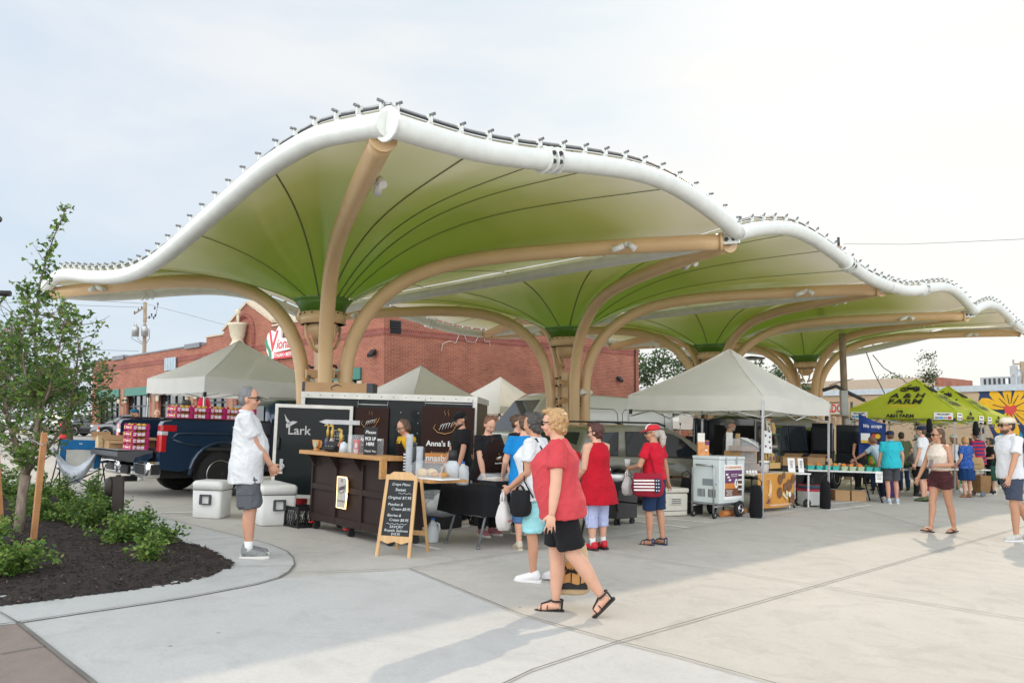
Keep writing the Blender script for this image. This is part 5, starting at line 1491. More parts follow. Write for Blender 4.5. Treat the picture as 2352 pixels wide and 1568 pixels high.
# ---- tents
tent("large white market tent behind the pickup truck at the left",-6.78,19.2,3.05,2.36,3.36,.34,WHITECL)
tent("white tent whose peak shows behind the black trailer",-3.1,25.6,3.05,2.28,3.40,.28,WHITECL)
tent("small looking white tent peak above the white van's roof",-.62,31.4,3.05,2.3,3.50,.28,CREAMCL)
tent("plain pale white pop up tent over the ice cream vendor's stall",4.47,16.72,3.02,2.22,3.28,.28,CREAMCL,legs_kick=.06)
tent("far white tent showing just above the black van's roof",10.6,39,3.6,2.45,2.85,.4,WHITECL,truss=False)
tent("far white tent peeking out beside the black van's left edge",9.2,43,2.6,2.2,2.5,.4,WHITECL,truss=False)
def ah_print(t,h):
	sz = h * 2; E_,P_ = 2.42,3.42
	for k,u in ((3,.5),(0,.5)):
		M = panel_M(k,u,.42,sz,E_,P_)
		text("A & H",.36,TXTBLK,t,M @ Matrix.Translation((0,.10,0)),bold=.012,spacing=1.05)
		text("FARM",.36,TXTBLK,t,M @ Matrix.Translation((0,-.24,0)),bold=.012,spacing=1.1)
		MB().m(mat("print_yellow",(.75,.55,.05),.6)).prism([M @ Vector(p) for p in ((-.42,-.48,.002),(.42,-.48,.002),(.42,-.455,.002),(-.42,-.455,.002))],(0,0,.002)).prism([M @ Vector(p) for p in ((-.36,-.56,.002),(.36,-.56,.002),(.36,-.53,.002),(-.36,-.53,.002))],(0,0,.002)).build("tag_line",parent=t)
		mb = MB(); tractor(mb,M @ Matrix.Translation((0,.48,0)),.62,TXTBLK); mb.build("tractor_emblem",parent=t)
		d = (0,1) if k == 0 else (0,0)
		if k == 3: Mv = face_M((-h - .03,0,E_ - .17),(0,-1,0),(0,0,1))
		else: Mv = face_M((0,-h - .03,E_ - .17),(1,0,0),(0,0,1))
		text("A&H FARM",.14,TXTBLK,t,Mv @ Matrix.Translation((0,-.03,0)),bold=.006,width=.78)
		mb = MB(); tractor(mb,Mv @ Matrix.Translation((0,.09,0)),.22,TXTBLK); mb.build("tractor_emblem",parent=t)
		for sx in (-1,1):
			Ms = Mv @ Matrix.Translation((sx * (h - .30),-.02,.004))
			s = MB().m(PAPER); s.prism([Ms @ Vector(p) for p in ((-.25,-.10,0),(.25,-.10,0),(.25,.10,0),(-.25,.10,0))],Ms.to_3x3() @ Vector((0,0,.003)))
			for j,c in enumerate(((.25,.3,.4),(.05,.35,.65),(.5,.35,.35),(.5,.04,.04))):
				s.m(mat(f"card_{'abcd'[j]}",c,.6)); x0 = -.22 + j * .11
				s.prism([Ms @ Vector(p) for p in ((x0,-.08,.004),(x0 + .10,-.08,.004),(x0 + .10,-.02,.004),(x0,-.02,.004))],Ms.to_3x3() @ Vector((0,0,.002)))
			st = s.build("sticker",parent=t)
			text("WE ACCEPT",.06,TXTBLK,st,Ms @ Matrix.Translation((0,.045,.005)),bold=.003,width=.34)
tent("nearer lime green farm tent, its front lettering fully in view",12.4,24.6,2.95,2.42,3.42,.24,LIMECL,print_fn=ah_print,group="lime green farm tents")
tent("farther lime green farm tent, standing partly behind its twin",14.75,27.1,2.95,2.42,3.42,.24,LIMECL,print_fn=ah_print,group="lime green farm tents")
def weight_bag(M,label):
	o = thing("weight_bag",label,"weight bag",M=M,group="black weight bags at tent legs")
	MB().m(BLACKCL).lathe([(0,0),(.10,0),(.115,.05),(.11,.42),(.09,.54),(.06,.58),(0,.58)],n=14).build("bag",parent=o)
	MB().m(BLACKPL).tube([(-.09,.0,.52),(-.11,-.02,.66),(.0,-.03,.72),(.10,-.02,.64),(.09,0,.52)],.010,5).build("strap",parent=o)
for px,py,lab in ((1738,1189,"black weight bag strapped to the near leg of the pale vendor tent"),(1897,1168,"black weight bag at the right leg of the pale vendor tent, by the cooler"),(1576,1163,"black weight bag with a loop handle standing behind the woman in the red cap")):
	p = G(px,py); weight_bag(frame((p.x,p.y + .04,p.z),.3),lab)
# ---- black cargo trailer with banners and a long carton on its roof
TRB = mat("trailer_black",(.006,.010,.011),.30,var=.15,scale=1.2,coat=.15,spec=.15)
TRIM = mat("trailer_trim",(.55,.54,.50),.45,.5,var=.15,scale=4)
TP = Vector((-3.46,12.75,gz(-3.46,12.75)))
TRM = frame(TP,R(-5),True)
tr = thing("cargo_trailer","black cargo trailer with white trim behind the bakery counter","trailer",M=TRM)
TL,TH = 2.82,1.93
MB().m(TRB).bx(0,TL,0,1.5,.30,TH - .1).build("body",parent=tr)
s = MB().m(TRIM).bx(-.02,TL + .02,-.02,1.52,TH - .098,TH).bx(-.02,TL + .02,-.018,1.518,.24,.299); s.bx(-.015,.05,-.015,.05,.30,TH - .1).bx(TL - .05,TL + .015,-.015,.05,.30,TH - .1)
s.m(DKSTEEL)
for k in range(14): s.cyl((.1 + k * .2,-.03,TH - .05),(.1 + k * .2,-.018,TH - .05),.008,n=6)
s.build("trim_rail",parent=tr)
s = MB().m(TXTWHT)
for x in (.9,1.4,1.9,1.62):
	for k in range(5): s.cyl((x,-.006,1.0 + k * .16),(x,.0,1.0 + k * .16),.006,n=6)
s.build("rivets",parent=tr)
for sd in (0.12,1.38): wheel(tr,1.55,sd,.28,.18,6,side=-1 if sd < 1 else 1)
DM = Matrix.Translation((.86,-.05,0)) @ Matrix.Rotation(R(188),4,'Z')
dr = MB().m(TRB).bx(.05,1.17,-.02,.02,.30,1.66).build("door",parent=tr,M=DM)
s = MB().m(TRIM)
s.bx(0,1.22,-.028,.028,1.66,1.715).bx(0,1.22,-.028,.028,.245,.30).bx(0,.05,-.028,.028,.30,1.66).bx(1.17,1.22,-.028,.028,.30,1.66)
s.build("door_frame",parent=dr)
s = MB().m(GALV).bx(-.12,.42,.03,.05,1.42,1.49).prism([(.42,.03,1.42),(.52,.03,1.455),(.42,.03,1.49)],(0,.02,0)); s.build("strap_hinge",parent=dr)
MB().m(BLACKPL).tube([(1.13,.03,1.18),(1.13,.07,1.15),(1.13,.07,1.03),(1.13,.03,1.0)],.018,6).build("handle",parent=dr)
MB().m(GALV).bx(1.05,1.10,.025,.05,.62,.85).tube([(1.07,.05,.80),(1.02,.06,.74),(1.07,.05,.66)],.012,6).build("latch",parent=dr)
MB().m(GALV).bx(.93,1.10,.022,.045,.33,.44).build("catch",parent=dr)
DF = Matrix(((-1,0,0,0),(0,0,1,.024),(0,1,0,0),(0,0,0,1)))
text("Lark",.20,mat("logo_grey",(.42,.42,.41),.6),dr,DF @ Matrix.Translation((-.83,1.30,0)),bold=.002)
s = MB().m(mat("logo_grey",(.42,.42,.41),.6))
for P in (((-1.07,1.56),(-1.04,1.44),(-.99,1.40),(-.97,1.43),(-1.02,1.48)),((-1.02,1.42),(-.93,1.45),(-.86,1.44),(-.90,1.41),(-.97,1.37)),((-1.04,1.40),(-1.03,1.33),(-.99,1.36),(-.97,1.42),(-1.0,1.43))):
	s.prism([DF @ Vector((x,z,.0)) for x,z in P],(0,.002,0))
s.build("bird_emblem",parent=dr)
text("For rent\n— call —\n816 000 00\nlark trailers",.045,mat("logo_grey",(.42,.42,.41),.6),dr,DF @ Matrix.Translation((-.22,1.26,0)))
SMILE = mat("print_dark",(.03,.03,.035),.6)
o = thing("long_carton","long flat cardboard carton with a curved arrow lying on the trailer roof","carton",M=on(TRM,.56,.14,TH + .002))
MB().m(CARD).bx(-.58,.58,-.12,.16,0,.155,.004).build("box",parent=o)
for a_,b_ in ((-.582,-.535),(.48,.582)): MB().m(mat("black_tape",(.03,.035,.045),.4)).bx(a_,b_,-.123,.163,-.0,.158).build("tape",parent=o)
MB().m(SMILE).tube([(-.08 + .17 * k / 8 - .02,-.121,.05 + .07 * math.sin(PI * (k + 1) / 11)) for k in range(9)],[.004,.007,.009,.010,.010,.009,.008,.006,.003],5).tube([(-.10 - .0,-.121,.09),(-.105,-.121,.05),(-.07,-.121,.04)],.006,5).build("arrow_mark",parent=o)
BANNERM = mat("banner_brown",(.034,.016,.013),.6,var=.1,scale=2,spec=.15)
ORN = mat("banner_orange",(.62,.25,.06),.55,var=.04)
TANP = mat("print_tan",(.62,.34,.14),.6,var=.03)
def bread_logo(mb,M,s):
	"""Croissant in a bowl-like swirl with a wheat ear and steam."""
	def P(x,y): return M @ Vector((x * s,y * s,.004))
	mb.m(TANP)
	mb.tube([P(-.42,.12),P(-.50,-.04),P(-.34,-.20),P(-.05,-.26),P(.22,-.18),P(.36,.0)],[s * r for r in (.012,.03,.035,.04,.035,.012)],5,flat=(1,.4))
	mb.tube([P(.30,-.02),P(.42,.12),P(.48,.32)],[s * .03,s * .05,s * .01],5,flat=(1,.4))
	mb.tube([P(.18,-.02),P(.30,.14),P(.34,.30)],[s * .02,s * .035,s * .01],5,flat=(1,.4))
	for x in (-.08,.06): mb.tube([P(x,.42),P(x + .03,.50),P(x - .02,.58),P(x + .01,.68)],[s * .008,s * .02,s * .018,s * .005],4,flat=(1,.4))
	mb.m(TXTWHT)
	for k in range(5):
		a = -.22 + k * .11
		mb.tube([P(a - .05,-.12 + k * .03),P(a + .02,.06 + k * .035),P(a + .10,.14 + k * .02)],[s * .035,s * .055,s * .02],6,flat=(1,.3))
def hung_banner(label,x0,x1,z0,z1,full):
	w,h = x1 - x0,z1 - z0
	o = thing("bakery_banner",label,"banner",M=TRM @ Matrix.Translation(((x0 + x1) / 2,-.03,(z0 + z1) / 2)),group="brown Anna's Bakery banners on the trailer")
	MB().m(BANNERM).grid(lambda u,v: ((u - .5) * w,-.012 - .008 * math.sin(u * 8) * (1 - v),(v - .5) * h),14,8).build("cloth",parent=o)
	s = MB()
	k = h * (.42 if full else .40)
	bread_logo(s,frontM(-.02,-.024,h * .17),k)
	s.build("bread_emblem",parent=o)
	fs = .115 if full else .088
	text("Anna's Bakery",fs,TXTWHT,o,frontM(0,-.026,-h * .10 if full else -h * .18),bold=.003,width=w * (.80 if full else .64))
	text("European Style Treats",fs * .42,TANP,o,frontM(0,-.026,-h * .245 if full else -h * .30),width=w * .6)
	if full:
		MB().m(ORN).prism([(-w / 2 + .01,-.026,-.245),(w / 2 - .01,-.026,-.245),(w / 2 - .01,-.026,-.40),(-w / 2 + .01,-.026,-.40)],(0,.003,0)).build("orange_band",parent=o)
		text("annasbakerykc",.14,TXTWHT,o,frontM(0,-.032,-.325),bold=.003,width=w * .92)
	s = MB().m(GALV).tube([(-w * .45,-.01,h / 2 + .05),(w * .45,-.01,h / 2 + .05)],.012,6);
	for sx in (-.45,.45): s.tube([(sx * w,-.01,h / 2),(sx * w,.01,h / 2 + .13)],.004,4)
	s.build("hanging_rod",parent=o)
def tx(px):
	r = ray(px,1000).x; a = R(-5)
	t_ = (r * TP.y - TP.x) / (math.cos(a) - r * math.sin(a)); return t_
hung_banner("narrow brown Anna's Bakery banner between the trailer door and the glasses wearer",tx(808),tx(884),.96,1.70,False)
hung_banner("wide brown Anna's Bakery banner with an orange web address band",tx(960),tx(1081),.78,1.75,True)
# ---- bakery counter
WOODT = ramp_mat("counter_wood",[(.3,(.36,.17,.055)),(.6,(.50,.26,.09)),(.8,(.58,.33,.13))],scale=3,stretch=(1,9,9),rough=.5,bump=.1)
BROWNP = mat("counter_brown",(.032,.020,.018),.6,var=.08,spec=.2)
pL,pR = G(713.6,1214.3),G(884.6,1254.8)
cy_ = math.atan2((pR - pL).y,(pR - pL).x)
CL_ = (pR - pL).length + .10
CM = frame(pL,cy_,True) @ Matrix.Translation((-.06,0,0))
ct = thing("bakery_counter","dark brown rolling bakery counter with a wood top and a glowing sign","counter",M=CM)
Hc,D_ = 1.06,.50
MB().m(BROWNP).bx(.0,CL_,.03,D_,.13,Hc - .05).build("carcass",parent=ct)
s = MB().m(BROWNP)
for x in (0,CL_ / 3,2 * CL_ / 3,CL_): s.bx(max(.001,x - .035),min(CL_ - .001,x + .035),-.0,.0298,.13,Hc - .052)
for z0,z1 in ((.128,.22),(.55,.62),(.93,Hc - .053)): s.bx(.002,CL_ - .002,.003,.0296,z0,z1)
s.build("panel_frame",parent=ct)
for k in range(4):
	x = .10 + k * (CL_ - .2) / 3
	MB().m(BROWNP).prism([(x - .018,0,Hc - .051),(x - .018,-.13,Hc - .051),(x - .018,0,Hc - .22)],(.036,0,0)).build("bracket",parent=ct)
MB().m(WOODT).bx(-.06,CL_ + .06,-.17,.26,Hc - .05,Hc,.004).build("bar_top",parent=ct)
MB().m(WOODT).bx(CL_ + .015,CL_ + .06,-.168,-.09,.80,Hc - .051).build("end_cheek",parent=ct)
MB().m(WOODT).bx(.0,CL_,.262,D_ + .10,.80,.84).build("work_top",parent=ct)
MB().m(WOODT).bx(CL_ + .002,CL_ + .75,.04,D_ + .08,.795,.828).build("side_shelf",parent=ct)
s = MB().m(BLACKPL).prism([(CL_ + .02,.1,.79),(CL_ + .30,.1,.79),(CL_ + .02,.1,.55)],(0,.02,0)); s.build("shelf_bracket",parent=ct)
for x,y in ((.06,.08),(CL_ - .06,.08),(.06,D_ - .06),(CL_ - .06,D_ - .06),(CL_ / 2,.08)):
	s = MB().m(BLACKPL).cyl((x - .025,y,.05),(x + .025,y,.05),.05,n=14).box((x,y,.11),(.09,.07,.03)); s.m(mat("brake_red",(.5,.02,.02),.5)).box((x - .02,y - .06,.095),(.05,.06,.018)); s.build("caster",parent=ct)
sx = CL_ * .46; sg = thing("backlit_sign","small frosted sign edged in warm light on the counter front","sign",M=CM @ Matrix.Translation((sx,-.03,.55)))
MB().m(mat("led_warm",(1,.75,.4),.5,emit=(1.0,.60,.22),estr=2.6)).tube([(-.115,0,-.19),(.10,0,-.19),(.12,0,-.02),(.108,0,.0),(.13,0,.02),(.115,0,.17),(.09,0,.20),(-.12,0,.20)],.010,6,closed=True).build("light_strip",parent=sg)
MB().m(mat("frosted_acrylic",(.40,.38,.36),.4,emit=(1,.72,.45),estr=.05)).prism([(-.115,-.006,-.19),(.10,-.006,-.19),(.12,-.006,-.02),(.108,-.006,.0),(.13,-.006,.02),(.115,-.006,.17),(.09,-.006,.20),(-.12,-.006,.20)],(0,.012,0)).build("panel",parent=sg)
etch = mat("etched_print",(.20,.19,.19),.6)
mb = MB(); bread_logo(mb,frontM(0,-.006,.05),.20); mb.mats = [etch] * len(mb.mats); mb.build("bread_emblem",parent=sg)
text("Anna's Bakery",.035,etch,sg,frontM(0,-.009,-.10),width=.19)
TOP = Hc + .001
def ct_on(x,y,z=TOP,yaw=0): return on(CM,x,y,z,yaw)
o = thing("tip_bowl","orange wooden cup shaped tip holder with notes at the counter's left end","holder",M=ct_on(.10,-.02))
MB().m(mat("orange_ply",(.52,.24,.07),.5,var=.1)).prism([(-.09,0,.14),(.09,0,.14),(.07,0,.07),(.03,0,.03),(.05,0,0),(-.05,0,0),(-.03,0,.03),(-.07,0,.07)],(0,.05,0)).tube([(.085,.025,.12),(.13,.025,.11),(.12,.025,.05),(.07,.025,.05)],.012,6).build("cup",parent=o)
MB().m(mat("banknote",(.38,.42,.32),.8,var=.2,scale=30)).prism([(-.05,-.004,.12),(.05,-.004,.12),(.035,-.004,.04),(-.03,-.004,.04)],(0,.003,0)).build("notes",parent=o)
AMBER = mat("pump_amber",(.55,.36,.08),.4,var=.03)
for k,(x,y,h,cc,lab) in enumerate(((.32,.04,.19,(.02,.015,.03),"dark syrup bottle with a blue label and amber pump, leftmost of the bottles"),(.40,.07,.19,(.05,.08,.2),"blue labelled syrup bottle standing second from the left"),(.47,.02,.18,(.35,.30,.22),"pale syrup bottle in the middle of the pump bottles"),(.52,.12,.14,(.45,.2,.08),"short syrup bottle behind the card reader"),(.60,.09,.13,(.5,.08,.05),"red labelled syrup bottle rightmost of the pump bottles"))):
	o = thing("syrup_bottle",lab,"bottle",M=ct_on(x,y),group="syrup bottles with amber pumps")
	MB().m(mat(f"syrup_{'abcde'[k]}",cc,.12,coat=.5)).lathe([(0,0),(.036,0),(.036,h * .75),(.016,h * .95),(.014,h),(0,h)],n=14).build("bottle",parent=o)
	MB().m(mat(f"label_{'abcde'[k]}",[(.03,.05,.3),(.06,.12,.45),(.7,.68,.62),(.6,.5,.35),(.55,.1,.08)][k],.6)).lathe([(.0368,h * .25),(.0368,h * .62)],n=14).build("label",parent=o)
	MB().m(AMBER).lathe([(.016,h),(.018,h + .09),(.008,h + .10),(.008,h + .15),(0,h + .15)],n=10).tube([(0,0,h + .15),(-.03,-.01,h + .158),(-.065,-.02,h + .14)],[.012,.010,.005],6).build("pump",parent=o)
o = thing("card_reader","black card reader tilted on a stand between the syrup bottles","card reader",M=ct_on(.62,-.08,TOP,.3))
MB().m(BLACKPL).box((0,0,.085),(.20,.02,.15),rot=Matrix.Rotation(R(-48),3,'X'),bev=.008).box((0,.05,.04),(.12,.10,.08),bev=.01).build("body",parent=o)
s = MB().m(mat("key_grey",(.3,.3,.3),.5))
for k in range(6): s.box((-.05 + (k % 3) * .05,-.03 - (k // 3) * .02,.075 - (k // 3) * .025),(.02,.004,.012),rot=Matrix.Rotation(R(-48),3,'X'))
s.build("keys",parent=o)
o = solo("paper_cup_lid",MB().m(mat("pale_blue_plastic",(.55,.62,.66),.4)).lathe([(0,0),(.065,0),(.045,.12),(.02,.125),(.02,.14),(0,.14)],n=16),"pale blue plastic tub upside down beside the card reader","tub",ct_on(.86,-.02))
o = thing("display_case","clear acrylic box on the counter holding a red shirt print","display box",M=ct_on(1.13,.0))
MB().m(CLEARD).bx(-.115,.115,-.06,.08,0,.235).build("case",parent=o)
MB().m(mat("red_print",(.55,.03,.045),.7)).prism([(-.075,0,.0),(.05,0,.0),(.05,0,.12),(.09,0,.17),(.03,0,.18),(0,0,.17),(-.03,0,.18),(-.085,0,.16),(-.06,0,.11)],(0,.01,0)).build("print",parent=o)
MB().m(mat("silver_disc",(.5,.5,.5),.4)).cyl((0,-.006,.10),(0,-.001,.10),.035,n=18).build("disc",parent=o)
o = solo("glass_jar",MB().m(CLEARD).lathe([(0,0),(.03,0),(.03,.06),(.026,.06),(.026,.005),(0,.005)],n=12),"tiny clear glass on the counter beside the acrylic box","glass",ct_on(1.29,-.10))
o = solo("tray_box",MB().m(CLEARD).bx(-.13,.13,-.05,.05,0,.20).m(mat("dark_card",(.05,.04,.05),.7)).bx(-.12,.12,.0,.01,.005,.17),"clear flat box with a dark card behind the acrylic box","box",ct_on(1.36,.12))
CHALK = mat("chalkboard",(.018,.019,.022),.7,var=.12,scale=12)
o = thing("pickup_sign","small black sign reading Please PICK UP HERE Thank You on the counter","sign",M=ct_on(1.50,-.03,TOP,R(38)))
MB().m(CHALK).bx(-.085,.085,0,.012,.0,.34).build("panel",parent=o)
text("Please",.055,TXTWHT,o,frontM(0,-.002,.275),shear=.2)
text("PICK UP",.058,TXTWHT,o,frontM(0,-.002,.195),bold=.0008,width=.135)
text("HERE",.058,TXTWHT,o,frontM(0,-.002,.13),bold=.0008,width=.10)
text("Thank You",.034,TXTWHT,o,frontM(0,-.002,.045),shear=.2)
CUPC = mat("clear_cup",(.62,.66,.70),.15,alpha=.62,var=.1,scale=20)
for k,(x,h,lab) in enumerate(((CL_ + .20,.50,"tall stack of clear plastic cups on the side shelf"),(CL_ + .30,.34,"shorter stack of clear cups right of the tall stack"))):
	s = MB().m(CUPC)
	for j in range(int(h / .028)): s.lathe([(.034,j * .028),(.043,j * .028 + .05),(.043,j * .028 + .054),(.040,j * .028 + .054)],n=14)
	solo("cup_stack",s,lab,"cups",ct_on(x,.12 + .08 * k,.83),"stacks of clear cups")
s = MB()
for j in range(16): s.m(BLACKPL if j % 2 else PAPER).cyl((0,0,j * .018),(0,0,j * .018 + .018),.042 + .001 * (j % 2),n=14)
solo("lid_stack",s,"stack of black and white striped lids beside the counter's end cheek","lids",ct_on(CL_ + .10,.16,.83))
s = MB()
for j in range(13): s.m(BLACKPL if j % 2 else PAPER).cyl((0,0,j * .016),(0,0,j * .016 + .016),.036,n=14)
solo("lid_stack",s,"lower stack of black lids left of the tall clear cups","lids",ct_on(CL_ + .155,.30,.83))
o = thing("coffee_maker","dark grey coffee grinder behind the pick up sign","coffee maker",M=ct_on(CL_ - .10,.42,.845))
s = MB().m(mat("appliance_grey",(.05,.052,.058),.4)).box((0,0,.17),(.17,.2,.34),bev=.03,seg=2).box((0,-.05,.36),(.10,.08,.06),bev=.02); s.build("body",parent=o)
MB().m(PAPER).lathe([(.06,0),(.075,.14),(.075,.15),(0,.15)],(-.02,-.16,.0),n=14).build("cup",parent=o)
o = thing("drink_flask","black topped white jug behind the pastry dome","flask",M=ct_on(CL_ + .52,.52,.83))
MB().m(mat("jug_pale",(.5,.54,.57),.4)).lathe([(0,0),(.085,0),(.085,.15),(.045,.21),(0,.21)],n=16).build("jug",parent=o)
MB().m(BLACKPL).lathe([(.05,.21),(.05,.33),(0,.33)],n=14).build("lid",parent=o)
o = thing("pastry_display","clear domed pastry display full of bread on the side shelf","pastry case",M=ct_on(CL_ + .52,.22,.83,R(12)))
MB().m(PAPER).bx(-.24,.30,-.16,.16,0,.014,.004).build("tray",parent=o)
MB().m(CLEARD).loft([[(x,.15 * math.cos(a),.016 + .19 * math.sin(a)) for a in [PI * k / 10 for k in range(11)]] for x in (-.22,.28)],closed=False,caps=False).build("dome",parent=o)
CROI = ramp_mat("croissant_crust",[(.3,(.30,.12,.03)),(.6,(.52,.27,.08)),(.8,(.62,.40,.17))],scale=9,rough=.5)
LOAF = ramp_mat("loaf_crust",[(.3,(.50,.33,.16)),(.7,(.66,.50,.30))],scale=6,rough=.7)
for k,(x,y,yw) in enumerate(((.10,-.05,.2),(.20,-.03,.5),(.15,.06,-.3))):
	s = MB().m(CROI).tube([(-.06,.02,.03),(-.035,-.005,.04),(0,-.015,.045),(.035,-.005,.04),(.06,.02,.03)],[.008,.024,.032,.024,.008],9)
	solo("croissant",s,["golden croissant at the front of the pastry dome's right half","golden croissant furthest right under the pastry dome","golden croissant at the back under the pastry dome"][k],"croissant",ct_on(CL_ + .52,.22,.845,R(12)) @ Matrix.Translation((x,y,0)) @ Matrix.Rotation(yw,4,'Z'),"croissants in the display")
for k,(x,y) in enumerate(((-.12,-.02),(-.03,.04))):
	s = MB().m(LOAF).ell((0,0,.05),(.085,.05,.05));
	solo("bread_loaf",s,["pale bread loaf at the left of the pastry dome","second pale loaf behind the first in the pastry dome"][k],"bread",ct_on(CL_ + .52,.22,.845,R(12)) @ Matrix.Translation((x,y,0)),"pale loaves in the display")
# ---- A-frame menu board
afl,afr = G(864,1276),G(938.6,1281)
AM = frame(((afl.x + afr.x) / 2,(afl.y + afr.y) / 2,(afl.z + afr.z) / 2),math.atan2((afr - afl).y,(afr - afl).x),True)
PINE = ramp_mat("pine_wood",[(.3,(.50,.29,.12)),(.7,(.62,.40,.19))],scale=4,stretch=(6,6,1),rough=.55,bump=.08)
af = thing("menu_board","wooden A-frame chalkboard with the handwritten crepe menu","menu board",M=AM)
LEAN = Matrix.Rotation(R(-13),4,'X')
fr_ = MB().m(PINE)
for sx in (-1,1): fr_.prism([(sx * .185 - .018,0,0),(sx * .185 + .018,0,0),(sx * .165 + .018,0,.90),(sx * .165 - .018,0,.90)],(0,.03,0))
fr_.prism([(-.148,.002,.845),(.148,.002,.845),(.15,.002,.90),(.10,.002,.935),(-.10,.002,.935),(-.15,.002,.90)],(0,.026,0))
fr_.prism([(-.165,.002,.17),(-.08,.002,.14),(0,.002,.165),(.08,.002,.14),(.165,.002,.17),(.165,.002,.225),(-.165,.002,.225)],(0,.026,0))
F_ = fr_.build("front_frame",parent=af,M=LEAN)
MB().m(CHALK).prism([(-.165,.012,.226),(.165,.012,.226),(.149,.012,.844),(-.149,.012,.844)],(0,.008,0)).build("chalkboard",parent=F_)
chalk = mat("chalk",(.62,.66,.66),.9,var=.1)
for body,z,sz,xo in (("Crepe Menu",.795,.042,0),("Sweet",.735,.05,0),("Original $7.95",.645,.044,0),("Peaches &",.57,.042,-.04),("Cream $8.95",.52,.042,.03),("Berries &",.45,.042,-.04),("Cream $8.95",.40,.042,.02),("SAVORY",.325,.042,0),("Royale Salmon",.285,.040,0),("$10.95",.247,.038,.0)):
	text(body,sz,chalk,F_,frontM(xo,.010,z),shear=.18,width=None if len(body) < 12 else .27)
s = MB().m(chalk)
for z,x0 in ((.695,-.02),(.358,-.12)): s.tube([(x0 + k * .014,.010,z + .006 * math.sin(k * 1.6)) for k in range(12 if x0 > -.1 else 18)],.0022,4)
s.build("chalk_wave",parent=F_)
bk = MB().m(PINE)
for sx in (-1,1): bk.prism([(sx * .185 - .015,0,0),(sx * .185 + .015,0,0),(sx * .16 + .015,0,.88),(sx * .16 - .015,0,.88)],(0,.025,0))
bk.bx(-.17,.17,.002,.023,.20,.25); bk.build("rear_frame",parent=af,M=Matrix.Translation((.06,.50,0)) @ Matrix.Rotation(R(19),4,'X'))
# ---- crates, coolers, jugs
def crate(label,M,col=(.012,.012,.013),w=.33,h=.28,group="black plastic milk crates"):
	o = thing("milk_crate",label,"crate",M=M,group=group)
	m_ = mat("crate_black",col,.6); s = MB().m(m_)
	for sx in (-1,1):
		for sy in (-1,1): s.bx(sx * w / 2 - .015,sx * w / 2 + .015,sy * w / 2 - .015,sy * w / 2 + .015,0,h)
	for z0,z1 in ((0,.03),(h - .05,h)):
		for sd in (-1,1):
			s.bx(-w / 2 + .016,w / 2 - .016,sd * w / 2 - .008,sd * w / 2 + .008,z0,z1); s.bx(sd * w / 2 - .008,sd * w / 2 + .008,-w / 2 + .016,w / 2 - .016,z0,z1)
	s.bx(-w / 2 + .01,w / 2 - .01,-w / 2 + .01,w / 2 - .01,.004,.014)
	s.build("frame",parent=o)
	s = MB().m(m_); n = 6
	for sd in (-1,1):
		for k in range(n):
			a = -w / 2 + w * k / n; b = a + w / n
			for (p,q) in ((a,b),(b,a)):
				s.tube([(p,sd * w / 2,.03),(q,sd * w / 2,h - .05)],.006,4); s.tube([(sd * w / 2,p,.03),(sd * w / 2,q,h - .05)],.006,4)
	s.build("lattice",parent=o)
p = G(690,1213); crate("black milk crate on the ground at the counter's left end",frame((p.x - .04,p.y + .22,p.z),R(-43)))
for k,px in enumerate((1108,1150)):
	p = G(px,1205); crate(["black milk crate under the cloth covered table, left one","black milk crate under the cloth covered table, beside the shopper's jeans"][k],frame((p.x,p.y + .1,p.z),R(-30)))
def big_cooler(label,M,w,d,h):
	"""Lid and tub with rounded edges; a latch handle on the local -Y end."""
	o = thing("cooler",label,"cooler",M=M,group="white hard coolers")
	b = MB().m(PLW)
	rr = lambda x,y,r,z: [(sx * (x - r) + r * math.cos(a) * 1,sy * (y - r) + r * math.sin(a),z) for sx,sy,a0 in ((1,1,0),(-1,1,PI / 2),(-1,-1,PI),(1,-1,3 * PI / 2)) for a in [a0 + k * PI / 8 for k in range(5)]]
	b.loft([rr(w / 2 * .93,d / 2 * .93,.05,0),rr(w / 2 * .95,d / 2 * .95,.05,.02),rr(w / 2,d / 2,.05,h * .74)])
	b.build("tub",parent=o)
	l = MB().m(PLW).loft([rr(w / 2 + .008,d / 2 + .008,.055,h * .76),rr(w / 2 + .008,d / 2 + .008,.055,h * .93),rr(w / 2 - .015,d / 2 - .015,.05,h * .985),rr(w / 2 - .05,d / 2 - .05,.04,h)])
	l.build("lid",parent=o)
	MB().m(PLG).loft([rr(w / 2 - .006,d / 2 - .006,.05,h * .741),rr(w / 2 - .006,d / 2 - .006,.05,h * .759)]).build("gasket",parent=o)
	s = MB().m(PLG); y = -d / 2 - .008; s.bx(-.085,.085,y - .03,y,h * .60,h * .64,.005).bx(-.085,-.055,y - .028,y,h * .40,h * .60).bx(.055,.085,y - .028,y,h * .40,h * .60).bx(-.085,.085,y - .03,y,h * .37,h * .40,.004)
	s.build("handle",parent=o)
	s = MB().m(PLG)
	for x in (-w / 2 - .012,):
		for yy in (-d * .28,d * .28): s.bx(x - .02,x,yy - .035,yy + .035,h * .66,h * .86,.006)
	s.build("latch",parent=o)
	return o
p = G(472,1191); big_cooler("squarish white cooler standing left of the man in the white shirt",frame((p.x,p.y + .22,p.z),R(-4)),.44,.42,.54)
p = G(600,1209); big_cooler("long white cooler standing behind the man's legs",frame((p.x - .06,p.y + .50,p.z),R(33)),.50,.95,.56)
p = G(1540,1187)
o = thing("cooler","tan cooler with a moulded panel, behind the woman in the red cap","cooler",(p.x,p.y + .3,p.z),R(32),"white hard coolers",tilt=True)
TANC = mat("cooler_tan",(.55,.53,.46),.5,var=.05)
MB().m(TANC).bx(-.30,.30,-.21,.21,0,.40,.03,2).build("tub",parent=o)
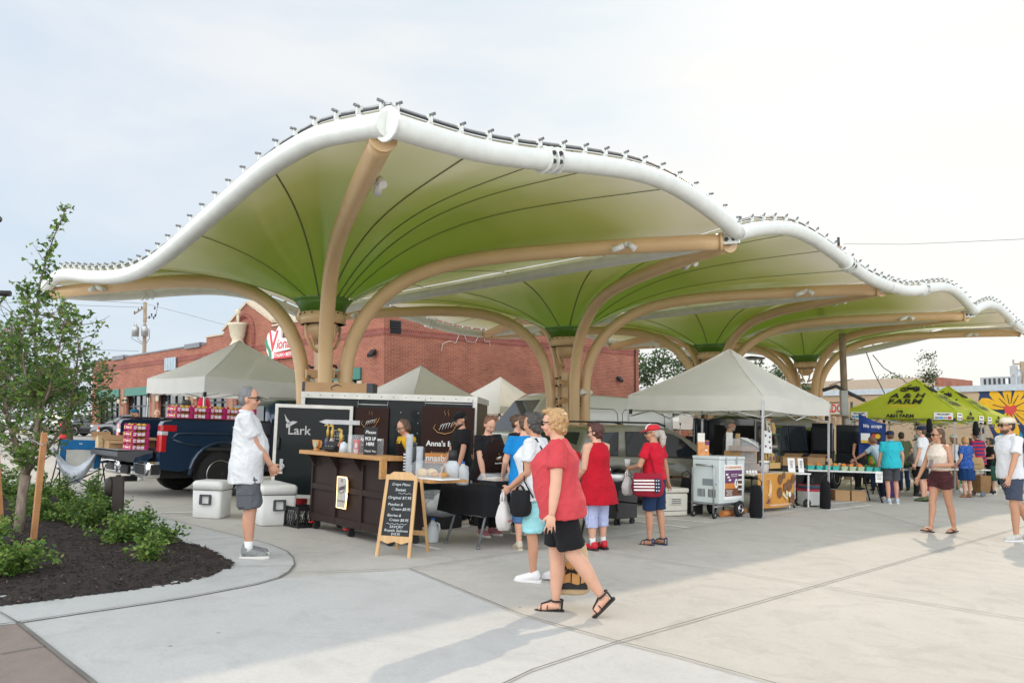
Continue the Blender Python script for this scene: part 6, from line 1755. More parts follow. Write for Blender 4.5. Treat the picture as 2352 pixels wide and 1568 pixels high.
MB().m(TANC).bx(-.315,.315,-.225,.225,.405,.49,.025,2).build("lid",parent=o)
s = MB().m(TANC).bx(-.14,.14,-.225,-.211,.20,.34,.004); s.m(PLG)
for k in range(3): s.bx(-.11,.11,-.229,-.2255,.22 + k * .035,.235 + k * .035)
s.bx(-.30,.30,-.213,-.2105,.09,.10); s.build("front_panel",parent=o)
JUGM = mat("jug_plastic",(.62,.66,.68),.3,alpha=.75,var=.05)
def jug(label,M,fill=(.7,.7,.68),lid=(.03,.12,.45),s_=1.0):
	o = thing("milk_jug",label,"jug",M=M @ Matrix.Scale(s_,4),group="plastic gallon jugs")
	MB().m(JUGM).lathe([(0,0),(.07,0),(.078,.02),(.078,.15),(.06,.20),(.025,.245),(.022,.265),(0,.265)],n=16).build("bottle",parent=o)
	MB().m(JUGM).tube([(.02,.0,.235),(.075,0,.22),(.085,0,.16),(.07,0,.12)],.013,7).build("handle",parent=o)
	MB().m(mat("jug_milk" if fill[0] > .6 else "jug_water",fill,.3)).lathe([(0,.004),(.066,.004),(.074,.02),(.074,.10),(0,.10)],n=16).build("contents",parent=o)
	MB().m(mat("lid_blue",lid,.5)).lathe([(.025,.262),(.025,.285),(0,.285)],n=12).build("cap",parent=o)
p = G(990,1248); jug("clear water jug standing on the ground behind the menu board",frame((p.x,p.y + .1,p.z)),(.42,.47,.5),s_=1.05)
p = G(1005,1212)
o = thing("storage_tub","clear plastic storage tub under the bakery side shelf","tub",(p.x,p.y + .15,p.z + .17),R(-35),tilt=True)
MB().m(CLEAR).loft([[(x * .8,y * .8,0) for x,y in ((-.25,-.18),(.25,-.18),(.25,.18),(-.25,.18))],[(x,y,.32) for x,y in ((-.25,-.18),(.25,-.18),(.25,.18),(-.25,.18))]],caps=False,smooth=False).box((0,0,.325),(.54,.40,.014)).build("tub",parent=o)
tag(MB().m(PAPER).ell((.02,.02,.16),(.12,.10,.13)).ell((-.08,-.03,.09),(.10,.09,.09)).build("wrapped_goods",M=frame((p.x,p.y + .15,p.z + .19),R(-35))),"white wrapped goods inside the clear storage tub","packets")
tag(MB().m(mat("crate_black",(.012,.012,.013),.6)).bx(-.27,.27,-.2,.2,0,.17,.01).build("low_crate",M=frame((p.x,p.y + .15,p.z),R(-35))),"low black crate supporting the clear storage tub","crate")
p = G(655,1172)
tag(MB().m(mat("red_bag",(.42,.015,.02),.5,bump=.5,bscale=14)).ell((0,0,.13),(.20,.14,.13)).tube([(-.1,0,.22),(-.05,0,.33),(.05,0,.33),(.1,0,.22)],.012,5).build("red_bag",M=frame((p.x + .1,p.y + .2,p.z))),"red bag on the ground below the trailer door","bag")
tag(MB().m(BLACKPL).prism([(-.08,-.06,0),(.08,-.06,0),(.06,-.06,.11),(-.06,-.06,.12)],(0,.14,0)).build("wheel_chock",M=frame(G(652,1200),.2)),"small black wheel chock right of the long white cooler","wheel chock")
# ---- folding tables with black cloth
GREYST = mat("table_leg_grey",(.19,.205,.22),.4,.4,var=.05)
BLKST = mat("table_leg_black",(.02,.02,.022),.4,.3,var=.05)
la,lb = G(1022,1248.5),G(1095.6,1261.4)
TBO = (la + lb) / 2; TBO.z = gz(TBO.x,TBO.y)
TBM = frame(TBO,YAW_U,True)
def fold_table(name,label,M,L_,Wd,H_,topm,legm,cloth=None,drop=.34,drops=None,group="folding tables"):
	o = thing(name,label,"table",M=M,group=group)
	MB().m(topm).bx(0,L_,-Wd / 2,Wd / 2,H_ - .04,H_,.006).build("top",parent=o)
	for x0,dx in ((.12,-.10),(L_ - .12,.10)):
		for sd in (-1,1):
			MB().m(legm).tube([(x0 + dx * -.9,sd * Wd * .30,H_ - .045),(x0 + dx * -.2,sd * Wd * .36,H_ * .55),(x0 + dx,sd * Wd * .38,.02)],.016,8).tube([(x0 + dx,sd * Wd * .38,0),(x0 + dx,sd * Wd * .38,.03)],.022,8).build("leg",parent=o)
		MB().m(legm).tube([(x0,-Wd * .36,H_ * .52),(x0,Wd * .36,H_ * .52)],.012,6).build("cross_bar",parent=o)
	if cloth is not None:
		c = MB().m(cloth); e = .012
		L0,L1,W0 = -e,L_ + e,Wd / 2 + e
		per = []
		n = 60
		P = [(L0,-W0),(L1,-W0),(L1,W0),(L0,W0)]
		for k in range(4):
			a,b = P[k],P[(k + 1) % 4]
			for j in range(n // 4): per.append((a[0] + (b[0] - a[0]) * j / (n // 4),a[1] + (b[1] - a[1]) * j / (n // 4)))
		rings = []
		for v in range(6):
			ring = []
			for k,(x,y) in enumerate(per):
				f = .020 * math.sin(k * 1.15) * v / 5 + .012 * math.sin(k * .53 + 1) * v / 5 + .03 * v / 5
				cx,cy = x - L_ / 2,y
				l = math.hypot(cx,cy)
				ring.append((x + cx / l * f,y + cy / l * f,H_ + .004 - drop * v / 5 * (1 + .04 * math.sin(k * .4))))
			rings.append(ring)
		rr = [[c.bm.verts.new(q) for q in ring] for ring in rings]
		fs = [c.bm.faces.new(rr[0])]
		for A,B in zip(rr[:-1],rr[1:]):
			for j in range(len(A)): fs.append(c.bm.faces.new((A[j],A[(j + 1) % len(A)],B[(j + 1) % len(B)],B[j])))
		c._fin(fs,True)
		cl_ = c.build("tablecloth",M=M)
		tag(cl_,label.split(",")[0].replace("folding table","cloth draped over the folding table"),"tablecloth","black tablecloths")
	return o
TABW = mat("table_top_white",(.62,.62,.60),.5,var=.04)
fold_table("folding_table","grey legged folding table, under black cloth behind the shoppers",TBM,1.80,.74,.72,TABW,GREYST,BLACKCL,.33)
TB2 = TBM @ Matrix.Translation((1.95,0,0))
fold_table("folding_table","black legged folding table, beside the woman in the red cap",TB2,1.68,.74,.72,BLKST,BLKST,BLACKCL,.10)
p = G(1432,1202)
o = thing("utility_cart","dark grey utility cart on casters beneath the second black table","cart",(p.x - .12,p.y + .0,p.z),YAW_U,tilt=True)
DKG = mat("cart_grey",(.045,.043,.045),.6,var=.05)
MB().m(DKG).bx(-.24,.30,-.2,.2,.10,.60,.012).build("body",parent=o)
for x in (-.18,.24):
	for y in (-.14,.14): MB().m(BLACKPL).cyl((x,y - .02,.05),(x,y + .02,.05),.05,n=12).build("caster",parent=o)
def t_on(x,y,yaw=0.0,z=.727): return on(TBM,x,y,z,yaw)
FOIL = mat("foil_tray",(.62,.63,.64),.22,.95,bump=.4,bscale=50)
jug("milk jug with a blue cap at the left end of the bakery table",t_on(.10,.12),(.72,.72,.70),s_=1.0)
for k,(x,y) in enumerate(((.48,-.15),(.98,-.14),(1.42,-.12))):
	o = thing("pastry_tray",["foil pastry tray under a clear lid, nearest the milk jug","middle foil pastry tray under a clear lid on the bakery table","foil pastry tray with a lid behind the shopper's white bag"][k],"tray",M=t_on(x,y),group="foil pastry trays on the bakery table")
	MB().m(FOIL).loft([[(sx * .19,sy * .12,0) for sx,sy in ((-1,-1),(1,-1),(1,1),(-1,1))],[(sx * .23,sy * .16,.07) for sx,sy in ((-1,-1),(1,-1),(1,1),(-1,1))]],caps=False,smooth=False).bx(-.19,.19,-.12,.12,0,.006).build("pan",parent=o)
	MB().m(CLEAR).loft([[(sx * .235,sy * .165,.071) for sx,sy in ((-1,-1),(1,-1),(1,1),(-1,1))],[(sx * .20,sy * .13,.15) for sx,sy in ((-1,-1),(1,-1),(1,1),(-1,1))]],smooth=False).build("lid",parent=o)
	s = MB().m(mat("pie_fill",(.42,.27,.14),.8,var=.25,scale=20));
	for j in range(5): s.ell((-.13 + j * .065,.02 * (-1) ** j,.06),(.04,.07,.035),u=10,v=6)
	s.build("pastry",parent=o)
o = solo("white_carton",MB().m(PAPER).bx(-.11,.11,-.06,.06,0,.07,.003),"small white carton at the apron woman's fingertips","carton",t_on(.80,.24,.2))
o = solo("flat_box",MB().m(CLEAR).bx(-.25,.25,-.10,.10,0,.05,.004),"long clear box at the back of the bakery table","box",t_on(1.30,.22,.0))
def t2_on(x,y,yaw=0.0,z=.727): return on(TB2,x,y,z,yaw)
BAN = mat("banana_yellow",(.62,.42,.04),.5,var=.1)
s = MB().m(BAN)
for k in range(5): s.tube([(-.10,-.05 + k * .025,.05),(-.04,-.04 + k * .022,.02 + .01 * k),(.04,-.035 + k * .02,.02 + .01 * k),(.11,-.05 + k * .028,.055)],[.008,.018,.018,.007],7)
solo("banana_bunch",s,"bunch of ripe bananas on the second black table","bananas",t2_on(.95,.16,.4))
solo("white_cloth",MB().m(PAPER).ell((0,0,.04),(.16,.11,.05),u=10,v=5),"crumpled white cloth beside the bananas","cloth",t2_on(1.22,.22,.2))
o = thing("salad_bowl","white bowl at the front edge of the second black table","bowl",M=t2_on(.84,-.22))
MB().m(PAPER).lathe([(.05,0),(.10,.05),(.115,.09),(.108,.09),(.09,.05),(0,.012)],n=18).build("bowl",parent=o)
for k,(x,y,c) in enumerate(((1.05,-.08,(.5,.4,.2)),(1.3,-.02,(.6,.25,.08)),(1.05,.02,(.55,.45,.3)))):
	o = thing("food_tub",["clear food tub in front of the bananas","clear tub with orange filling near the table's right end","clear food tub behind the front one, below the bananas"][k],"tub",M=t2_on(x,y,.2,.727 if k < 2 else .727),group="clear food tubs")
	MB().m(CLEAR).loft([[(sx * .09,sy * .07,0) for sx,sy in ((-1,-1),(1,-1),(1,1),(-1,1))],[(sx * .11,sy * .09,.09) for sx,sy in ((-1,-1),(1,-1),(1,1),(-1,1))]],smooth=False).build("tub",parent=o)
	MB().m(mat(f"filling_{'abc'[k]}",c,.8,var=.2,scale=30)).bx(-.085,.085,-.066,.066,.004,.06).build("filling",parent=o)
o = solo("sign_card",MB().m(TXTBLK).bx(-.07,.07,0,.006,.02,.18).m(PAPER).bx(-.05,.05,-.003,-.001,.12,.16),"small black price card standing at the back of the second table","card",t2_on(1.35,.30,R(-60),.73))
o = thing("bottle_crate","dark crate of bottled water behind the young woman in the apron","crate",M=frame((-.28,12.0,gz(-.28,12.0)),R(10)))
MB().m(mat("crate_black",(.012,.012,.013),.6)).bx(-.35,.25,-.15,.15,.5,.82,.01).bx(-.33,.23,-.14,.14,0,.5).build("stack",parent=o)
s = MB().m(mat("water_blue",(.12,.20,.30),.2,var=.3,scale=30))
for k in range(14): s.cyl((-.30 + (k % 7) * .085,-.07 + (k // 7) * .14,.82),(-.30 + (k % 7) * .085,-.07 + (k // 7) * .14,.90),.03,n=8)
s.build("bottle_necks",parent=o)
# ================================================================== ice cream stall, produce stall, pickup load, small furniture
FZW = mat("freezer_white",(.60,.66,.66),.38,var=.03,coat=.2)
d_ = 13.95
fc = at(1651,1153,d_); fg = gz(fc.x,fc.y)
FM = frame((fc.x,fc.y,fg),YAW_U,True)
fz = thing("ice_cream_freezer","pale chest freezer on a hand cart with an ice cream poster","freezer",M=FM)
FL,FD,F0,F1 = .90,.54,.26,1.08
MB().m(FZW).bx(0,FL,0,FD,F0,F1 - .06,.012,2).build("cabinet",parent=fz)
MB().m(FZW).bx(-.008,FL + .008,-.008,FD + .008,F1 - .057,F1,.012,2).build("lid",parent=fz)
s = MB().m(BLACKPL)
for k in range(14): s.bx(-.003,-.0005,.08 + k * .026,.094 + k * .026,.36,.50) if k not in (6,7) else None
s.m(mat("grille_grey",(.22,.25,.27),.5)).bx(-.003,-.0005,.10,.34,.56,.68)
s.m(BLACKPL).bx(-.004,-.001,.06,.08,.58,.60); s.build("vent_grille",parent=fz)
s = MB().m(GALV)
for x in (.18,.56): s.bx(x,x + .035,-.022,-.003,F1 - .14,F1 - .01,.004)
s.build("hasps",parent=fz)
PO = frontM(.48,-.004,.63)
s = MB().m(PAPER).prism([PO @ Vector(p) for p in ((-.34,-.31,0),(.34,-.31,0),(.34,.31,0),(-.34,.31,0))],(0,-.002,0))
PURP = mat("poster_purple",(.13,.035,.13),.5,var=.1); POR = mat("poster_orange",(.62,.22,.04),.5); PBR = mat("poster_brown",(.16,.07,.04),.5)
def rect(mb,M,x0,x1,y0,y1,z,m_):
	mb.m(m_).prism([M @ Vector(p) for p in ((x0,y0,z),(x1,y0,z),(x1,y1,z),(x0,y1,z))],M.to_3x3() @ Vector((0,0,.0015)))
rect(s,PO,-.31,.31,-.02,.21,.003,PURP); rect(s,PO,-.31,.31,-.115,-.02,.003,POR); rect(s,PO,-.31,.31,-.25,-.115,.003,PBR)
for k in range(4): rect(s,PO,.17,.30,-.20 + k * .085,-.15 + k * .085,.006,mat("ice_sandwich",(.06,.03,.02),.5)); rect(s,PO,.165,.305,-.15 + k * .085,-.125 + k * .085,.007,TXTWHT)
for k in range(3): rect(s,PO,-.28 + k * .05,-.20 + k * .05,.12 - k * .05,.15 - k * .05,.006,TXTWHT); rect(s,PO,-.28 + k * .05,-.20 + k * .05,.10 - k * .05,.12 - k * .05,.006,mat("ice_sandwich",(.06,.03,.02),.5))
s.m(TXTWHT).prism([PO @ Vector((.09 + .06 * math.cos(a),-.03 + .085 * math.sin(a),.008)) for a in [k * PI / 8 for k in range(16)]],(0,-.0015,0))
po = s.build("poster",parent=fz)
text("ICE CREAM SANDWICHES",.055,POR,po,PO @ Matrix.Translation((0,.255,.004)),bold=.001,width=.58)
text("7",.11,TXTBLK,po,PO @ Matrix.Translation((.09,-.03,.012)),bold=.003)
text("Dark Chocolate\nVanilla Bean\nSalted Caramel",.035,TXTWHT,po,PO @ Matrix.Translation((-.15,-.185,.006)))
text("gourmet cookies\nfresh ice cream",.032,TXTWHT,po,PO @ Matrix.Translation((.02,.12,.006)))
hc = MB().m(GALV)
for y in (.06,.48): hc.tube([(-.10,y,.10),(-.10,y,.86),(-.08,y + (.05 if y < .2 else -.05),.92)],.017,8)
hc.tube([(-.08,.11,.92),(-.08,.43,.92)],.017,8); hc.tube([(-.10,.06,.20),(.5,.06,.22)],.015,6); hc.tube([(-.10,.48,.20),(.5,.48,.22)],.015,6)
hc.bx(-.02,FL - .02,.03,FD - .03,.235,.258); hc.build("hand_cart",parent=fz)
for y in (.06,.48):
	MB().m(BLACKPL).cyl((-.06,y - .018,.06),(-.06,y + .018,.06),.06,n=14).m(GALV).cyl((-.06,y - .022,.06),(-.06,y + .022,.06),.022,n=10).build("caster",parent=fz)
for y in (.0,.54): wheel(fz,.70,y,.145,.07,5,.55,side=-1 if y < .2 else 1)
tag(MB().m(mat("orange_tube",(.52,.19,.05),.6,var=.08)).cyl((0,0,.055),(1.05,0,.055),.055,n=14).build("foam_roll",M=on(FM,.35,.15,0,.1)),"orange foam roll lying on the ground under the freezer cart","roll")
tag(MB().m(BLACKPL).bx(0,.32,0,.3,0,.22,.01).build("black_bin",M=on(FM,.20,.62,0,0)),"black box on the ground behind the freezer cart","box")
def bag_item(name,label,cat,M,w,d,h,m_,group=None,lm=None):
	o = thing(name,label,cat,M=M,group=group)
	MB().m(m_).loft([[(sx * w / 2,sy * d / 2,0) for sx,sy in ((-1,-1),(1,-1),(1,1),(-1,1))],[(sx * w / 2 * 1.03,sy * d / 2 * 1.1,h * .5) for sx,sy in ((-1,-1),(1,-1),(1,1),(-1,1))],[(sx * w / 2 * .95,sy * .008,h) for sx,sy in ((-1,-1),(1,-1),(1,1),(-1,1))]],smooth=False).build("pouch",parent=o)
	if lm: MB().m(lm).cyl((0,-d / 2 * 1.14,h * .42),(0,-d / 2 * 1.14 - .003,h * .42),w * .3,n=14).build("label",parent=o)
KRAFT = mat("kraft_paper",(.45,.29,.14),.8,var=.1,scale=8,bump=.3,bscale=12)
KRAFTY = mat("kraft_gold",(.55,.36,.13),.5,var=.08)
LEAFLET = mat("leaflet",(.70,.68,.62),.6,var=.1,scale=20)
LEAFOR = mat("leaflet_orange",(.60,.26,.09),.5,var=.25,scale=14)
for k,(x,y,h,w,lab) in enumerate(((.12,.45,.40,.13,"tall white leaflet holder at the rear corner of the freezer lid"),(.30,.47,.27,.12,"short orange leaflet box beside the tall holder on the freezer"))):
	o = thing("leaflet_holder",lab,"leaflet holder",M=on(FM,x,y,F1 + .001,R(-40)))
	if k == 0: MB().m(LEAFLET).bx(-w / 2,w / 2,-.01,.01,.24,h).m(LEAFOR).bx(-w / 2,w / 2,-.03,.03,0,.239).build("leaflets",parent=o)
	else: MB().m(LEAFOR).bx(-w / 2,w / 2,-.04,.04,0,h).m(PURP).bx(-w / 2 + .002,w / 2 - .002,-.042,-.0401,h * .7,h - .01).m(TXTWHT).bx(-w * .3,w * .3,-.0425,-.0402,h * .3,h * .4).build("leaflets",parent=o)
# ---- vendor table under the pale tent
vr = G(1817,1168)
VO = Vector((vr.x - U.x * 1.70,vr.y - U.y * 1.70,0)); VO.z = gz(VO.x,VO.y)
VM = frame(VO,YAW_U,True) @ Matrix.Translation((0,.34,0))
fold_table("folding_table","cream topped vendor table, carrying cookie displays by the freezer",VM,2.02,.72,.74,mat("table_cream",(.60,.56,.46),.5),BLKST)
CO = mat("cloth_orange",(.60,.27,.045),.55,var=.10,scale=3)
w_ = 1.60
ob = thing("cookie_banner","orange cookie picture banner hanging from the vendor table","banner",M=VM @ Matrix.Translation((.86,-.40,.0)))
MB().m(CO).grid(lambda u,v: ((u - .5) * w_,-.02 - .012 * math.sin(u * 11 + 1) * (1 - v),.10 + .64 * v - .03 * math.sin(u * 3) * (1 - v)),24,6).build("cloth",parent=ob)
COOK = ramp_mat("cookie_print",[(.3,(.10,.045,.02)),(.7,(.26,.12,.05))],scale=18,rough=.7)
s = MB().m(COOK)
for x,z,r in ((.14,.62,.10),(.30,.70,.07),(.36,.46,.09),(.55,.50,.12),(.12,.36,.11),(.68,.22,.12),(.74,.62,.09)):
	s.cyl((x,-.034,z),(x,-.038,z),r,n=16)
s.build("cookie_print",parent=ob)
s = MB().m(mat("butter_print",(.68,.62,.38),.6)).prism([(.22,-.040,.32),(.44,-.040,.20),(.47,-.040,.25),(.25,-.040,.37)],(0,-.002,0)).prism([(.40,-.042,.40),(.50,-.042,.36),(.46,-.042,.28),(.37,-.042,.32)],(0,-.002,0)).m(TXTWHT).cyl((.56,-.040,.31),(.56,-.043,.31),.055,n=14); s.build("pastry_print",parent=ob)
s = MB().m(mat("swirl_cream",(.75,.62,.42),.6));
for r0,a0,a1 in ((.20,-1.2,1.9),(.13,-1.6,1.6)): s.tube([(-.42 + r0 * math.cos(a) * .7,-.040,.44 + r0 * math.sin(a)) for a in [a0 + (a1 - a0) * k / 12 for k in range(13)]],[.006 + .014 * math.sin(PI * k / 12) for k in range(13)],5,flat=(1,.4))
s.m(PURP).tube([(-.44 + .24 * math.cos(a) * .6,-.040,.42 + .24 * math.sin(a)) for a in [-1.5 + 1.2 * k / 8 for k in range(9)]],[.004 + .012 * math.sin(PI * k / 8) for k in range(9)],5,flat=(1,.4)); s.build("swirl_emblem",parent=ob)
text("ROLLS",.07,PURP,ob,frontM(-.36,-.040,.19))
text("freshly baked cookies and sandwiches",.045,TXTWHT,ob,frontM(.16,-.045,.13),width=.95)
def v_on(x,y,yaw=0.0,z=.742): return on(VM,x,y,z,yaw)
BOXW = ramp_mat("display_wood",[(.3,(.36,.20,.085)),(.7,(.48,.29,.13))],scale=4,stretch=(8,8,1),rough=.55)
o = thing("cookie_cabinet","wooden cookie cabinet with clear front doors on the vendor table","display cabinet",M=v_on(.20,-.16))
MB().m(BOXW).bx(-.34,.34,.0,.34,0,.02).bx(-.34,.34,.0,.34,.40,.42).bx(-.34,-.32,0,.34,.021,.399).bx(.32,.34,0,.34,.021,.399).bx(-.319,.319,.32,.34,.021,.399).bx(-.319,.319,.01,.319,.20,.215).build("carcass",parent=o)
MB().m(CLEARD).bx(-.318,.318,-.006,-.001,.022,.398).build("doors",parent=o)
s = MB().m(COOK); rng = random.Random(8)
for k in range(26): s.cyl((rng.uniform(-.27,.27),rng.uniform(.05,.26),.022 + (k % 2) * .195 + .02 * (k % 4)),(rng.uniform(-.27,.27),rng.uniform(.05,.26),.045 + (k % 2) * .195 + .02 * (k % 4)),.045,n=8)
s.build("cookies",parent=o)
o = thing("pastry_case","clear pastry case with a white paper flap atop the cookie cabinet","pastry case",M=v_on(.10,-.12,.0,1.164))
MB().m(CLEAR).loft([[(x,y,z) for y,z in ((-.16,0),(-.14,.17),(.0,.24),(.2,.24),(.2,0))] for x in (-.36,.30)],smooth=False).build("case",parent=o)
MB().m(mat("cake_brown",(.25,.13,.07),.7,var=.2,scale=12)).bx(-.32,.26,-.12,.17,.004,.10,.01).build("cake",parent=o)
MB().m(PAPER).prism([(-.02,-.165,.16),(.32,-.165,.06),(.32,.1,.25),(-.02,.1,.26)],(0,-.004,.004)).build("paper_flap",parent=o)
for k in range(4): solo("name_card",MB().m(PAPER).box((0,0,.03),(.085,.004,.06),rot=Matrix.Rotation(R(-14),3,'X')),["leftmost white name card below the cookie cabinet","second white name card below the cookie cabinet","third white name card below the cookie cabinet","rightmost white name card below the cookie cabinet"][k],"card",v_on(-.05 + k * .12,-.26),"white name cards")
o = thing("bag_stack","brown paper bags standing upright behind the pastry case","paper bags",M=v_on(.44,.20,R(10)))
for k in range(3): MB().m(KRAFT).box((k * .06,k * .03,.40),(.13,.05,.72 - k * .05),rot=Matrix.Rotation(R(4 * k),3,'Y'),bev=.004).build("bag",parent=o)
o = solo("leaflet_stand",MB().m(LEAFLET).box((0,0,.50),(.13,.02,.36)).m(LEAFOR).box((0,-.002,.27),(.13,.02,.10)).m(CLEARD).box((0,0,.11),(.13,.05,.22)),"upright white leaflet stand behind the cookie cabinet","leaflet stand",v_on(.24,.28,R(-35),.742 + .1))
for k,(x,y,lab) in enumerate(((.72,-.20,"clear plastic jar of wrapped sweets right of the cookie cabinet"),(.95,-.12,"white lidded jar of sweets, rightmost on the vendor table"))):
	o = thing("sweet_jar",lab,"jar",M=v_on(x,y),group="sweet jars on the vendor table")
	MB().m(CLEAR).lathe([(0,0),(.085,0),(.09,.02),(.085,.20),(0,.20)],n=16).build("jar",parent=o)
	MB().m(mat("sweets",(.55,.45,.4),.7,var=.35,scale=40)).lathe([(0,.005),(.08,.005),(.08,.16),(0,.17)],n=14).build("sweets",parent=o)
	MB().m(PAPER).lathe([(.092,.20),(.092,.23),(0,.235)],n=16).build("lid",parent=o)
o = thing("sample_tray","tray of clear pouches on a red cloth beside the sweet jars","tray",M=v_on(.78,-.10,.1))
MB().m(mat("red_cloth",(.45,.03,.04),.8)).bx(-.20,.20,-.14,.14,0,.012,.004).build("cloth",parent=o)
MB().m(CLEAR).bx(-.17,.17,-.11,.11,.0125,.13,.01).build("tub",parent=o)
s = MB().m(mat("pouch_white",(.62,.55,.52),.4,var=.3,scale=25))
for k in range(5): s.box((-.12 + k * .06,.0 + .03 * (k % 2),.10),(.05,.10,.14),rot=Matrix.Rotation(R(12 * (k % 3 - 1)),3,'X'),bev=.01)
s.build("pouches",parent=o)
# green rack
GRN = mat("rack_green",(.015,.075,.045),.5)
RM = v_on(1.70,.16)
rk = thing("green_rack","dark green metal rack with three shelves on the vendor table","rack",M=RM)
s = MB().m(GRN)
for x in (-.27,.27):
	for y in (-.12,.12): s.cyl((x,y,0),(x,y,.92),.010,n=6)
s.build("uprights",parent=rk)
for z in (.16,.46,.76): MB().m(GRN).bx(-.27,.27,-.12,.12,z,z + .022).build("shelf",parent=rk)
for k,(x,z,w,h,m_,lab) in enumerate(((-.12,.784,.24,.31,LEAFLET,None),(.13,.784,.17,.24,KRAFTY,"gold pouch on the top shelf of the green rack, right of the printed card"),(-.06,.183,.15,.19,KRAFTY,"brown kraft pouch with a round label on the rack's bottom shelf, left"),(.12,.183,.17,.20,KRAFTY,"larger brown kraft pouch on the rack's bottom shelf, right"),(-.20,.183,.12,.17,KRAFTY,"small dark gold pouch at the left end of the bottom shelf"))):
	if lab: bag_item("kraft_pouch",lab,"pouch",on(RM,x,-.02,z,.1),w,.08,h,m_,"kraft pouches on the green rack",PURP if k in (2,3) else None)
o = thing("picture_card","tall printed picture card on the rack's top shelf","card",M=on(RM,-.12,-.05,.784,R(8)))
MB().m(LEAFLET).box((0,0,.16),(.24,.012,.32),rot=Matrix.Rotation(R(-6),3,'X')).m(LEAFOR).box((0,-.02,.295),(.238,.006,.04),rot=Matrix.Rotation(R(-6),3,'X')).m(COOK).box((0,-.011,.20),(.05,.005,.04)).box((.06,-.009,.19),(.04,.005,.04)).build("card",parent=o)
solo("tub_row",MB().m(CLEAR).bx(-.24,.24,-.09,.09,0,.06,.008).m(mat("cake_brown",(.25,.13,.07),.7,var=.2,scale=12)).bx(-.22,.22,-.07,.07,.004,.045),"clear tubs of brown cookies on the rack's middle shelf","tubs",on(RM,0,0,.483))
solo("wicker_tray",MB().m(KRAFTY).bx(-.26,.24,-.15,-.125,.0,.12,.004),"straw coloured tray front below the kraft pouches","tray",on(RM,.02,0,.06))
o = thing("logo_cards","two white cards with round purple logos clipped to the rack's left side","cards",M=on(RM,-.36,-.16,.36,R(-20)))
for k in range(2):
	s = MB().m(PAPER).box((0,k * .01,.14 + k * .22),(.22,.006,.24))
	s.m(PURP)
	for x,z in ((-.06,.08),(.04,.17),(.06,.05)): s.cyl((x,k * .01 - .004,.08 + k * .22 + z),(x,k * .01 - .006,.08 + k * .22 + z),.026,n=10)
	s.build("card",parent=o)
# little white table with sheets, red cooler
p = G(1848,1165)
WTM = frame((p.x - .3,p.y + .05,p.z),YAW_U - R(18),True)
o = thing("white_table","small white side table with two printed sheets at the tent's right leg","table",M=WTM)
MB().m(PAPER).bx(-.22,.42,-.2,.25,.70,.73,.005).build("top",parent=o)
for x in (-.18,.38):
	for y in (-.16,.21): MB().m(PAPER).bx(x - .014,x + .014,y - .014,y + .014,0,.699).build("leg",parent=o)
for k in range(2):
	o = thing("price_sheet",["printed price sheet propped upright, left on the white table","printed price sheet propped upright, right on the white table"][k],"sheet",M=on(WTM,-.06 + k * .28,-.10,.732,R(-5 + 12 * k)),group="price sheets on the white table")
	MB().m(PAPER).box((0,0,.16),(.19,.004,.30),rot=Matrix.Rotation(R(-7),3,'X')).build("sheet",parent=o)
	text("PRICES\nlemon 4\nginger 5\ncocoa 5\noat 4\nbox 20",.026,TXTBLK,o,frontM(0,-.010,.18))
p = G(1872,1164)
o = thing("cooler","white wheeled cooler with a red band and blue lid by the tent leg","cooler",(p.x,p.y + .15,p.z),YAW_U - R(30),tilt=True)
MB().m(PLW).bx(-.26,.26,-.18,.18,.03,.33,.02,2).build("tub",parent=o)
MB().m(mat("cooler_red",(.60,.03,.06),.4)).bx(-.27,.27,-.19,.19,.332,.375,.01).build("rim",parent=o)
MB().m(mat("cooler_blue",(.03,.06,.11),.4)).bx(-.265,.265,-.185,.185,.377,.44,.02,2).build("lid",parent=o)
for y in (-.17,.17): MB().m(BLACKPL).cyl((-.26,y - .02,.085),(-.26,y + .02,.085),.085,n=16).m(GALV).cyl((-.26,y - .024,.085),(-.26,y + .024,.085),.02,n=8).build("wheel",parent=o)
# ---- produce stall
PT = frame((8.0,19.15,gz(8.0,19.15)),R(3),True)
fold_table("folding_table","white topped produce table, lined with peach baskets before the van",PT @ Matrix.Translation((-1.15,0,0)),1.85,.76,.73,TABW,BLKST)
PT2 = frame((10.9,21.9,gz(10.9,21.9)),R(10),True)
fold_table("folding_table","white topped produce table, heaped with greens under the farm tent",PT2 @ Matrix.Translation((-1.0,0,0)),1.85,.76,.73,TABW,BLKST)
PT3 = frame((13.2,23.6,gz(13.2,23.6)),R(20),True)
fold_table("folding_table","third produce table, mostly hidden behind the striped shopper",PT3 @ Matrix.Translation((-.9,0,0)),1.85,.76,.73,TABW,BLKST)
TEAL = mat("basket_teal",(.05,.40,.36),.6,var=.06)
PEACH = ramp_mat("peach_skin",[(.35,(.62,.15,.02)),(.6,(.70,.28,.03))],scale=7,rough=.5)
TOMA = mat("tomato_skin",(.50,.05,.02),.3,var=.15)
GREENV = ramp_mat("green_veg",[(.3,(.02,.06,.012)),(.7,(.09,.17,.03))],scale=14,rough=.6,bump=.5,bscale=40)
YELV = mat("yellow_squash",(.6,.42,.04),.5,var=.1)
WHV = mat("white_veg",(.62,.60,.5),.6,var=.1)
rng = random.Random(31)
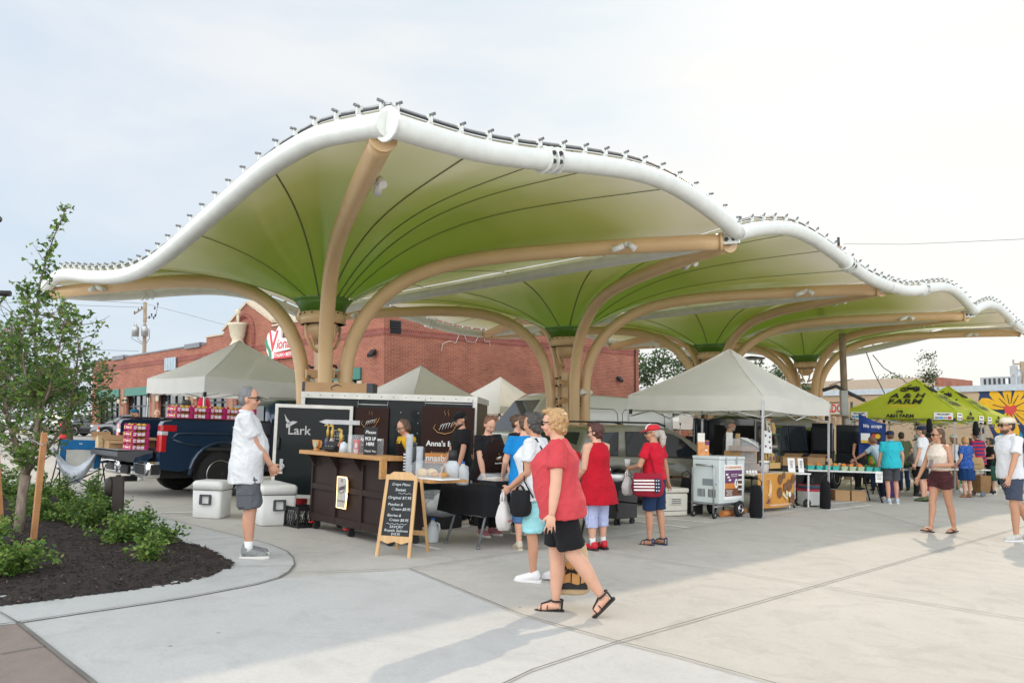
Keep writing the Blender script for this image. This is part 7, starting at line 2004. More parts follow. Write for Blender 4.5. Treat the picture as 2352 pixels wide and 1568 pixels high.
def basket(M,fruit,n,r,label,col=TEAL,grp="teal fruit baskets on the produce tables"):
	o = thing("fruit_basket",label,"basket",M=M,group=grp)
	MB().m(col).loft([[(sx * .065,sy * .065,0) for sx,sy in ((-1,-1),(1,-1),(1,1),(-1,1))],[(sx * .085,sy * .085,.10) for sx,sy in ((-1,-1),(1,-1),(1,1),(-1,1))]],smooth=False).build("basket",parent=o)
	s = MB().m(fruit)
	for k in range(n): s.ell((rng.uniform(-.05,.05),rng.uniform(-.05,.05),.10 + rng.uniform(-.01,.03)),(r,r,r * .93),u=10,v=7)
	s.build("fruit",parent=o)
xs_ = [-1.05 + k * .20 for k in range(10)]
ords = ["first","second","third","fourth","fifth","sixth","seventh","eighth","ninth","tenth"]
for k,x in enumerate(xs_):
	if k < 4: basket(on(PT,x,-.26,.732,.1 * (k % 3)),PEACH,5,.038,f"teal basket of orange peaches, {ords[k]} from the table's left end")
	elif k < 7: basket(on(PT,x,-.26,.732,.1),PEACH,6,.036,f"pale green basket of peaches, {ords[k - 4]} of the three in the table's middle",mat("basket_pale",(.36,.46,.30),.6),"pale green peach baskets")
	else: basket(on(PT,x,-.26,.732,.1),GREENV,6,.03,f"teal basket of green beans, {ords[k - 7]} of those at the table's right end",TEAL,"teal bean baskets")
def heap(name,label,M,n,w,d,h,r,m_,long=1.0,grp=None):
	s = MB().m(m_)
	for k in range(n):
		x,y = rng.uniform(-w,w),rng.uniform(-d,d)
		z = h * (1 - (x / w) ** 2 * .6) * (1 - (y / d) ** 2 * .5) * rng.uniform(.35,1)
		s.ell((x,y,z + r * .5),(r * long,r,r),rot=Matrix.Rotation(rng.uniform(0,3.1),3,'Z'),u=9,v=6)
	tag(s.build(name,M=M),label,name.replace("_"," "),None,'stuff')
def bin_(label,M,w,d,h,m_):
	o = thing("produce_bin",label,"bin",M=M,group="dark produce bins")
	MB().m(m_).bx(-w,w,-d,-d + .015,0,h).bx(-w,w,d - .015,d,0,h).bx(-w,-w + .015,-d + .016,d - .016,0,h).bx(w - .015,w,-d + .016,d - .016,0,h).bx(-w + .016,w - .016,-d + .016,d - .016,0,.01).build("bin",parent=o)
	return o
NAVB = mat("bin_navy",(.03,.045,.08),.6)
for k,(x,y) in enumerate(((-.35,.08),(.12,.10),(.55,.0))):
	bin_(["dark produce bin of courgettes at the back of the peach table","dark produce bin of cucumbers in the middle of the peach table","navy produce bin at the right end of the peach table"][k],on(PT,x,y,.732),.22,.17,.10,NAVB)
	heap("vegetables",["heap of dark green courgettes in the left bin","heap of bright green cucumbers in the middle bin","heap of green peppers in the right navy bin"][k],on(PT,x,y,.75),26,.19,.13,.12,.03,GREENV,2.6 if k < 2 else 1.4)
heap("vegetables","heap of white garlic in a basket behind the peaches",on(PT,-.18,.02,.80),12,.09,.07,.07,.03,WHV)
heap("vegetables","heap of red onions under the reaching shopper's hand",on(PT,.15,-.02,.80),16,.20,.10,.08,.04,mat("onion_red",(.25,.08,.07),.5,var=.2))
bag_item("paper_bag","open brown paper bag standing among the peach baskets","paper bag",on(PT,-.52,-.10,.732,.2),.14,.09,.27,KRAFT)
o = thing("juice_bottle","amber bottle standing on the produce table beside the man in turquoise","bottle",M=on(PT,.66,.18,.732))
MB().m(mat("amber_juice",(.45,.12,.015),.2)).lathe([(0,0),(.045,0),(.045,.22),(.018,.30),(.018,.34),(0,.34)],n=12).build("bottle",parent=o)
for k,(M_,lab) in enumerate(((PT @ Matrix.Translation((.56,-.385,.54)),"white price sheet clipped to the peach table's front edge"),(PT2 @ Matrix.Translation((-.28,-.385,.52)),"white price sheet clipped to the greens table's front edge"))):
	o = thing("price_sheet",lab,"sheet",M=M_)
	MB().m(PAPER).bx(-.085,.085,-.004,0,-.06,.20).build("sheet",parent=o)
	text("PEACHES\n2 for 9\nberries\n6 each" if k == 0 else "GREENS\nkale 3\nchard 3\nbeans 5",.035,TXTBLK,o,frontM(0,-.006,.07))
heap("vegetables","long heap of leafy greens on the table behind the turquoise shirt",on(PT2,-.15,.05,.735),46,.55,.20,.20,.06,GREENV,1.8)
heap("vegetables","heap of yellow squash at the end of the greens table",on(PT2,.62,-.05,.735),14,.16,.15,.10,.04,YELV,1.8)
heap("vegetables","heap of tomatoes on the table behind the striped shopper",on(PT3,-.1,.0,.735),34,.45,.2,.14,.04,TOMA)
for k,(x,y,M_,lab) in enumerate(((-1.25,.55,PT,"open cardboard box of produce behind the peach table's left end"),(-.55,.75,PT,"brown cardboard box on the stand behind the peach table"))):
	o = thing("cardboard_box",lab,"cardboard box",M=on(M_,x,y,.78,.2),group="cardboard boxes behind the produce")
	MB().m(CARD).bx(-.25,.25,-.17,-.16,0,.22).bx(-.25,.25,.16,.17,0,.22).bx(-.25,-.24,-.159,.159,0,.22).bx(.24,.25,-.159,.159,0,.22).bx(-.239,.239,-.159,.159,0,.01).prism([(-.25,-.17,.22),(.25,-.17,.22),(.25,-.27,.30),(-.25,-.27,.30)],(0,-.003,.003)).build("box",parent=o)
	tag(MB().m(BLACKPL).bx(-.3,.3,-.2,.2,0,.76,.01).build("crate_stack",M=on(M_,x,y,0,.2)),["black crate stack under the open box at the peach table's left end","black crate stack under the brown box behind the peach table"][k],"crates","black crate stacks")
REDCR = mat("red_crate",(.38,.02,.03),.6,var=.2)
for k,(x,y) in enumerate(((-1.0,.12),(-.62,.15))):
	o = thing("red_crate",["red crate on a black one under the peach table's left end","red crate beside the table's cross bar under the peaches"][k],"crate",M=on(PT,x,y,.14),group="red crates under the produce table")
	MB().m(REDCR).bx(-.17,.17,-.12,.12,.02,.22,.01).build("crate",parent=o); MB().m(BLACKPL).bx(-.19,.19,-.14,.14,-.14,.018,.01).build("base_crate",parent=o)
	MB().m(PAPER).bx(-.09,.09,-.124,-.1205,.08,.17).build("label",parent=o)
for k,x in enumerate((-.15,.25)):
	o = solo("cardboard_box",MB().m(CARD).bx(-.18,.18,-.14,.14,0,.25,.004),["closed cardboard box on the ground under the peach table's middle","closed cardboard box on the ground under the peach table's right end"][k],"cardboard box",on(PT,x,.10,0),"closed boxes under the peach table")
o = solo("green_bucket",MB().m(mat("bucket_green",(.02,.28,.09),.5)).lathe([(0,0),(.12,0),(.15,.30),(.14,.30),(.112,.01),(0,.01)],n=16),"bright green bucket on the ground beside the blue skirted shopper","bucket",frame(G(2195,1125)))
o = solo("green_tub",MB().m(mat("bucket_green",(.02,.28,.09),.5)).bx(-.2,.2,-.15,.15,0,.3,.01),"green tub on the ground behind the vendor table's legs","tub",frame(G(1826,1140) + Vector((0,1,.02))))
# blue flag "We accept"
o = thing("payment_flag","blue We accept flag hanging by the farm tent's left leg","flag",M=frame((10.05,23.2,gz(10.05,23.2) + 1.02),R(-25)))
BLUF = cloth_translucent("flag_blue",(.018,.055,.26),.2,.7)
MB().m(BLUF).grid(lambda u,v: (u * .72,.03 * math.sin(u * 7 + v * 3),(v * 1.05) + .12 * u * (1 - v) + (.18 * (1 - u) ** 2 - .12 * u) * v),14,10).build("cloth",parent=o)
text("We  accept",.15,TXTWHT,o,frontM(.36,-.045,.86),bold=.003,shear=.15,width=.5)
s = MB(); M_ = frontM(.2,-.05,.55); rect(s,M_,-.14,.1,-.18,.10,0,PAPER); rect(s,M_,-.14,.1,-.18,-.10,.003,mat("card_gold",(.7,.45,.03),.5)); rect(s,M_,.14,.40,-.14,.14,0,TXTBLK); s.m(mat("card_red",(.6,.03,.03),.5)).cyl((.41,-.057,.57),(.41,-.060,.57),.07,n=16).m(mat("card_gold",(.7,.45,.03),.5)).cyl((.51,-.0575,.57),(.51,-.0605,.57),.07,n=16); s.build("card_emblems",parent=o)
solo("hanging_jacket",MB().m(BLACKCL).lathe([(.02,.42),(.06,.38),(.08,.2),(.09,.05),(.05,.0),(0,0)],n=10),"black garment hanging from the nearer farm tent's front rail","garment",frame((12.0,22.95,gz(12,22.95) + 1.74)))
solo("hanging_jacket",MB().m(BLACKCL).lathe([(.02,.44),(.06,.40),(.09,.2),(.08,.03),(0,0)],n=10),"black garment hanging near the farm tent's right leg","garment",frame((13.6,23.4,gz(13.6,23.4) + 1.70)))
# ---- load of the pickup
MAG = mat("fruit_box_magenta",(.42,.012,.12),.6,var=.06)
MANGO = ramp_mat("mango_skin",[(.35,(.60,.33,.03)),(.7,(.38,.30,.03))],scale=6,rough=.5)
LBW = mat("box_label_white",(.68,.66,.66),.7)
def fruit_box_proto():
	o = thing("fruit_box","x","fruit box",group="magenta mango boxes on the pickup")
	w,d,h = .15,.19,.115
	s = MB().m(MAG)
	for sd in (-1,1):
		s.bx(-w,w,sd * d - .006,sd * d + .006,0,.075); s.bx(sd * w - .006,sd * w + .006,-d + .0065,d - .0065,0,.09)
		for sx in (-1,1): s.bx(sx * (w - .03) - .02,sx * (w - .03) + .02,sd * d - .0055,sd * d + .0055,.076,h)
	s.bx(-w + .007,w - .007,-d + .007,d - .007,.002,.01); s.build("tray",parent=o)
	s = MB().m(LBW)
	for x in (-.06,.01): s.bx(x,x + .06,-d - .009,-d - .0065,.012,.065)
	s.bx(-.13,-.075,-d - .009,-d - .0065,.045,.068).bx(-.13,-.085,-d - .009,-d - .0065,.012,.036)
	s.build("label",parent=o)
	s = MB().m(MANGO)
	for k in range(6): s.ell((-.09 + (k % 3) * .09,-.09 + (k // 3) * .18,.075),(.045,.06,.042),u=9,v=6)
	s.build("fruit",parent=o)
	return o
def fruit_box_named(o):
	text("Romina",.05,TXTWHT,o,face_M((-.157,0,.045),(0,-1,0),(0,0,1)),bold=.001,name="lettering")
	s = MB().m(YELV)
	for y in (-.14,.14): s.cyl((-.1565,y,.045),(-.159,y,.045),.028,n=10)
	s.build("fruit_print",parent=o)
fb = fruit_box_proto(); fruit_box_named(fb)
pos = []
for row in range(2):
	for k in range(5): pos.append((-2.62 + k * .315,-.86,1.442 + row * .117,0,f"magenta mango box on the bed rail, {'lower' if row == 0 else 'upper'} row, {ords[k]} from the tailgate end"))
for k in range(4): pos.append((-3.22 + .0,-.50,.853 + k * .117,0,["magenta mango box at the bottom of the tailgate stack","second magenta mango box up in the tailgate stack","third magenta mango box up in the tailgate stack","topmost magenta mango box of the tailgate stack"][k]))
for k,(x,y,z,yw,lab) in enumerate(pos):
	o = fb if k == 0 else copy_tree(fb)
	o.matrix_world = on(TM,x,y,z,yw); o['label'] = lab
def open_box(label,M,w,d,h):
	o = thing("cardboard_box",label,"cardboard box",M=M,group="cardboard boxes on the tailgate")
	MB().m(CARD).bx(-w,w,-d,-d + .008,0,h).bx(-w,w,d - .008,d,0,h).bx(-w,-w + .008,-d + .0085,d - .0085,0,h).bx(w - .008,w,-d + .0085,d - .0085,0,h).bx(-w + .009,w - .009,-d + .009,d - .009,0,.008).build("box",parent=o)
	MB().m(CARD).prism([(-w,-d,h),(w,-d,h),(w,-d - .08,h - .05),(-w,-d - .08,h - .05)],(0,-.003,.003)).prism([(-w,d,h),(w,d,h),(w,d + .05,h + .09),(-w,d + .05,h + .09)],(0,.003,.003)).build("flap",parent=o)
open_box("taller cardboard box with a paper bag at the tailgate's far end",on(TM,-3.36,.52,.853,R(4)),.17,.20,.19)
open_box("low wide cardboard box in the middle of the tailgate",on(TM,-3.30,.10,.853,R(-5)),.20,.17,.14)
open_box("cardboard box behind the others against the bed opening",on(TM,-2.85,.30,.862,R(8)),.18,.24,.19)
bag_item("paper_bag","crumpled pale paper bag leaning on the tailgate boxes","paper bag",on(TM,-3.55,.33,.853,.3),.10,.08,.22,mat("bag_pale",(.58,.45,.28),.8,bump=.5,bscale=20))
o = solo("blue_bin",MB().m(mat("bin_blue",(.03,.04,.30),.6)).bx(-.25,.25,-.15,.15,0,.22,.01),"blue bin on the ground beyond the truck's bumper","bin",frame(G(305,1115) + Vector((.2,3.0,.05)),.3))
# ---- folding camp chair
CH = frame(G(178,1133),R(14),True)
ch = thing("camp_chair","blue folding camp chair draped with a silver cover, near the shrubs","camp chair",M=CH)
BLU = fabric("chair_blue",(.012,.10,.24)); MESHG = mat("chair_mesh",(.42,.42,.39),.8,alpha=.72); SILV = mat("silver_cover",(.36,.39,.43),.38,.3,var=.2,scale=6,bump=.7,bscale=9)
s = MB().m(BLKST)
for sx in (-1,1):
	s.tube([(sx * .40,-.30,0),(sx * .36,-.12,.52),(sx * .36,.0,.98)],.012,6)
	s.tube([(sx * .40,.36,0),(sx * .36,.10,.55)],.012,6); s.tube([(sx * .40,-.28,.03),(sx * .36,.34,.52)],.010,6)
s.tube([(-.40,-.30,.04),(.38,.0,.46)],.010,6); s.tube([(.40,-.30,.04),(-.38,.0,.46)],.010,6); s.tube([(-.40,.36,.03),(.36,.0,.46)],.010,6); s.tube([(.40,.36,.03),(-.36,.0,.46)],.010,6)
s.build("frame",parent=ch)
MB().m(BLU).bx(-.34,.34,-.02,.02,.80,.98,.01).bx(-.34,-.24,-.02,.02,.45,.798,.008).bx(.24,.34,-.02,.02,.45,.798,.008).build("backrest",parent=ch)
MB().m(MESHG).bx(-.238,.238,-.006,.006,.46,.797).build("mesh_panel",parent=ch)
MB().m(BLU).grid(lambda u,v: ((u - .5) * .68,-.02 + v * .46,.44 - .05 * math.sin(PI * u)),8,6).build("seat",parent=ch)
MB().m(BLU).bx(.34,.40,.0,.42,.56,.60,.01).build("armrest",parent=ch)
MB().m(SILV).grid(lambda u,v: (-.42 + .74 * u,-.10 - .06 * math.sin(PI * v),(.62 + .22 * (abs(u - .5) * 2) ** 1.6) - .33 * v * (1 - .75 * (abs(u - .5) * 2) ** 2.2) - .12 * math.sin(PI * u)),20,10).build("silver_cover",parent=ch)
text("^^",.06,TXTWHT,ch,frontM(0,-.023,.90))
# ---- bollard light
BRZ = mat("bollard_bronze",(.050,.042,.037),.5,.4,var=.06)
b = G(270,1212)
o = thing("bollard_light","dark bronze square bollard light at the edge of the bed","bollard light",(b.x,b.y,b.z),R(20))
MB().m(BRZ).bx(-.065,.065,-.065,.065,-.02,.66,.006).build("post",parent=o)
MB().m(BRZ).loft([[(x,.075 * math.cos(a),.53 + .13 * math.sin(a) * (1 if math.sin(a) > 0 else 1.0)) for a in [k * PI / 10 for k in range(20)]] for x in (-.068,-.10)] + [[(-.155,.05 * math.cos(a),.53 + .10 * math.sin(a)) for a in [k * PI / 10 for k in range(20)]]]).build("lamp_head",parent=o)
MB().m(DKSTEEL).cyl((0,0,.66),(0,0,.68),.03,n=10).build("cap_bolt",parent=o)
# closed red parasol by the storefront
p = at(468,1000,24)
o = thing("red_parasol","closed red parasol between the white tent legs","parasol",(p.x,p.y,gz(p.x,p.y)))
MB().m(fabric("parasol_red",(.50,.02,.05))).lathe([(0,2.25),(.13,2.2),(.24,1.6),(.20,1.45),(.14,1.3),(.17,1.05),(.10,.95),(0,.95)],n=12).build("canopy",parent=o)
MB().m(TXTWHT).lathe([(.215,1.50),(.22,1.54),(.225,1.54)],n=12).build("white_trim",parent=o)
MB().m(GALV).cyl((0,0,0),(0,0,.95),.03,n=8).build("pole",parent=o)
# translucent side wall of the left tent
tag(MB().m(cloth_translucent("tent_wall_sheet",(.55,.55,.48),.3)).grid(lambda u,v: (-5.62 + 1.3 * u,18.35 + 1.36 * u + .03 * math.sin(u * 9),.35 + 1.75 * v),12,4).build("tent_side_sheet"),"pale hanging sheet on the right side of the large white tent","sheet")
# street light arm poking in at the left edge
p = at(-60,700,12)
o = thing("lamp_arm","dark lamp arm entering at the left edge above the tree","street lamp",(p.x,p.y,gz(p.x,p.y)))
zz = at(-60,672,12).z - gz(p.x,p.y)
s = MB().m(BLACKPL).tube([(0,0,0),(0,0,zz)],.06,8).tube([(0,0,zz),(.55,0,zz - .02)],.045,8).tube([(.1,0,zz - .5),(.5,0,zz - .04)],.015,6); s.build("arm",parent=o)
p = at(-14,503,12)
MB().m(BLACKPL).box((p.x - (at(-60,700,12)).x,0,p.z - gz(o.location.x,o.location.y)),(.22,.12,.10),bev=.03).build("lamp_head",parent=o)
# ================================================================== people
def skin_mat(name,col): return mat("skin_" + name,col,.5,var=.06,scale=14,sss=.12,spec=.35,bump=.06,bscale=90)
SK = dict(fair=skin_mat("fair",(.60,.34,.24)),tan=skin_mat("tan",(.47,.25,.16)),warm=skin_mat("warm",(.54,.29,.195)),brown=skin_mat("brown",(.17,.085,.05)),olive=skin_mat("olive",(.42,.24,.15)))
def hairm(n_,c,rough=.5,var=.4,scale=60):
	return ramp_mat(n_,[(.25,tuple(k * (1 - var * 1.3) for k in c)),(.5,c),(.78,tuple(k * (1 + var * 1.6) for k in c))],scale=scale * 1.6,stretch=(1,1,.22),rough=rough,bump=.6,bscale=90)
HC = dict(salt=hairm("hair_salt",(.050,.044,.040),.55,.5,60),grey=hairm("hair_grey",(.16,.16,.165),.6,.35,60),blonde=hairm("hair_blonde",(.42,.25,.11),.5,.45,70),dark=hairm("hair_dark",(.020,.014,.012),.5,.3,60),brown=hairm("hair_brown",(.085,.045,.025),.5,.35,60),
		  auburn=hairm("hair_auburn",(.075,.022,.018),.5,.4,60),silver=hairm("hair_silver",(.40,.36,.31),.5,.3,60),black=hairm("hair_black",(.008,.007,.007),.45,.2,60),ginger=hairm("hair_ginger",(.16,.07,.035),.5,.35,60),dblonde=hairm("hair_dark_blonde",(.24,.145,.075),.5,.4,60))
def fab(n,c,**k): return fabric("cloth_" + n,c,**k)
def stripe_mat(name,c1,c2,period,duty=.5,axis=2):
	if name in MATS: return MATS[name]
	m = fabric(name,c1); n = m.node_tree.nodes; l = m.node_tree.links; b = n["Principled BSDF"]
	t = n.new("ShaderNodeTexCoord"); s = n.new("ShaderNodeSeparateXYZ"); l.new(t.outputs['Object'],s.inputs[0])
	a = n.new("ShaderNodeMath"); a.operation = 'DIVIDE'; a.inputs[1].default_value = period; l.new(s.outputs[axis],a.inputs[0])
	f = n.new("ShaderNodeMath"); f.operation = 'FRACT'; l.new(a.outputs[0],f.inputs[0])
	g = n.new("ShaderNodeMath"); g.operation = 'GREATER_THAN'; g.inputs[1].default_value = duty; l.new(f.outputs[0],g.inputs[0])
	x = n.new("ShaderNodeMix"); x.data_type = 'RGBA'; x.inputs['A'].default_value = (*c1,1); x.inputs['B'].default_value = (*c2,1)
	l.new(g.outputs[0],x.inputs['Factor']); l.new(x.outputs['Result'],b.inputs['Base Color'])
	return m
def dot_mat(name,c1,c2,scale,thr):
	if name in MATS: return MATS[name]
	m = fabric(name,c1); n = m.node_tree.nodes; l = m.node_tree.links; b = n["Principled BSDF"]
	t = n.new("ShaderNodeTexCoord"); v = n.new("ShaderNodeTexVoronoi"); v.inputs['Scale'].default_value = scale; l.new(t.outputs['Object'],v.inputs['Vector'])
	g = n.new("ShaderNodeMath"); g.operation = 'LESS_THAN'; g.inputs[1].default_value = thr; l.new(v.outputs['Distance'],g.inputs[0])
	x = n.new("ShaderNodeMix"); x.data_type = 'RGBA'; x.inputs['A'].default_value = (*c1,1); x.inputs['B'].default_value = (*c2,1)
	l.new(g.outputs[0],x.inputs['Factor']); l.new(x.outputs['Result'],b.inputs['Base Color'])
	return m
def ik(a,c,l1,l2,pole):
	a,c,pole = Vector(a),Vector(c),Vector(pole)
	d = c - a; L_ = min(d.length,(l1 + l2) * .999); u_ = d.normalized()
	c = a + u_ * L_
	x = (l1 * l1 - l2 * l2 + L_ * L_) / (2 * L_); h = math.sqrt(max(0,l1 * l1 - x * x))
	p = pole - u_ * pole.dot(u_); p = p.normalized() if p.length > 1e-5 else u_.orthogonal()
	return a + u_ * x + p * h,c
class P_:
	pass
def person(label,pos,yaw,H,sk='fair',top=('tee',None),bottom=('shorts',None,.45),shoes=('sneaker',None),hair=('short','brown'),girth=1.0,belly=0.0,hips=1.0,bust=0.0,sh=1.0,
		   L=None,R_=None,Lp=(-1,.35,-.2),Rp=(-1,-.35,-.2),legs=None,hy=0.0,hp=0.0,lean=0.0,vox=.011,cap=None,specs=None,apron=None,extra=None,hem=.80,socks=None,thigh=1.0,limb=1.0,beard=None,curl=.35,group=None,face=True,Lcurl=None,Rcurl=None,neck=1.0):
	"""Build one standing or walking figure, facing local +X, then turn it to yaw (degrees)."""
	b = P_()
	s_ = H / 1.70
	root = thing("person",label,"person",M=Matrix.Translation(Vector(pos)) @ Matrix.Rotation(R(yaw),4,'Z') @ Matrix.Scale(s_,4),group=group)
	b.root = root; skm = SK[sk]
	RL = Matrix.Rotation(lean,3,'Y'); piv = Vector((0,0,.93))
	up = lambda p: piv + RL @ (Vector(p) - piv)
	g = girth
	rings0 = [(.80,-.01,.085 * hips,.12 * hips),(.86,-.012,.118 * g * hips,.168 * g * hips),(.93,-.01,.128 * g * hips,.176 * g * hips),(1.0,.004 + belly * .35,.118 * g + belly * .6,.162 * g + belly * .25),(1.08,.006 + belly * .5,.108 * g + belly * .8,.150 * g + belly * .3),(1.17,.008 + belly * .35 + bust * .2,.110 * g + belly * .5 + bust * .3,.158 * g + belly * .15),
			  (1.26,.010 + bust * .5,.112 * g + bust,.170 * sh + .05 * (g - 1)),(1.33,.004 + bust * .2,.104 * g + bust * .4,.170 * sh),(1.385,-.006,.084,.150 * sh),(1.425,-.012,.066,.098),(1.455,-.010,.055 * neck,.060 * neck),(1.50,-.002,.052 * neck,.055 * neck)]
	b.rings0 = rings0
	def tor(mb,rings,off=0.0,n=20,sq=.0):
		rr = []
		for z,xc,rx,ry in rings:
			ring = []
			for k in range(n):
				a = 2 * PI * k / n; ca,sa = math.cos(a),math.sin(a)
				ring.append(up((xc + ca * (rx + off),sa * (ry + off),z)))
			rr.append(ring)
		mb.loft(rr)
	b.tor = tor
	shl = {1: up((-.005,.172 * sh,1.385)),-1: up((-.005,-.172 * sh,1.385))}
	tgt = {1: Vector(L or (.05,.235 * sh + .02 * g,.86)),-1: Vector(R_ or (.05,-.235 * sh - .02 * g,.86))}
	pole = {1: Lp,-1: Rp}
	el,wr = {},{}
	for sd in (1,-1): el[sd],wr[sd] = ik(shl[sd],tgt[sd],.285,.262,pole[sd])
	b.sh,b.el,b.wr = shl,el,wr
	hipj = {1: Vector((0,.092 * hips,.90)),-1: Vector((0,-.092 * hips,.90))}
	legs = legs or {}
	kn,an,fp = {},{},{}
	for sd in (1,-1):
		lg = legs.get('L' if sd == 1 else 'R',((0.0,sd * .095,.085),0,6))
		a_ = Vector(lg[0]); fp[sd] = (lg[1],lg[2])
		kn[sd],an[sd] = ik(hipj[sd],a_,.416,.401,(1,sd * .08,0))
	b.kn,b.an,b.hip = kn,an,hipj
	lm = limb
	body = MB().m(skm)
	tor(body,rings0)
	nb = up((-.008,0,1.43)); hc = up((.012,0,1.582))
	body.tube([nb,nb.lerp(hc,.7)],[.056 * neck,.050 * neck],12)
	HR = RL @ Matrix.Rotation(R(hy),3,'Z') @ Matrix.Rotation(R(hp),3,'Y')
	b.HR,b.hc = HR,hc
	hd = lambda p: hc + HR @ Vector(p)
	b.hd = hd
	body.ell(hc + HR @ Vector((0,0,.02)),(.093,.074,.098),HR,18,12)
	body.ell(hd((.020,0,-.048)),(.066,.056,.060),HR); body.ell(hd((.060,0,-.086)),(.024,.028,.020),HR)
	body.tube([hd((.086,0,.014)),hd((.100,0,-.010)),hd((.110,0,-.028))],[.008,.011,.014],8); body.ell(hd((.100,0,-.034)),(.012,.018,.009),HR)
	body.ell(hd((.078,0,.030)),(.016,.052,.013),HR)
	for sd in (1,-1):
		body.ell(hd((.055,sd * .036,-.030)),(.034,.028,.030),HR); body.ell(hd((-.006,sd * .076,-.008)),(.021,.010,.033),HR)
	body.ell(hd((.083,0,-.060)),(.012,.026,.012),HR)
	for sd in (1,-1):
		S_,E_,W__ = shl[sd],el[sd],wr[sd]
		body.tube([up((0,sd * .11 * sh,1.385)),S_,S_.lerp(E_,.35),S_.lerp(E_,.75),E_,E_.lerp(W__,.25),E_.lerp(W__,.7),W__],[.058 * lm,.056 * lm,.050 * lm,.043 * lm,.040 * lm,.041 * lm,.032 * lm,.026],12)
		d = (W__ - E_).normalized()
		inn = Vector((0,-sd,0)); nrm = (inn - d * inn.dot(d)).normalized()
		wide = d.cross(nrm).normalized()
		if wide.x < 0 and abs(wide.x) > .2: wide = -wide
		cu = (Lcurl if sd == 1 else Rcurl); cu = curl if cu is None else cu
		rot = Matrix((d,wide,nrm)).transposed()
		body.ell(W__ + d * .045,(.052,.040,.017),rot,12,8)
		for f,(o,ln) in enumerate(((.034,.076),(.0115,.086),(-.0115,.080),(-.034,.064))):
			p0 = W__ + d * .080 + wide * o
			a1,a2 = cu * .6,cu * 1.5
			d1 = (d * math.cos(a1) + nrm * math.sin(a1) + wide * (o * 5)).normalized(); d2 = (d * math.cos(a2) + nrm * math.sin(a2) + wide * (o * 4)).normalized()
			p1 = p0 + d1 * ln * .5; p2 = p1 + d2 * ln * .5
			body.tube([W__ + d * .05 + wide * o * .8,p0,p1,p2],[.0095,.0086,.0080,.0064],7)
		p0 = W__ + d * .02 + wide * .034
		p1 = p0 + (d * .7 + wide * .65 + nrm * .2).normalized() * .035; p2 = p1 + (d * .9 + wide * .2 + nrm * .35).normalized() * .032
		body.tube([W__ + d * .012 + wide * .018,p0,p1,p2],[.013,.0125,.0105,.0078],7)
		h_,k_,a_ = hipj[sd],kn[sd],an[sd]
		th = thigh
		cf = (k_ - a_).normalized()
		back = Vector((-1,0,0)); back = (back - cf * back.dot(cf)).normalized()
		body.tube([h_ + Vector((-.012,0,.02)),h_.lerp(k_,.3) + Vector((0,sd * .004,0)),h_.lerp(k_,.7),k_,k_.lerp(a_,.22) + back * .010,k_.lerp(a_,.42) + back * .010,k_.lerp(a_,.75),a_],[.092 * th,.086 * th,.066 * th,.056 * lm,.055 * lm,.054 * lm,.040 * lm,.034],14)
		fa,fy = fp[sd]
		FR = Matrix.Rotation(R(sd * fy),3,'Z') @ Matrix.Rotation(R(fa),3,'Y')
		F = lambda p: a_ + FR @ Vector(p)
		body.tube([F((-.035,0,-.045)),F((-.01,0,-.035)),F((.06,0,-.045)),F((.12,0,-.058)),F((.155,0,-.066))],[.028,.036,.034,.030,.014],10)
		body.ell(F((.10,0,-.062)),(.06,.040,.020),FR)
		kind,sm = shoes[:2]
		if kind != 'bare':
			sole = mat("sole_white",(.62,.60,.56),.7); sole_b = mat("sole_black",(.02,.02,.02),.8)
			if kind == 'sneaker':
				s = MB().m(sm)
				s.tube([F((-.065,0,-.045)),F((-.045,0,-.032)),F((.0,0,-.020)),F((.06,0,-.036)),F((.12,0,-.052)),F((.175,0,-.060)),F((.195,0,-.064))],[.026,.040,.047,.044,.043,.034,.012],14)
				s.tube([F((-.03,0,-.02)),F((-.012,0,.025))],[.046,.045],12)
				me = remesh(s.mesh("shoe"),.008,2)
				me.materials.clear(); me.materials.append(sm); o = link_mesh("shoe",me,root)
				q = MB().m(sole if len(shoes) < 3 else shoes[2])
				out = [(-.088,.0),(-.08,.03),(-.04,.040),(.04,.040),(.10,.050),(.16,.044),(.20,.018),(.208,0)]
				out = out + [(x,-y) for x,y in reversed(out[1:-1])]
				q.loft([[F((x,y,-.085)) for x,y in out],[F((x * .985,y * 1.0,-.058)) for x,y in out]],smooth=False); q.build("sole",parent=o)
			else:
				q = MB().m(sm)
				out = [(-.070,.0),(-.06,.028),(0,.034),(.08,.042),(.14,.042),(.178,.022),(.186,0)]; out = out + [(x,-y) for x,y in reversed(out[1:-1])]
				q.loft([[F((x,y,-.092)) for x,y in out],[F((x,y,-.074)) for x,y in out]],smooth=False)
				o = q.build("sandal",parent=root)
				st = MB().m(sm)
				arc = lambda x,r,z0,tw=0: st.tube([F((x + tw * math.sin(a),r * math.cos(a) * 1.12,z0 + r * math.sin(a))) for a in [PI * k / 10 for k in range(11)]],.0085,5,flat=(1.3,.5))
				if kind == 'sandal':
					arc(.125,.043,-.078); arc(.07,.045,-.076);
					st.tube([F((-.012 + .048 * math.cos(a),.048 * math.sin(a),.004)) for a in [k * PI / 8 for k in range(16)]],.0085,5,closed=True)
					st.tube([F((.125,0,-.028)),F((.07,0,-.008)),F((.038,0,.006))],.009,5)
					for yy in (-1,1): st.tube([F((-.045,yy * .03,-.078)),F((-.052,yy * .028,-.02)),F((-.05,yy * .025,.004))],.008,5)
				else:
					for yy in (-1,1): st.tube([F((.13,.008,-.045)),F((.09,yy * .034,-.030)),F((.035,yy * .044,-.074))],.006,5)
				st.build("strap",parent=o)
			if socks:
				MB().m(socks).tube([F((0,0,-.01)),a_.lerp(k_,.10),a_.lerp(k_,.22)],[.045,.040,.044],12).build("sock",parent=root)
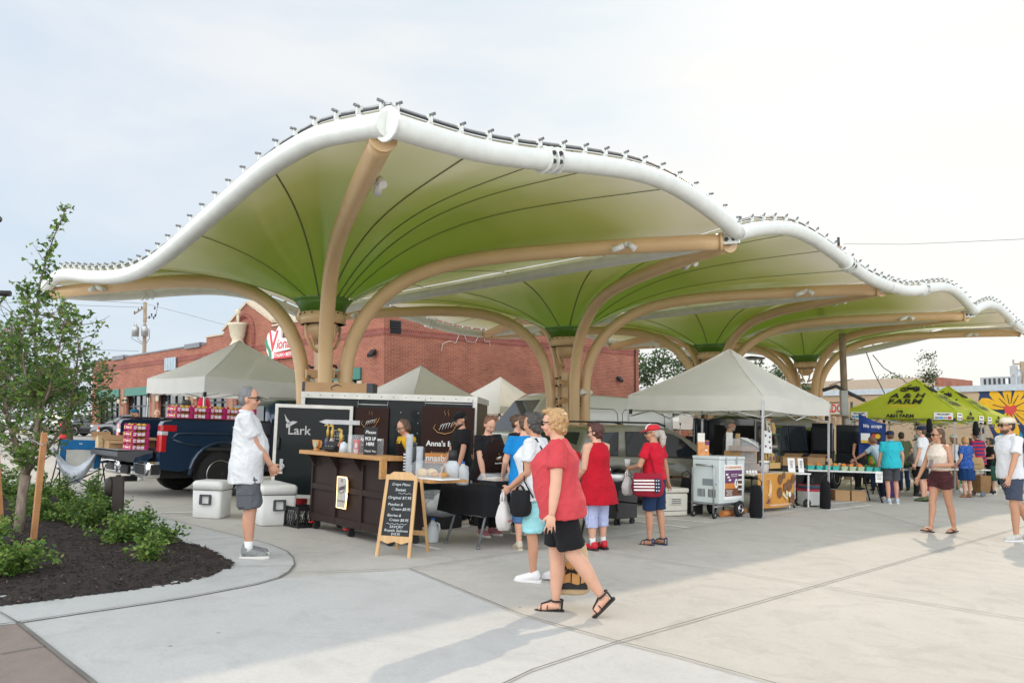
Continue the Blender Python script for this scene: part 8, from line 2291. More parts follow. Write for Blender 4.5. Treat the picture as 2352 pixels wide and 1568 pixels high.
	me = remesh(body.mesh("body"),vox,3)
	me.materials.clear(); me.materials.append(skm)
	b.body = link_mesh("body",me,root)
	def ring_at(z):
		for a,c in zip(rings0[:-1],rings0[1:]):
			if a[0] <= z <= c[0]:
				t = (z - a[0]) / (c[0] - a[0]); return tuple(a[i] + (c[i] - a[i]) * t for i in range(4))
		return (z,) + rings0[0][1:] if z < rings0[0][0] else (z,) + rings0[-1][1:]
	seed = (sum(map(ord,label)) % 97) / 7.0
	def wear(name,mb,m_,v=None,amp=.0055,fr=9,it=4):
		me = remesh(mb.mesh(name),v or max(.010,vox),it,(amp,fr,seed),1.1)
		me.materials.clear(); me.materials.append(m_)
		return link_mesh(name,me,root)
	tk,tm = top[0],top[1]
	flare = top[2] if len(top) > 2 else .02
	if tk:
		mb = MB().m(tm)
		zs = [hem,hem + .06,(hem + 1.0) / 2 + .04,1.02,1.10,1.18,1.26,1.33,1.385,1.42]
		zs = sorted({z for z in zs if z >= hem})
		rr = []
		for z in zs:
			zz,xc,rx,ry = ring_at(max(z,.86)); k = max(0,(1.05 - z) / .25)
			o = .024 + flare * min(1.6,k) + (.006 if z < 1.3 else 0)
			if z > 1.4: o = .012
			rr.append((z,xc,rx + o,ry + o))
		rr.append((1.445,-.012,.060 + .004,.074 if tk != 'tank' else .07))
		tor(mb,rr,0,22)
		if tk in ('tee','polo','shirt'):
			fr_ = {'tee': .62,'polo': .60,'shirt': .70}[tk]
			for sd in (1,-1):
				S_,E_ = shl[sd],el[sd]
				mb.tube([up((0,sd * .10 * sh,1.385)),S_ + Vector((0,0,.008)),S_.lerp(E_,.3),S_.lerp(E_,fr_)],[.064,.069 * lm,.066 * lm,.070 * lm],14)
		elif tk == 'sleeveless':
			for sd in (1,-1): mb.ell(up((-.004,sd * .150 * sh,1.385)),(.062,.032,.05))
		elif tk == 'long':
			for sd in (1,-1):
				S_,E_,W__ = shl[sd],el[sd],wr[sd]
				mb.tube([up((0,sd * .10 * sh,1.385)),S_,S_.lerp(E_,.5),E_,E_.lerp(W__,.9)],[.068,.070,.062,.055,.042],14)
		o = wear("shirt",mb,tm,amp=.0062,fr=(12,12,6))
		b.shirt = o
		if tk in ('polo','shirt'):
			MB().m(tm).tube([up((-.012 + .062 * math.cos(a),.070 * math.sin(a),1.452 + .012 * math.cos(a) * -1)) for a in [k * PI / 10 for k in range(20)]],.014,6,closed=True,flat=(1.0,1.3)).build("collar",parent=o)
	bk,bm_ = bottom[0],bottom[1]
	if bk:
		mb = MB().m(bm_)
		if bk == 'skirt':
			ln = bottom[2]
			tor(mb,[(ln,.0,.19 * hips,.22 * hips),(.65,0,.165 * g * hips,.20 * g * hips),(.86,-.01,.135 * g * hips,.185 * g * hips),(1.0,0,.125 * g,.168 * g)],0,22)
			wear("skirt",mb,bm_,amp=.015,fr=(14,14,2))
		else:
			wz = 1.0
			tor(mb,[(.79,-.01,.10 * hips,.14 * hips),(.86,-.012,.134 * g * hips,.184 * g * hips),(.93,-.01,.142 * g * hips,.19 * g * hips),(wz,.004 + belly * .35,.126 * g + belly * .6,.172 * g + belly * .25)],0,22)
			for sd in (1,-1):
				h_,k_,a_ = hipj[sd],kn[sd],an[sd]
				th = thigh
				if bk == 'shorts':
					fr_ = bottom[2]
					e = h_.lerp(k_,min(1,fr_)) if fr_ <= 1 else k_.lerp(a_,fr_ - 1)
					fl = bottom[3] if len(bottom) > 3 else .026
					mb.tube([h_ + Vector((-.012,0,.03)),h_.lerp(k_,.3 * min(1,fr_)),h_.lerp(k_,.65 * min(1,fr_)),e],[.108 * th,.104 * th,(.084 + fl * .5) * th,(.070 + fl) * th if fr_ <= 1.05 else .068 + fl * .5],16)
				else:
					mb.tube([h_ + Vector((-.012,0,.03)),h_.lerp(k_,.3),h_.lerp(k_,.7),k_,k_.lerp(a_,.4),a_.lerp(k_,.06)],[.106 * th,.100 * th,.084 * th,.074,.068,.058 if len(bottom) < 4 else bottom[3]],16)
			wear("trousers" if bk == 'pants' else "shorts",mb,bm_,amp=.006,fr=10)
	hk,hcol = hair
	if hk != 'bald':
		hm = HC[hcol]; mb = MB().m(hm)
		mb.ell(hd((-.020,0,.038)),(.090,.083,.092),HR,18,12)
		dsp = (.005,(46,46,14),1.0)
		if hk in ('short','crop'): mb.ell(hd((-.045,0,-.005)),(.062,.076,.075),HR);
		if hk == 'crop': dsp = (.002,60,1)
		if hk == 'bob': mb.ell(hd((-.035,0,-.02)),(.078,.090,.095),HR); [mb.ell(hd((.002,sd * .070,-.005)),(.045,.020,.062),HR) for sd in (1,-1)]; dsp = (.010,(42,42,14),1)
		if hk == 'curly': mb.ell(hd((-.03,0,.02)),(.098,.096,.108),HR); mb.ell(hd((-.05,0,-.045)),(.062,.078,.062),HR); mb.ell(hd((.045,0,.10)),(.05,.065,.028),HR); dsp = (.017,34,1)
		if hk in ('long','pony','braid','bun'): mb.ell(hd((-.04,0,-.005)),(.066,.078,.085),HR)
		if hk == 'long': mb.ell(hd((-.055,0,-.10)),(.055,.088,.11),HR); mb.ell(hd((-.065,0,-.19)),(.045,.08,.10),HR)
		if hk == 'pony': mb.tube([hd((-.08,0,.03)),hd((-.135,.01,.0)),hd((-.145,.02,-.08)),hd((-.13,.03,-.17)),hd((-.115,.03,-.22))],[.026,.040,.048,.036,.010],10); dsp = (.008,30,1)
		if hk == 'braid': mb.tube([hd((-.06,.04,-.06)),hd((-.05,.07,-.14)),hd((-.01,.09,-.24)),hd((.01,.09,-.34))],[.03,.026,.022,.012],8); dsp = (.007,50,1)
		if hk == 'bun': mb.ell(hd((-.105,0,.05)),(.04,.045,.042),HR)
		o = None
		me = remesh(mb.mesh("hair"),.0095 if vox < .01 else .013,2 if hk == 'curly' else 3,dsp)
		bm = bmesh.new(); bm.from_mesh(me); inv = HR.inverted()
		cut = [v for v in bm.verts if (lambda q: q.x > (.030 if q.z < .03 else .034) and q.z < .088 - max(0,abs(q.y) - .03) * .5)(inv @ (v.co - hc))]
		bmesh.ops.delete(bm,geom=cut,context='VERTS'); bm.to_mesh(me); bm.free()
		me.materials.clear(); me.materials.append(hm); link_mesh("hair",me,root)
	if beard:
		mb = MB().m(HC[beard]); mb.ell(hd((.030,0,-.062)),(.062,.060,.052),HR); mb.ell(hd((.068,0,-.088)),(.026,.032,.026),HR)
		me = remesh(mb.mesh("beard"),.010,2,(.003,50,2)); me.materials.clear(); me.materials.append(HC[beard]); link_mesh("beard",me,root)
	if face:
		for sd in (1,-1):
			o = MB().m(mat("eye_white",(.7,.68,.66),.25,var=0)).ell(hd((.082,sd * .031,.008)),(.008,.013,.008),HR,10,6).m(mat("iris_dark",(.03,.02,.015),.2,var=0)).ell(hd((.0885,sd * .031,.008)),(.004,.006,.006),HR,8,6).build("eye",parent=root)
			MB().m(HC[hcol if hk != 'bald' else 'brown']).tube([hd((.092,sd * .016,.030)),hd((.090,sd * .034,.034)),hd((.078,sd * .050,.028))],[.003,.004,.002],5).build("eyebrow",parent=root)
		MB().m(mat("lips",(.36,.12,.10),.45,var=0)).ell(hd((.0895,0,-.057)),(.007,.021,.005),HR,10,6).ell(hd((.0885,0,-.066)),(.007,.018,.005),HR,10,6).build("lips",parent=root)
	if specs:
		s = MB().m(mat("lens_dark",(.008,.008,.010),.06,var=0) if specs == 'sun' else CLEARD)
		for sd in (1,-1): s.ell(hd((.092,sd * .032,.006)),(.006,.028,.020),HR,12,8)
		fm = mat("frame_dark",(.012,.012,.012),.3,var=0)
		s.m(fm).tube([hd((.097,-.012,.014)),hd((.097,.012,.014))],.003,5)
		for sd in (1,-1):
			s.tube([hd((.090,sd * .058,.014)),hd((.07,sd * .074,.014)),hd((0,sd * .080,.012))],.004,5)
			s.tube([hd((.094 + .004 * abs(math.cos(a)),sd * .032 + .028 * math.cos(a),.006 + .020 * math.sin(a))) for a in [k * PI / 7 for k in range(14)]],.0028,4,closed=True)
		s.build("sunglasses" if specs == 'sun' else "glasses",parent=root)
	if cap:
		ck,cm = cap[0],cap[1]
		s = MB().m(cm)
		if ck == 'cap':
			bk_ = -1 if len(cap) > 2 and cap[2] == 'back' else 1
			prof = [(1.0,.0),(.98,.32),(.84,.64),(.55,.83),(.2,.90)]
			rr = []
			for r_,h_ in prof[:-1]: rr.append([hd((-.012 + .106 * r_ * math.cos(a),.090 * r_ * math.sin(a),.038 + .098 * h_)) for a in [k * PI / 10 for k in range(20)]])
			s.loft(rr);
			o = s.build("cap",parent=root)
			q = MB().m(cap[3] if len(cap) > 3 else cm)
			q.loft([[hd((bk_ * (.070 + .105 * math.cos(a) * e),.074 * math.sin(a) * (1 if e > .5 else .95),.046 - .020 * e * math.cos(a) + dz)) for a in [-PI / 2 + PI * k / 10 for k in range(11)]] for e,dz in ((0.15,.006),(1,.0),(1,-.006),(.15,-.002))],caps=False,closed=False)
			q.build("brim",parent=o)
			b.cap = o
		elif ck == 'hat':
			s.loft([[hd((-.01 + r_ * math.cos(a),r_ * .94 * math.sin(a),z)) for a in [k * PI / 12 for k in range(24)]] for r_,z in ((.19,.015),(.185,.022),(.11,.05),(.105,.10),(.085,.135),(.04,.148))])
			s.build("sun_hat",parent=root)
	if apron is not None:
		q = MB().m(apron)
		def fn(u,v):
			z = .50 + v * .86
			zz,xc,rx,ry = ring_at(max(.86,min(1.33,z))); o = .045 + (.02 if z < .86 else 0)
			half = .95 if z < 1.12 else .95 - (z - 1.12) / .24 * .50
			a = (u - .5) * 2 * half * 1.25
			return up((xc + math.cos(a) * (rx + o),math.sin(a) * (ry + o),z))
		q.grid(fn,14,16); bmesh.ops.solidify(q.bm,geom=q.bm.faces[:],thickness=.006)
		q.tube([fn(.12,1),up((.0,.085,1.43)),up((-.06,.0,1.47)),up((.0,-.085,1.43)),fn(.88,1)],.010,6,flat=(1.4,.5))
		o = q.build("apron",parent=root)
		s = MB(); Mx = Matrix.Translation(fn(.5,.74) + Vector((.006,0,0))) @ face_M((0,0,0),(0,1,0),(0,0,1)); bread_logo(s,Mx,.11); s.build("apron_emblem",parent=o)
		text("Anna's Bakery",.028,TXTWHT,o,Mx @ Matrix.Translation((0,-.07,.004)))
	if extra: extra(b)
	return b
def foot(px,py): p = G(px,py); return p
def hgt(px,hy_,p,off=0.02):
	return at(px,hy_,p.y).z - p.z - off
def wpt(b,p): return b.root.matrix_world @ Vector(p)
def hold_bag(name,label,cat,pos,w,d,h,m_,yaw=0,hl=.12,taper=.8,group=None,hm=None,prt=None):
	"""A soft bag with two handles meeting at pos (the hand)."""
	o = thing(name,label,cat,M=Matrix.Translation(pos) @ Matrix.Rotation(R(yaw),4,'Z'),group=group)
	mb = MB().m(m_); n = 16
	rr = []
	for z,kx,ky in ((-hl - h,.62,.8),(-hl - h + .03,.92,1.0),(-hl - h * .55,1.0,1.1),(-hl - h * .15,taper,.7),(-hl,taper * .92,.35)):
		rr.append([(w / 2 * kx * math.copysign(abs(math.cos(a)) ** .6,math.cos(a)),d / 2 * ky * math.copysign(abs(math.sin(a)) ** .6,math.sin(a)),z) for a in [2 * PI * k / n for k in range(n)]])
	mb.loft(rr); me = mb.mesh("pouch"); bm = bmesh.new(); bm.from_mesh(me)
	bmesh.ops.subdivide_edges(bm,edges=bm.edges[:],cuts=1,use_grid_fill=True)
	for v in bm.verts: v.co += v.normal * .014 * mnoise.noise(v.co * 16)
	bm.to_mesh(me); bm.free(); me.polygons.foreach_set('use_smooth',[True] * len(me.polygons))
	link_mesh("pouch",me,o)
	for sy in (-1,1): MB().m(hm or m_).tube([(-w * .22,sy * d * .12,-hl - .01),(-w * .12,sy * .012,-hl * .4),(0,0,.0),(w * .12,sy * .012,-hl * .4),(w * .22,sy * d * .12,-hl - .01)],.007,5,flat=(1.6,.5)).build("handle",parent=o)
	if prt: prt(o)
	return o
WHT = fab("white",(.62,.63,.65)); BLK = fab("black",(.013,.013,.015)); CORAL = fab("coral",(.52,.060,.072)); DENIM = fab("denim",(.018,.035,.085)); AQUA = fab("aqua",(.30,.62,.66)); CHAR = fab("charcoal",(.060,.064,.072))
SHO = dict(grey=mat("shoe_grey",(.20,.21,.21),.7,var=.3,scale=40),white=mat("shoe_white",(.66,.66,.67),.6,var=.08),red=mat("shoe_red",(.50,.015,.03),.6,var=.1),black=mat("shoe_black",(.015,.015,.016),.6),beige=mat("shoe_beige",(.50,.44,.34),.7,var=.1),pink=mat("shoe_pink",(.40,.14,.16),.7),blue=mat("shoe_pale_blue",(.45,.52,.62),.6,var=.15))
SOCKW = fab("sock_white",(.72,.72,.72))
# 1. man in the white shirt
p = foot(566,1279)
man = person("grey haired man in white shirt and cargo shorts beside the mulch bed",p,12,hgt(566,885,p),'warm',('shirt',WHT,.016),('shorts',fab("cargo_grey",(.105,.112,.125)),.98,.034),('sneaker',SHO['grey']),('crop','grey'),1.02,.050,1.0,0,1.0,L=(.225,.055,.885),R_=(.235,-.050,.915),Lp=(-.9,1,-.3),Rp=(-.9,-1,-.3),legs={'L': ((.01,.10,.085),0,10),'R': ((.03,-.10,.085),0,10)},vox=.0085,specs='sun',hem=.74,socks=SOCKW,hp=4,hy=-6,thigh=1.05,limb=1.08,Lcurl=.9,Rcurl=.9)
MB().m(man.shirt.data.materials[0]).tube([(-.125,.10,1.30),(-.135,.0,1.285),(-.125,-.10,1.30)],.004,5).build("yoke_seam",parent=man.root)
for sd in (1,-1): MB().m(fab("cargo_grey",(.105,.112,.125))).box((.0,sd * .196,.59),(.15,.022,.15),bev=.008).box((.0,sd * .208,.655),(.16,.012,.045),bev=.004).build("cargo_pocket",parent=man.root)
# 2-5. the bakery crew
mus = fab("mustard",(.55,.32,.02)); APR = fab("apron_brown",(.042,.022,.020))
Y = 10.9; q = at(941,1000,Y); q.z = gz(q.x,q.y)
person("woman with glasses and a yellow top working behind the bakery counter",q,215,1.53,'warm',('tee',mus),('pants',BLK),('sneaker',SHO['black']),('bob','brown'),lean=R(8),hp=16,specs='clear',L=(.30,.12,.95),R_=(.30,-.12,.95),apron=APR,face=True)
p = foot(1060,1209); p.y = 11.75
p.z = gz(p.x,p.y)
person("bearded man in a black cap and black T-shirt at the back of the bakery stall",p,205,hgt(1062,938,p,.05),'warm',('tee',BLK),('pants',BLK),('sneaker',SHO['beige']),('crop','dark'),1.0,hp=22,hy=8,cap=('cap',BLK),beard='dark',L=(.16,.27,.85),R_=(.18,-.25,.86),sh=1.05)
p = foot(1119,1229)
person("stout woman in a black T-shirt and apron reaching over pastry trays",p,312,hgt(1119,958,p) + .03,'fair',('tee',BLK),('pants',BLK),('sneaker',SHO['pink']),('bun','ginger'),1.20,.05,1.12,.045,1.0,hp=26,hy=-12,lean=R(6),R_=(.20,-.22,.845),L=(.38,.10,.90),Rp=(-.6,-1,-.2),apron=APR,limb=1.15,vox=.010)
p = foot(1192,1224)
person("young woman in a brown apron and red necklace facing the shoppers",p,335,hgt(1209,949,p),'fair',('tee',BLK),('pants',BLK,0,.045),('sneaker',SHO['grey']),('bun','brown'),.90,hp=6,L=(.28,.10,.98),R_=(.22,-.16,.96),apron=APR,extra=lambda b: MB().m(mat("bead_red",(.30,.03,.05),.3)).tube([(.075 + .03 * math.cos(a),.095 * math.sin(a),1.375 + .055 * (1 - math.cos(a))) for a in [-1.9 + 3.8 * k / 14 for k in range(15)]],.008,6).build("necklace",parent=b.root))
# 6. blue tee shopper behind
p = foot(1209,1262)
def bstrap(b):
	MB().m(BLK).tube([(.11,.10,1.12),(.09,.12,1.36),(.0,.11,1.43),(-.10,.10,1.3)],.012,5,flat=(1.6,.5)).build("bag_strap",parent=b.root)
person("shopper in a bright blue T-shirt and jeans, mostly hidden at the pastry table",p,100,1.60,'fair',('tee',fab("bright_blue",(.01,.19,.48))),('shorts',fab("mid_denim",(.06,.14,.28)),1.35,.02),('sneaker',SHO['beige'],SHO['beige']),('short','brown'),1.05,extra=bstrap,L=(.20,.26,.92))
# 7. woman in white
p = foot(1237,1334)
w7 = person("dark haired woman in a white T-shirt and aqua shorts holding a bag",p,158,hgt(1243,942,p),'tan',('tee',WHT,.03),('shorts',AQUA,.97,.030),('sneaker',SHO['white'],SHO['white']),('curly','salt'),1.04,.02,1.02,.05,1.0,vox=.009,L=(.235,.165,.945),Lp=(-1,.3,-.4),R_=(.22,-.10,.96),legs={'L': ((.03,.07,.085),0,6),'R': ((-.20,-.10,.09),4,6)},hem=.82,hy=-10,lean=R(2),Lcurl=1.1,
			extra=lambda b: (MB().m(BLK).tube([(-.03,.10,1.44),(.09,.16,1.32),(.05,.235,1.02),(-.05,.255,.86)],.012,6,flat=(1.5,.5)).tube([(-.03,.10,1.44),(-.12,.12,1.30),(-.13,.20,1.0),(-.08,.25,.86)],.010,6,flat=(1.5,.5)).build("bag_strap",parent=b.root)))
hp_ = wpt(w7,w7.wr[1] + Vector((.07,0,-.03)))
BAGW = cloth_translucent("bag_white",(.70,.67,.66),.3,.4)
hold_bag("plastic_bag","white plastic bag in the hand of the woman in aqua shorts","plastic bag",hp_,.19,.12,.27,BAGW,70,.10,.55,"white plastic bags",prt=lambda o: text("thank you",.03,mat("print_red",(.5,.06,.06),.6),o,frontM(-.01,-.07,-.28)))
hold_bag("handbag","black shoulder bag at the hip of the woman in aqua shorts","handbag",wpt(w7,(.10,.215,.98)),.22,.10,.24,BLK,150,.05,.95)
# 8. woman in coral walking past
p = foot(1292,1409)
f8 = person("woman with curly blonde hair in a coral T-shirt and black shorts walking past",p,176,hgt(1295,933,p),'fair',('tee',CORAL,.022),('shorts',BLK,.86,.030),('sandal',SHO['black']),('curly','blonde'),1.18,.045,1.10,.045,1.10,vox=.0075,L=(.075,.300,.80),Lp=(-1,.2,0),R_=(-.02,-.25,.80),legs={'R': ((.055,-.09,.085),0,5),'L': ((-.325,.07,.165),42,4)},hem=.80,thigh=1.16,limb=1.18,hy=-16,lean=R(3),specs='sun',curl=.5,neck=1.05)
MB().m(mat("gold",(.75,.52,.2),.25,1.0,var=0)).tube([f8.hd((-.004,.088 + .004 * math.cos(a),-.055 + .016 * math.sin(a))) + f8.HR @ Vector((.014 * math.cos(a),0,0)) for a in [k * PI / 6 for k in range(12)]],.0025,5,closed=True).build("earring",parent=f8.root)
NAIL = mat("nail_pink",(.70,.04,.12),.25,var=0)
TOTE = fab("tote_canvas",(.56,.42,.26))
def tote_print(o):
	s = MB().m(mat("print_sun",(.58,.30,.10),.7)).prism([(.12 * math.cos(a),-.072,-.47 + .12 * math.sin(a)) for a in [PI * k / 12 for k in range(13)]] + [(-.12,-.072,-.56),(.12,-.072,-.56)],(0,-.006,0))
	s.m(TXTBLK).prism([(-.135,-.079,-.57),(.135,-.079,-.57),(.125,-.079,-.51),(.05,-.079,-.535),(-.02,-.079,-.515),(-.125,-.079,-.54)],(0,-.004,0))
	for x,h in ((-.08,.13),(.0,.10),(.075,.16)):
		s.tube([(x,-.082,-.53),(x + .006,-.082,-.53 + h)],.004,4)
		for a in (0.2,.9,1.7,2.4,3.0,-.4,3.5): s.tube([(x + .006,-.082,-.53 + h),(x + .006 + .035 * math.cos(a),-.082,-.53 + h + .028 * math.sin(a)),(x + .006 + .05 * math.cos(a),-.082,-.535 + h + .018 * math.sin(a) - .012)],[.006,.006,.002],4)
	s.build("palm_print",parent=o)
hold_bag("tote_bag","cream canvas tote printed with palms and a sunset, carried by the woman in coral","tote bag",wpt(f8,f8.wr[-1] + Vector((-.06,-.0,-.07))),.32,.13,.40,TOTE,-6,.22,.85,prt=tote_print)
# 9. red tunic
p = foot(1374,1262)
def pleats(b):
	s = MB().m(RED)
	for k in range(6): s.tube([(-.150 - .02,-.10 + k * .04,1.30),(-.165 - .02,-.12 + k * .048,1.05),(-.21 - .03,-.15 + k * .06,.66)],[.004,.007,.010],5)
	s.build("pleats",parent=b.root)
RED = fab("red",(.42,.010,.022))
v9 = person("woman with auburn curls in a long red sleeveless top and striped capris",p,128,hgt(1375,968,p),'fair',('sleeveless',RED,.045),('shorts',stripe_mat("seersucker",(.30,.36,.62),(.52,.56,.72),.012,.5,1),1.45,.03),('sneaker',SHO['red'],SHO['black']),('curly','auburn'),1.10,.02,1.05,.04,1.0,L=(.20,.20,.92),R_=(.25,-.12,.95),hem=.62,vox=.010,hy=26,hp=6,limb=1.15,socks=SOCKW,specs='sun')
hold_bag("plastic_bag","brown bottle in a dark bag beside the woman in the red top","bag",wpt(v9,(.12,-.26,1.02)),.12,.10,.26,mat("amber_dark",(.06,.03,.01),.3),30,.02,.7)
# 10. red cap
p = foot(1506,1251)
REDT = fab("red_tee",(.50,.012,.030));
CAPR = mat("cap_red",(.52,.012,.025),.7,var=.04)
r10 = person("woman in a red cap, red T-shirt and denim shorts with a grey ponytail",p,138,hgt(1497,968,p,.04),'tan',('tee',REDT,.01),('shorts',DENIM,.98,.022),('sandal',mat("sandal_navy",(.03,.04,.09),.7)),('pony','silver'),.98,.0,1.04,.02,.98,vox=.0095,L=(.29,.17,1.08),Lp=(-.6,.8,-.8),R_=(-.02,-.36,.82),Rp=(-.8,-.6,0),hem=.93,hy=38,hp=4,cap=('cap',CAPR),specs='sun',Lcurl=.9,Rcurl=.05,legs={'L': ((.03,.10,.085),0,4),'R': ((-.06,-.10,.085),0,10)})
s = MB().m(TXTWHT)
for k in range(5): s.tube([r10.hd((.092 * math.cos(a) + .002,(.026 * k - .052) * (1 - .25 * math.sin(a)),.042 + .090 * math.sin(a))) for a in [R(8) + R(15) * j for j in range(6)]],.008,5,flat=(1.4,.6))
s.build("cap_stripes",parent=r10.cap)
o = thing("plastic_cup","clear plastic cup held up by the woman in the red cap","cup",M=Matrix.Translation(wpt(r10,r10.wr[1] + Vector((.06,-.02,.02)))))
MB().m(CLEAR).lathe([(.030,0),(.042,.10),(.039,.10),(.028,.004),(0,.004)],n=16).build("cup",parent=o)
hold_bag("plastic_bag","thin white plastic bag hanging below the red capped woman's cup","plastic bag",wpt(r10,r10.wr[1] + Vector((.05,.0,-.02))),.20,.12,.24,BAGW,60,.09,.5,"white plastic bags")
def flagtote(o):
	s = MB().m(TXTWHT)
	for k in range(4): s.prism([(-.17,-.088,-.42 - k * .040),(.09,-.088,-.42 - k * .040),(.09,-.088,-.44 - k * .040),(-.17,-.088,-.44 - k * .040)],(0,-.004,0))
	s.m(DENIM).prism([(.095,-.086,-.40),(.165,-.055,-.42),(.175,-.055,-.56),(.095,-.086,-.60)],(0,-.006,0)).prism([(-.19,-.045,-.45),(-.165,-.060,-.42),(-.165,-.060,-.58),(-.19,-.045,-.56)],(0,-.006,0))
	s.m(TXTWHT)
	for k in range(8):
		cx,cz = .115 + (k % 2) * .030,-.43 - (k // 2) * .042
		s.prism([(cx + (.012 if j % 2 == 0 else .005) * math.cos(PI / 2 + j * PI / 5),-.0935,cz + (.012 if j % 2 == 0 else .005) * math.sin(PI / 2 + j * PI / 5)) for j in range(10)],(0,-.002,0))
	s.build("flag_print",parent=o)
hold_bag("flag_tote","red, white and blue striped shoulder tote with stars on the woman in the red cap","tote bag",wpt(r10,(-.02,.20,1.40)),.42,.15,.30,fab("tote_red",(.28,.018,.035)),-14,.34,.85,prt=flagtote)
# 11. vendor
q = Vector((4.55,16.70,0)); q.z = gz(q.x,q.y)
def tswirl(b): MB().m(mat("swirl_cream",(.75,.62,.42),.6)).tube([(.142 + 0 * k,.02 + .05 * math.cos(a),1.20 + .055 * math.sin(a)) for k,a in enumerate([R(-60) + R(24) * j for j in range(12)])],.007,5).build("shirt_emblem",parent=b.root)
person("vendor in a grey mesh cap and charcoal T-shirt behind the ice cream freezer",q,340,at(1684,959,16.7).z - q.z - .03,'tan',('tee',fab("vendor_tee",(.032,.032,.035))),('pants',DENIM),('sneaker',SHO['black']),('crop','grey'),1.05,.03,cap=('cap',mat("cap_mesh",(.17,.155,.125),.8),'front',mat("cap_bill",(.05,.05,.06),.7)),beard='silver',L=(.30,.12,1.0),R_=(.22,-.22,.96),extra=tswirl,hp=2)
# 12-13. two far figures by the garden wall
for px,hy_,m_,hr,lab,sk_ in ((1562,992,WHT,('bald','grey'),"distant bald man in a white top by the garden wall",'fair'),(1586,987,BLK,('bob','ginger'),"distant woman with reddish hair in black, drinking near the garden wall",'fair')):
	q = at(px,hy_,33); q.z = gz(q.x,q.y)
	person(lab,q,250,at(px,hy_,33).z - q.z,sk_,('tee',m_),('pants',BLK),('sneaker',SHO['black']),hr,vox=.014,L=(.25,.05,1.2),face=False)
# produce shoppers
p = foot(2051,1156)
person("man in a turquoise polo, navy cap and dark shorts seen from behind at the peaches",p,88,hgt(2050,985,p,.04),'warm',('polo',fab("turquoise",(.03,.42,.50)),.015),('shorts',CHAR,.88,.03),('sneaker',SHO['blue'],SHO['white']),('crop','brown'),1.12,.03,1.0,0,1.10,cap=('cap',fab("cap_navy",(.02,.03,.065))),L=(.10,.26,.84),R_=(.02,-.26,.86),hem=.83,vox=.012,face=False)
p = foot(2032,1149)
person("shopper in a pale blue T-shirt reaching far left over the peach table",p,125,1.62,'warm',('tee',fab("pale_blue",(.40,.52,.60))),('pants',fab("navy_pants",(.02,.025,.045))),('sneaker',SHO['white'],SHO['white']),('bob','ginger'),.95,lean=R(24),hp=10,hy=10,L=(.62,.33,1.02),R_=(.22,-.2,.9),vox=.012)
hold_bag("shopping_bag","purple patterned shopping bag hanging beside the man in turquoise","shopping bag",Vector((p.x - .0,p.y - .42,p.z + .74)),.34,.16,.48,dot_mat("purple_pattern",(.045,.035,.13),(.16,.05,.14),22,.28),10,.14,.85)
p = foot(2014,1128)
GRNT = fab("green_tee",(.10,.50,.03))
person("market worker in a lime green team member T-shirt with his back turned",p,80,hgt(2010,991,p),'brown',('tee',GRNT),('pants',DENIM),('sneaker',SHO['black']),('crop','black'),1.05,sh=1.05,vox=.013,face=False,extra=lambda b: text("TEAM\nMEMBER",.075,TXTBLK,b.root,face_M((-.150,0,1.24),(0,-1,0),(0,0,1)),bold=.002))
q = at(1966,999,23.5); q.z = gz(q.x,q.y)
person("woman in a black tank top and sunglasses behind the produce crates",q,320,at(1966,997,23.5).z - q.z,'tan',('tank',BLK),('pants',BLK),('sneaker',SHO['black']),('bun','dark'),.92,specs='sun',vox=.014,face=False)
q = Vector((10.75,21.35,0)); q.z = gz(q.x,q.y)
person("man in a grey T-shirt and dark cap bending over the greens",q,330,1.78,'brown',('tee',fab("grey_tee",(.08,.075,.072))),('pants',BLK),('sneaker',SHO['black']),('crop','black'),1.0,lean=R(30),hp=8,cap=('cap',BLK),L=(.50,.14,.95),R_=(.48,-.16,.93),vox=.013,face=False)
p = foot(2124,1137)
person("shopper in a wide grey sun hat, striped top and red trousers",p,120,min(1.70,hgt(2109,994,p,.05)),'fair',('tee',stripe_mat("bw_stripe",(.02,.02,.025),(.62,.62,.62),.075)),('pants',fab("red_pants",(.42,.012,.04))),('sneaker',SHO['white'],SHO['white']),('bob','dark'),1.05,cap=('hat',fab("hat_grey",(.30,.31,.31))),hp=14,lean=R(8),L=(.32,.15,.95),R_=(.10,-.25,.9),vox=.013,face=False)
hold_bag("plastic_bag","white carrier bag held by the shopper in the grey sun hat","plastic bag",p + Vector((-.05,-.42,.96)),.24,.14,.38,BAGW,30,.10,.6,"white plastic bags")
p = foot(2124,1151)
person("man in a white T-shirt, navy cap and black shorts waiting at the greens",p,140,hgt(2139,974,p,.04),'fair',('tee',WHT),('shorts',BLK,.92,.03),('sneaker',mat("shoe_green",(.08,.11,.05),.7,var=.4,scale=40),SHO['black']),('crop','brown'),1.08,.03,cap=('cap',fab("cap_navy",(.02,.03,.065))),L=(.10,.27,.86),R_=(.12,-.24,.88),vox=.012,face=False)
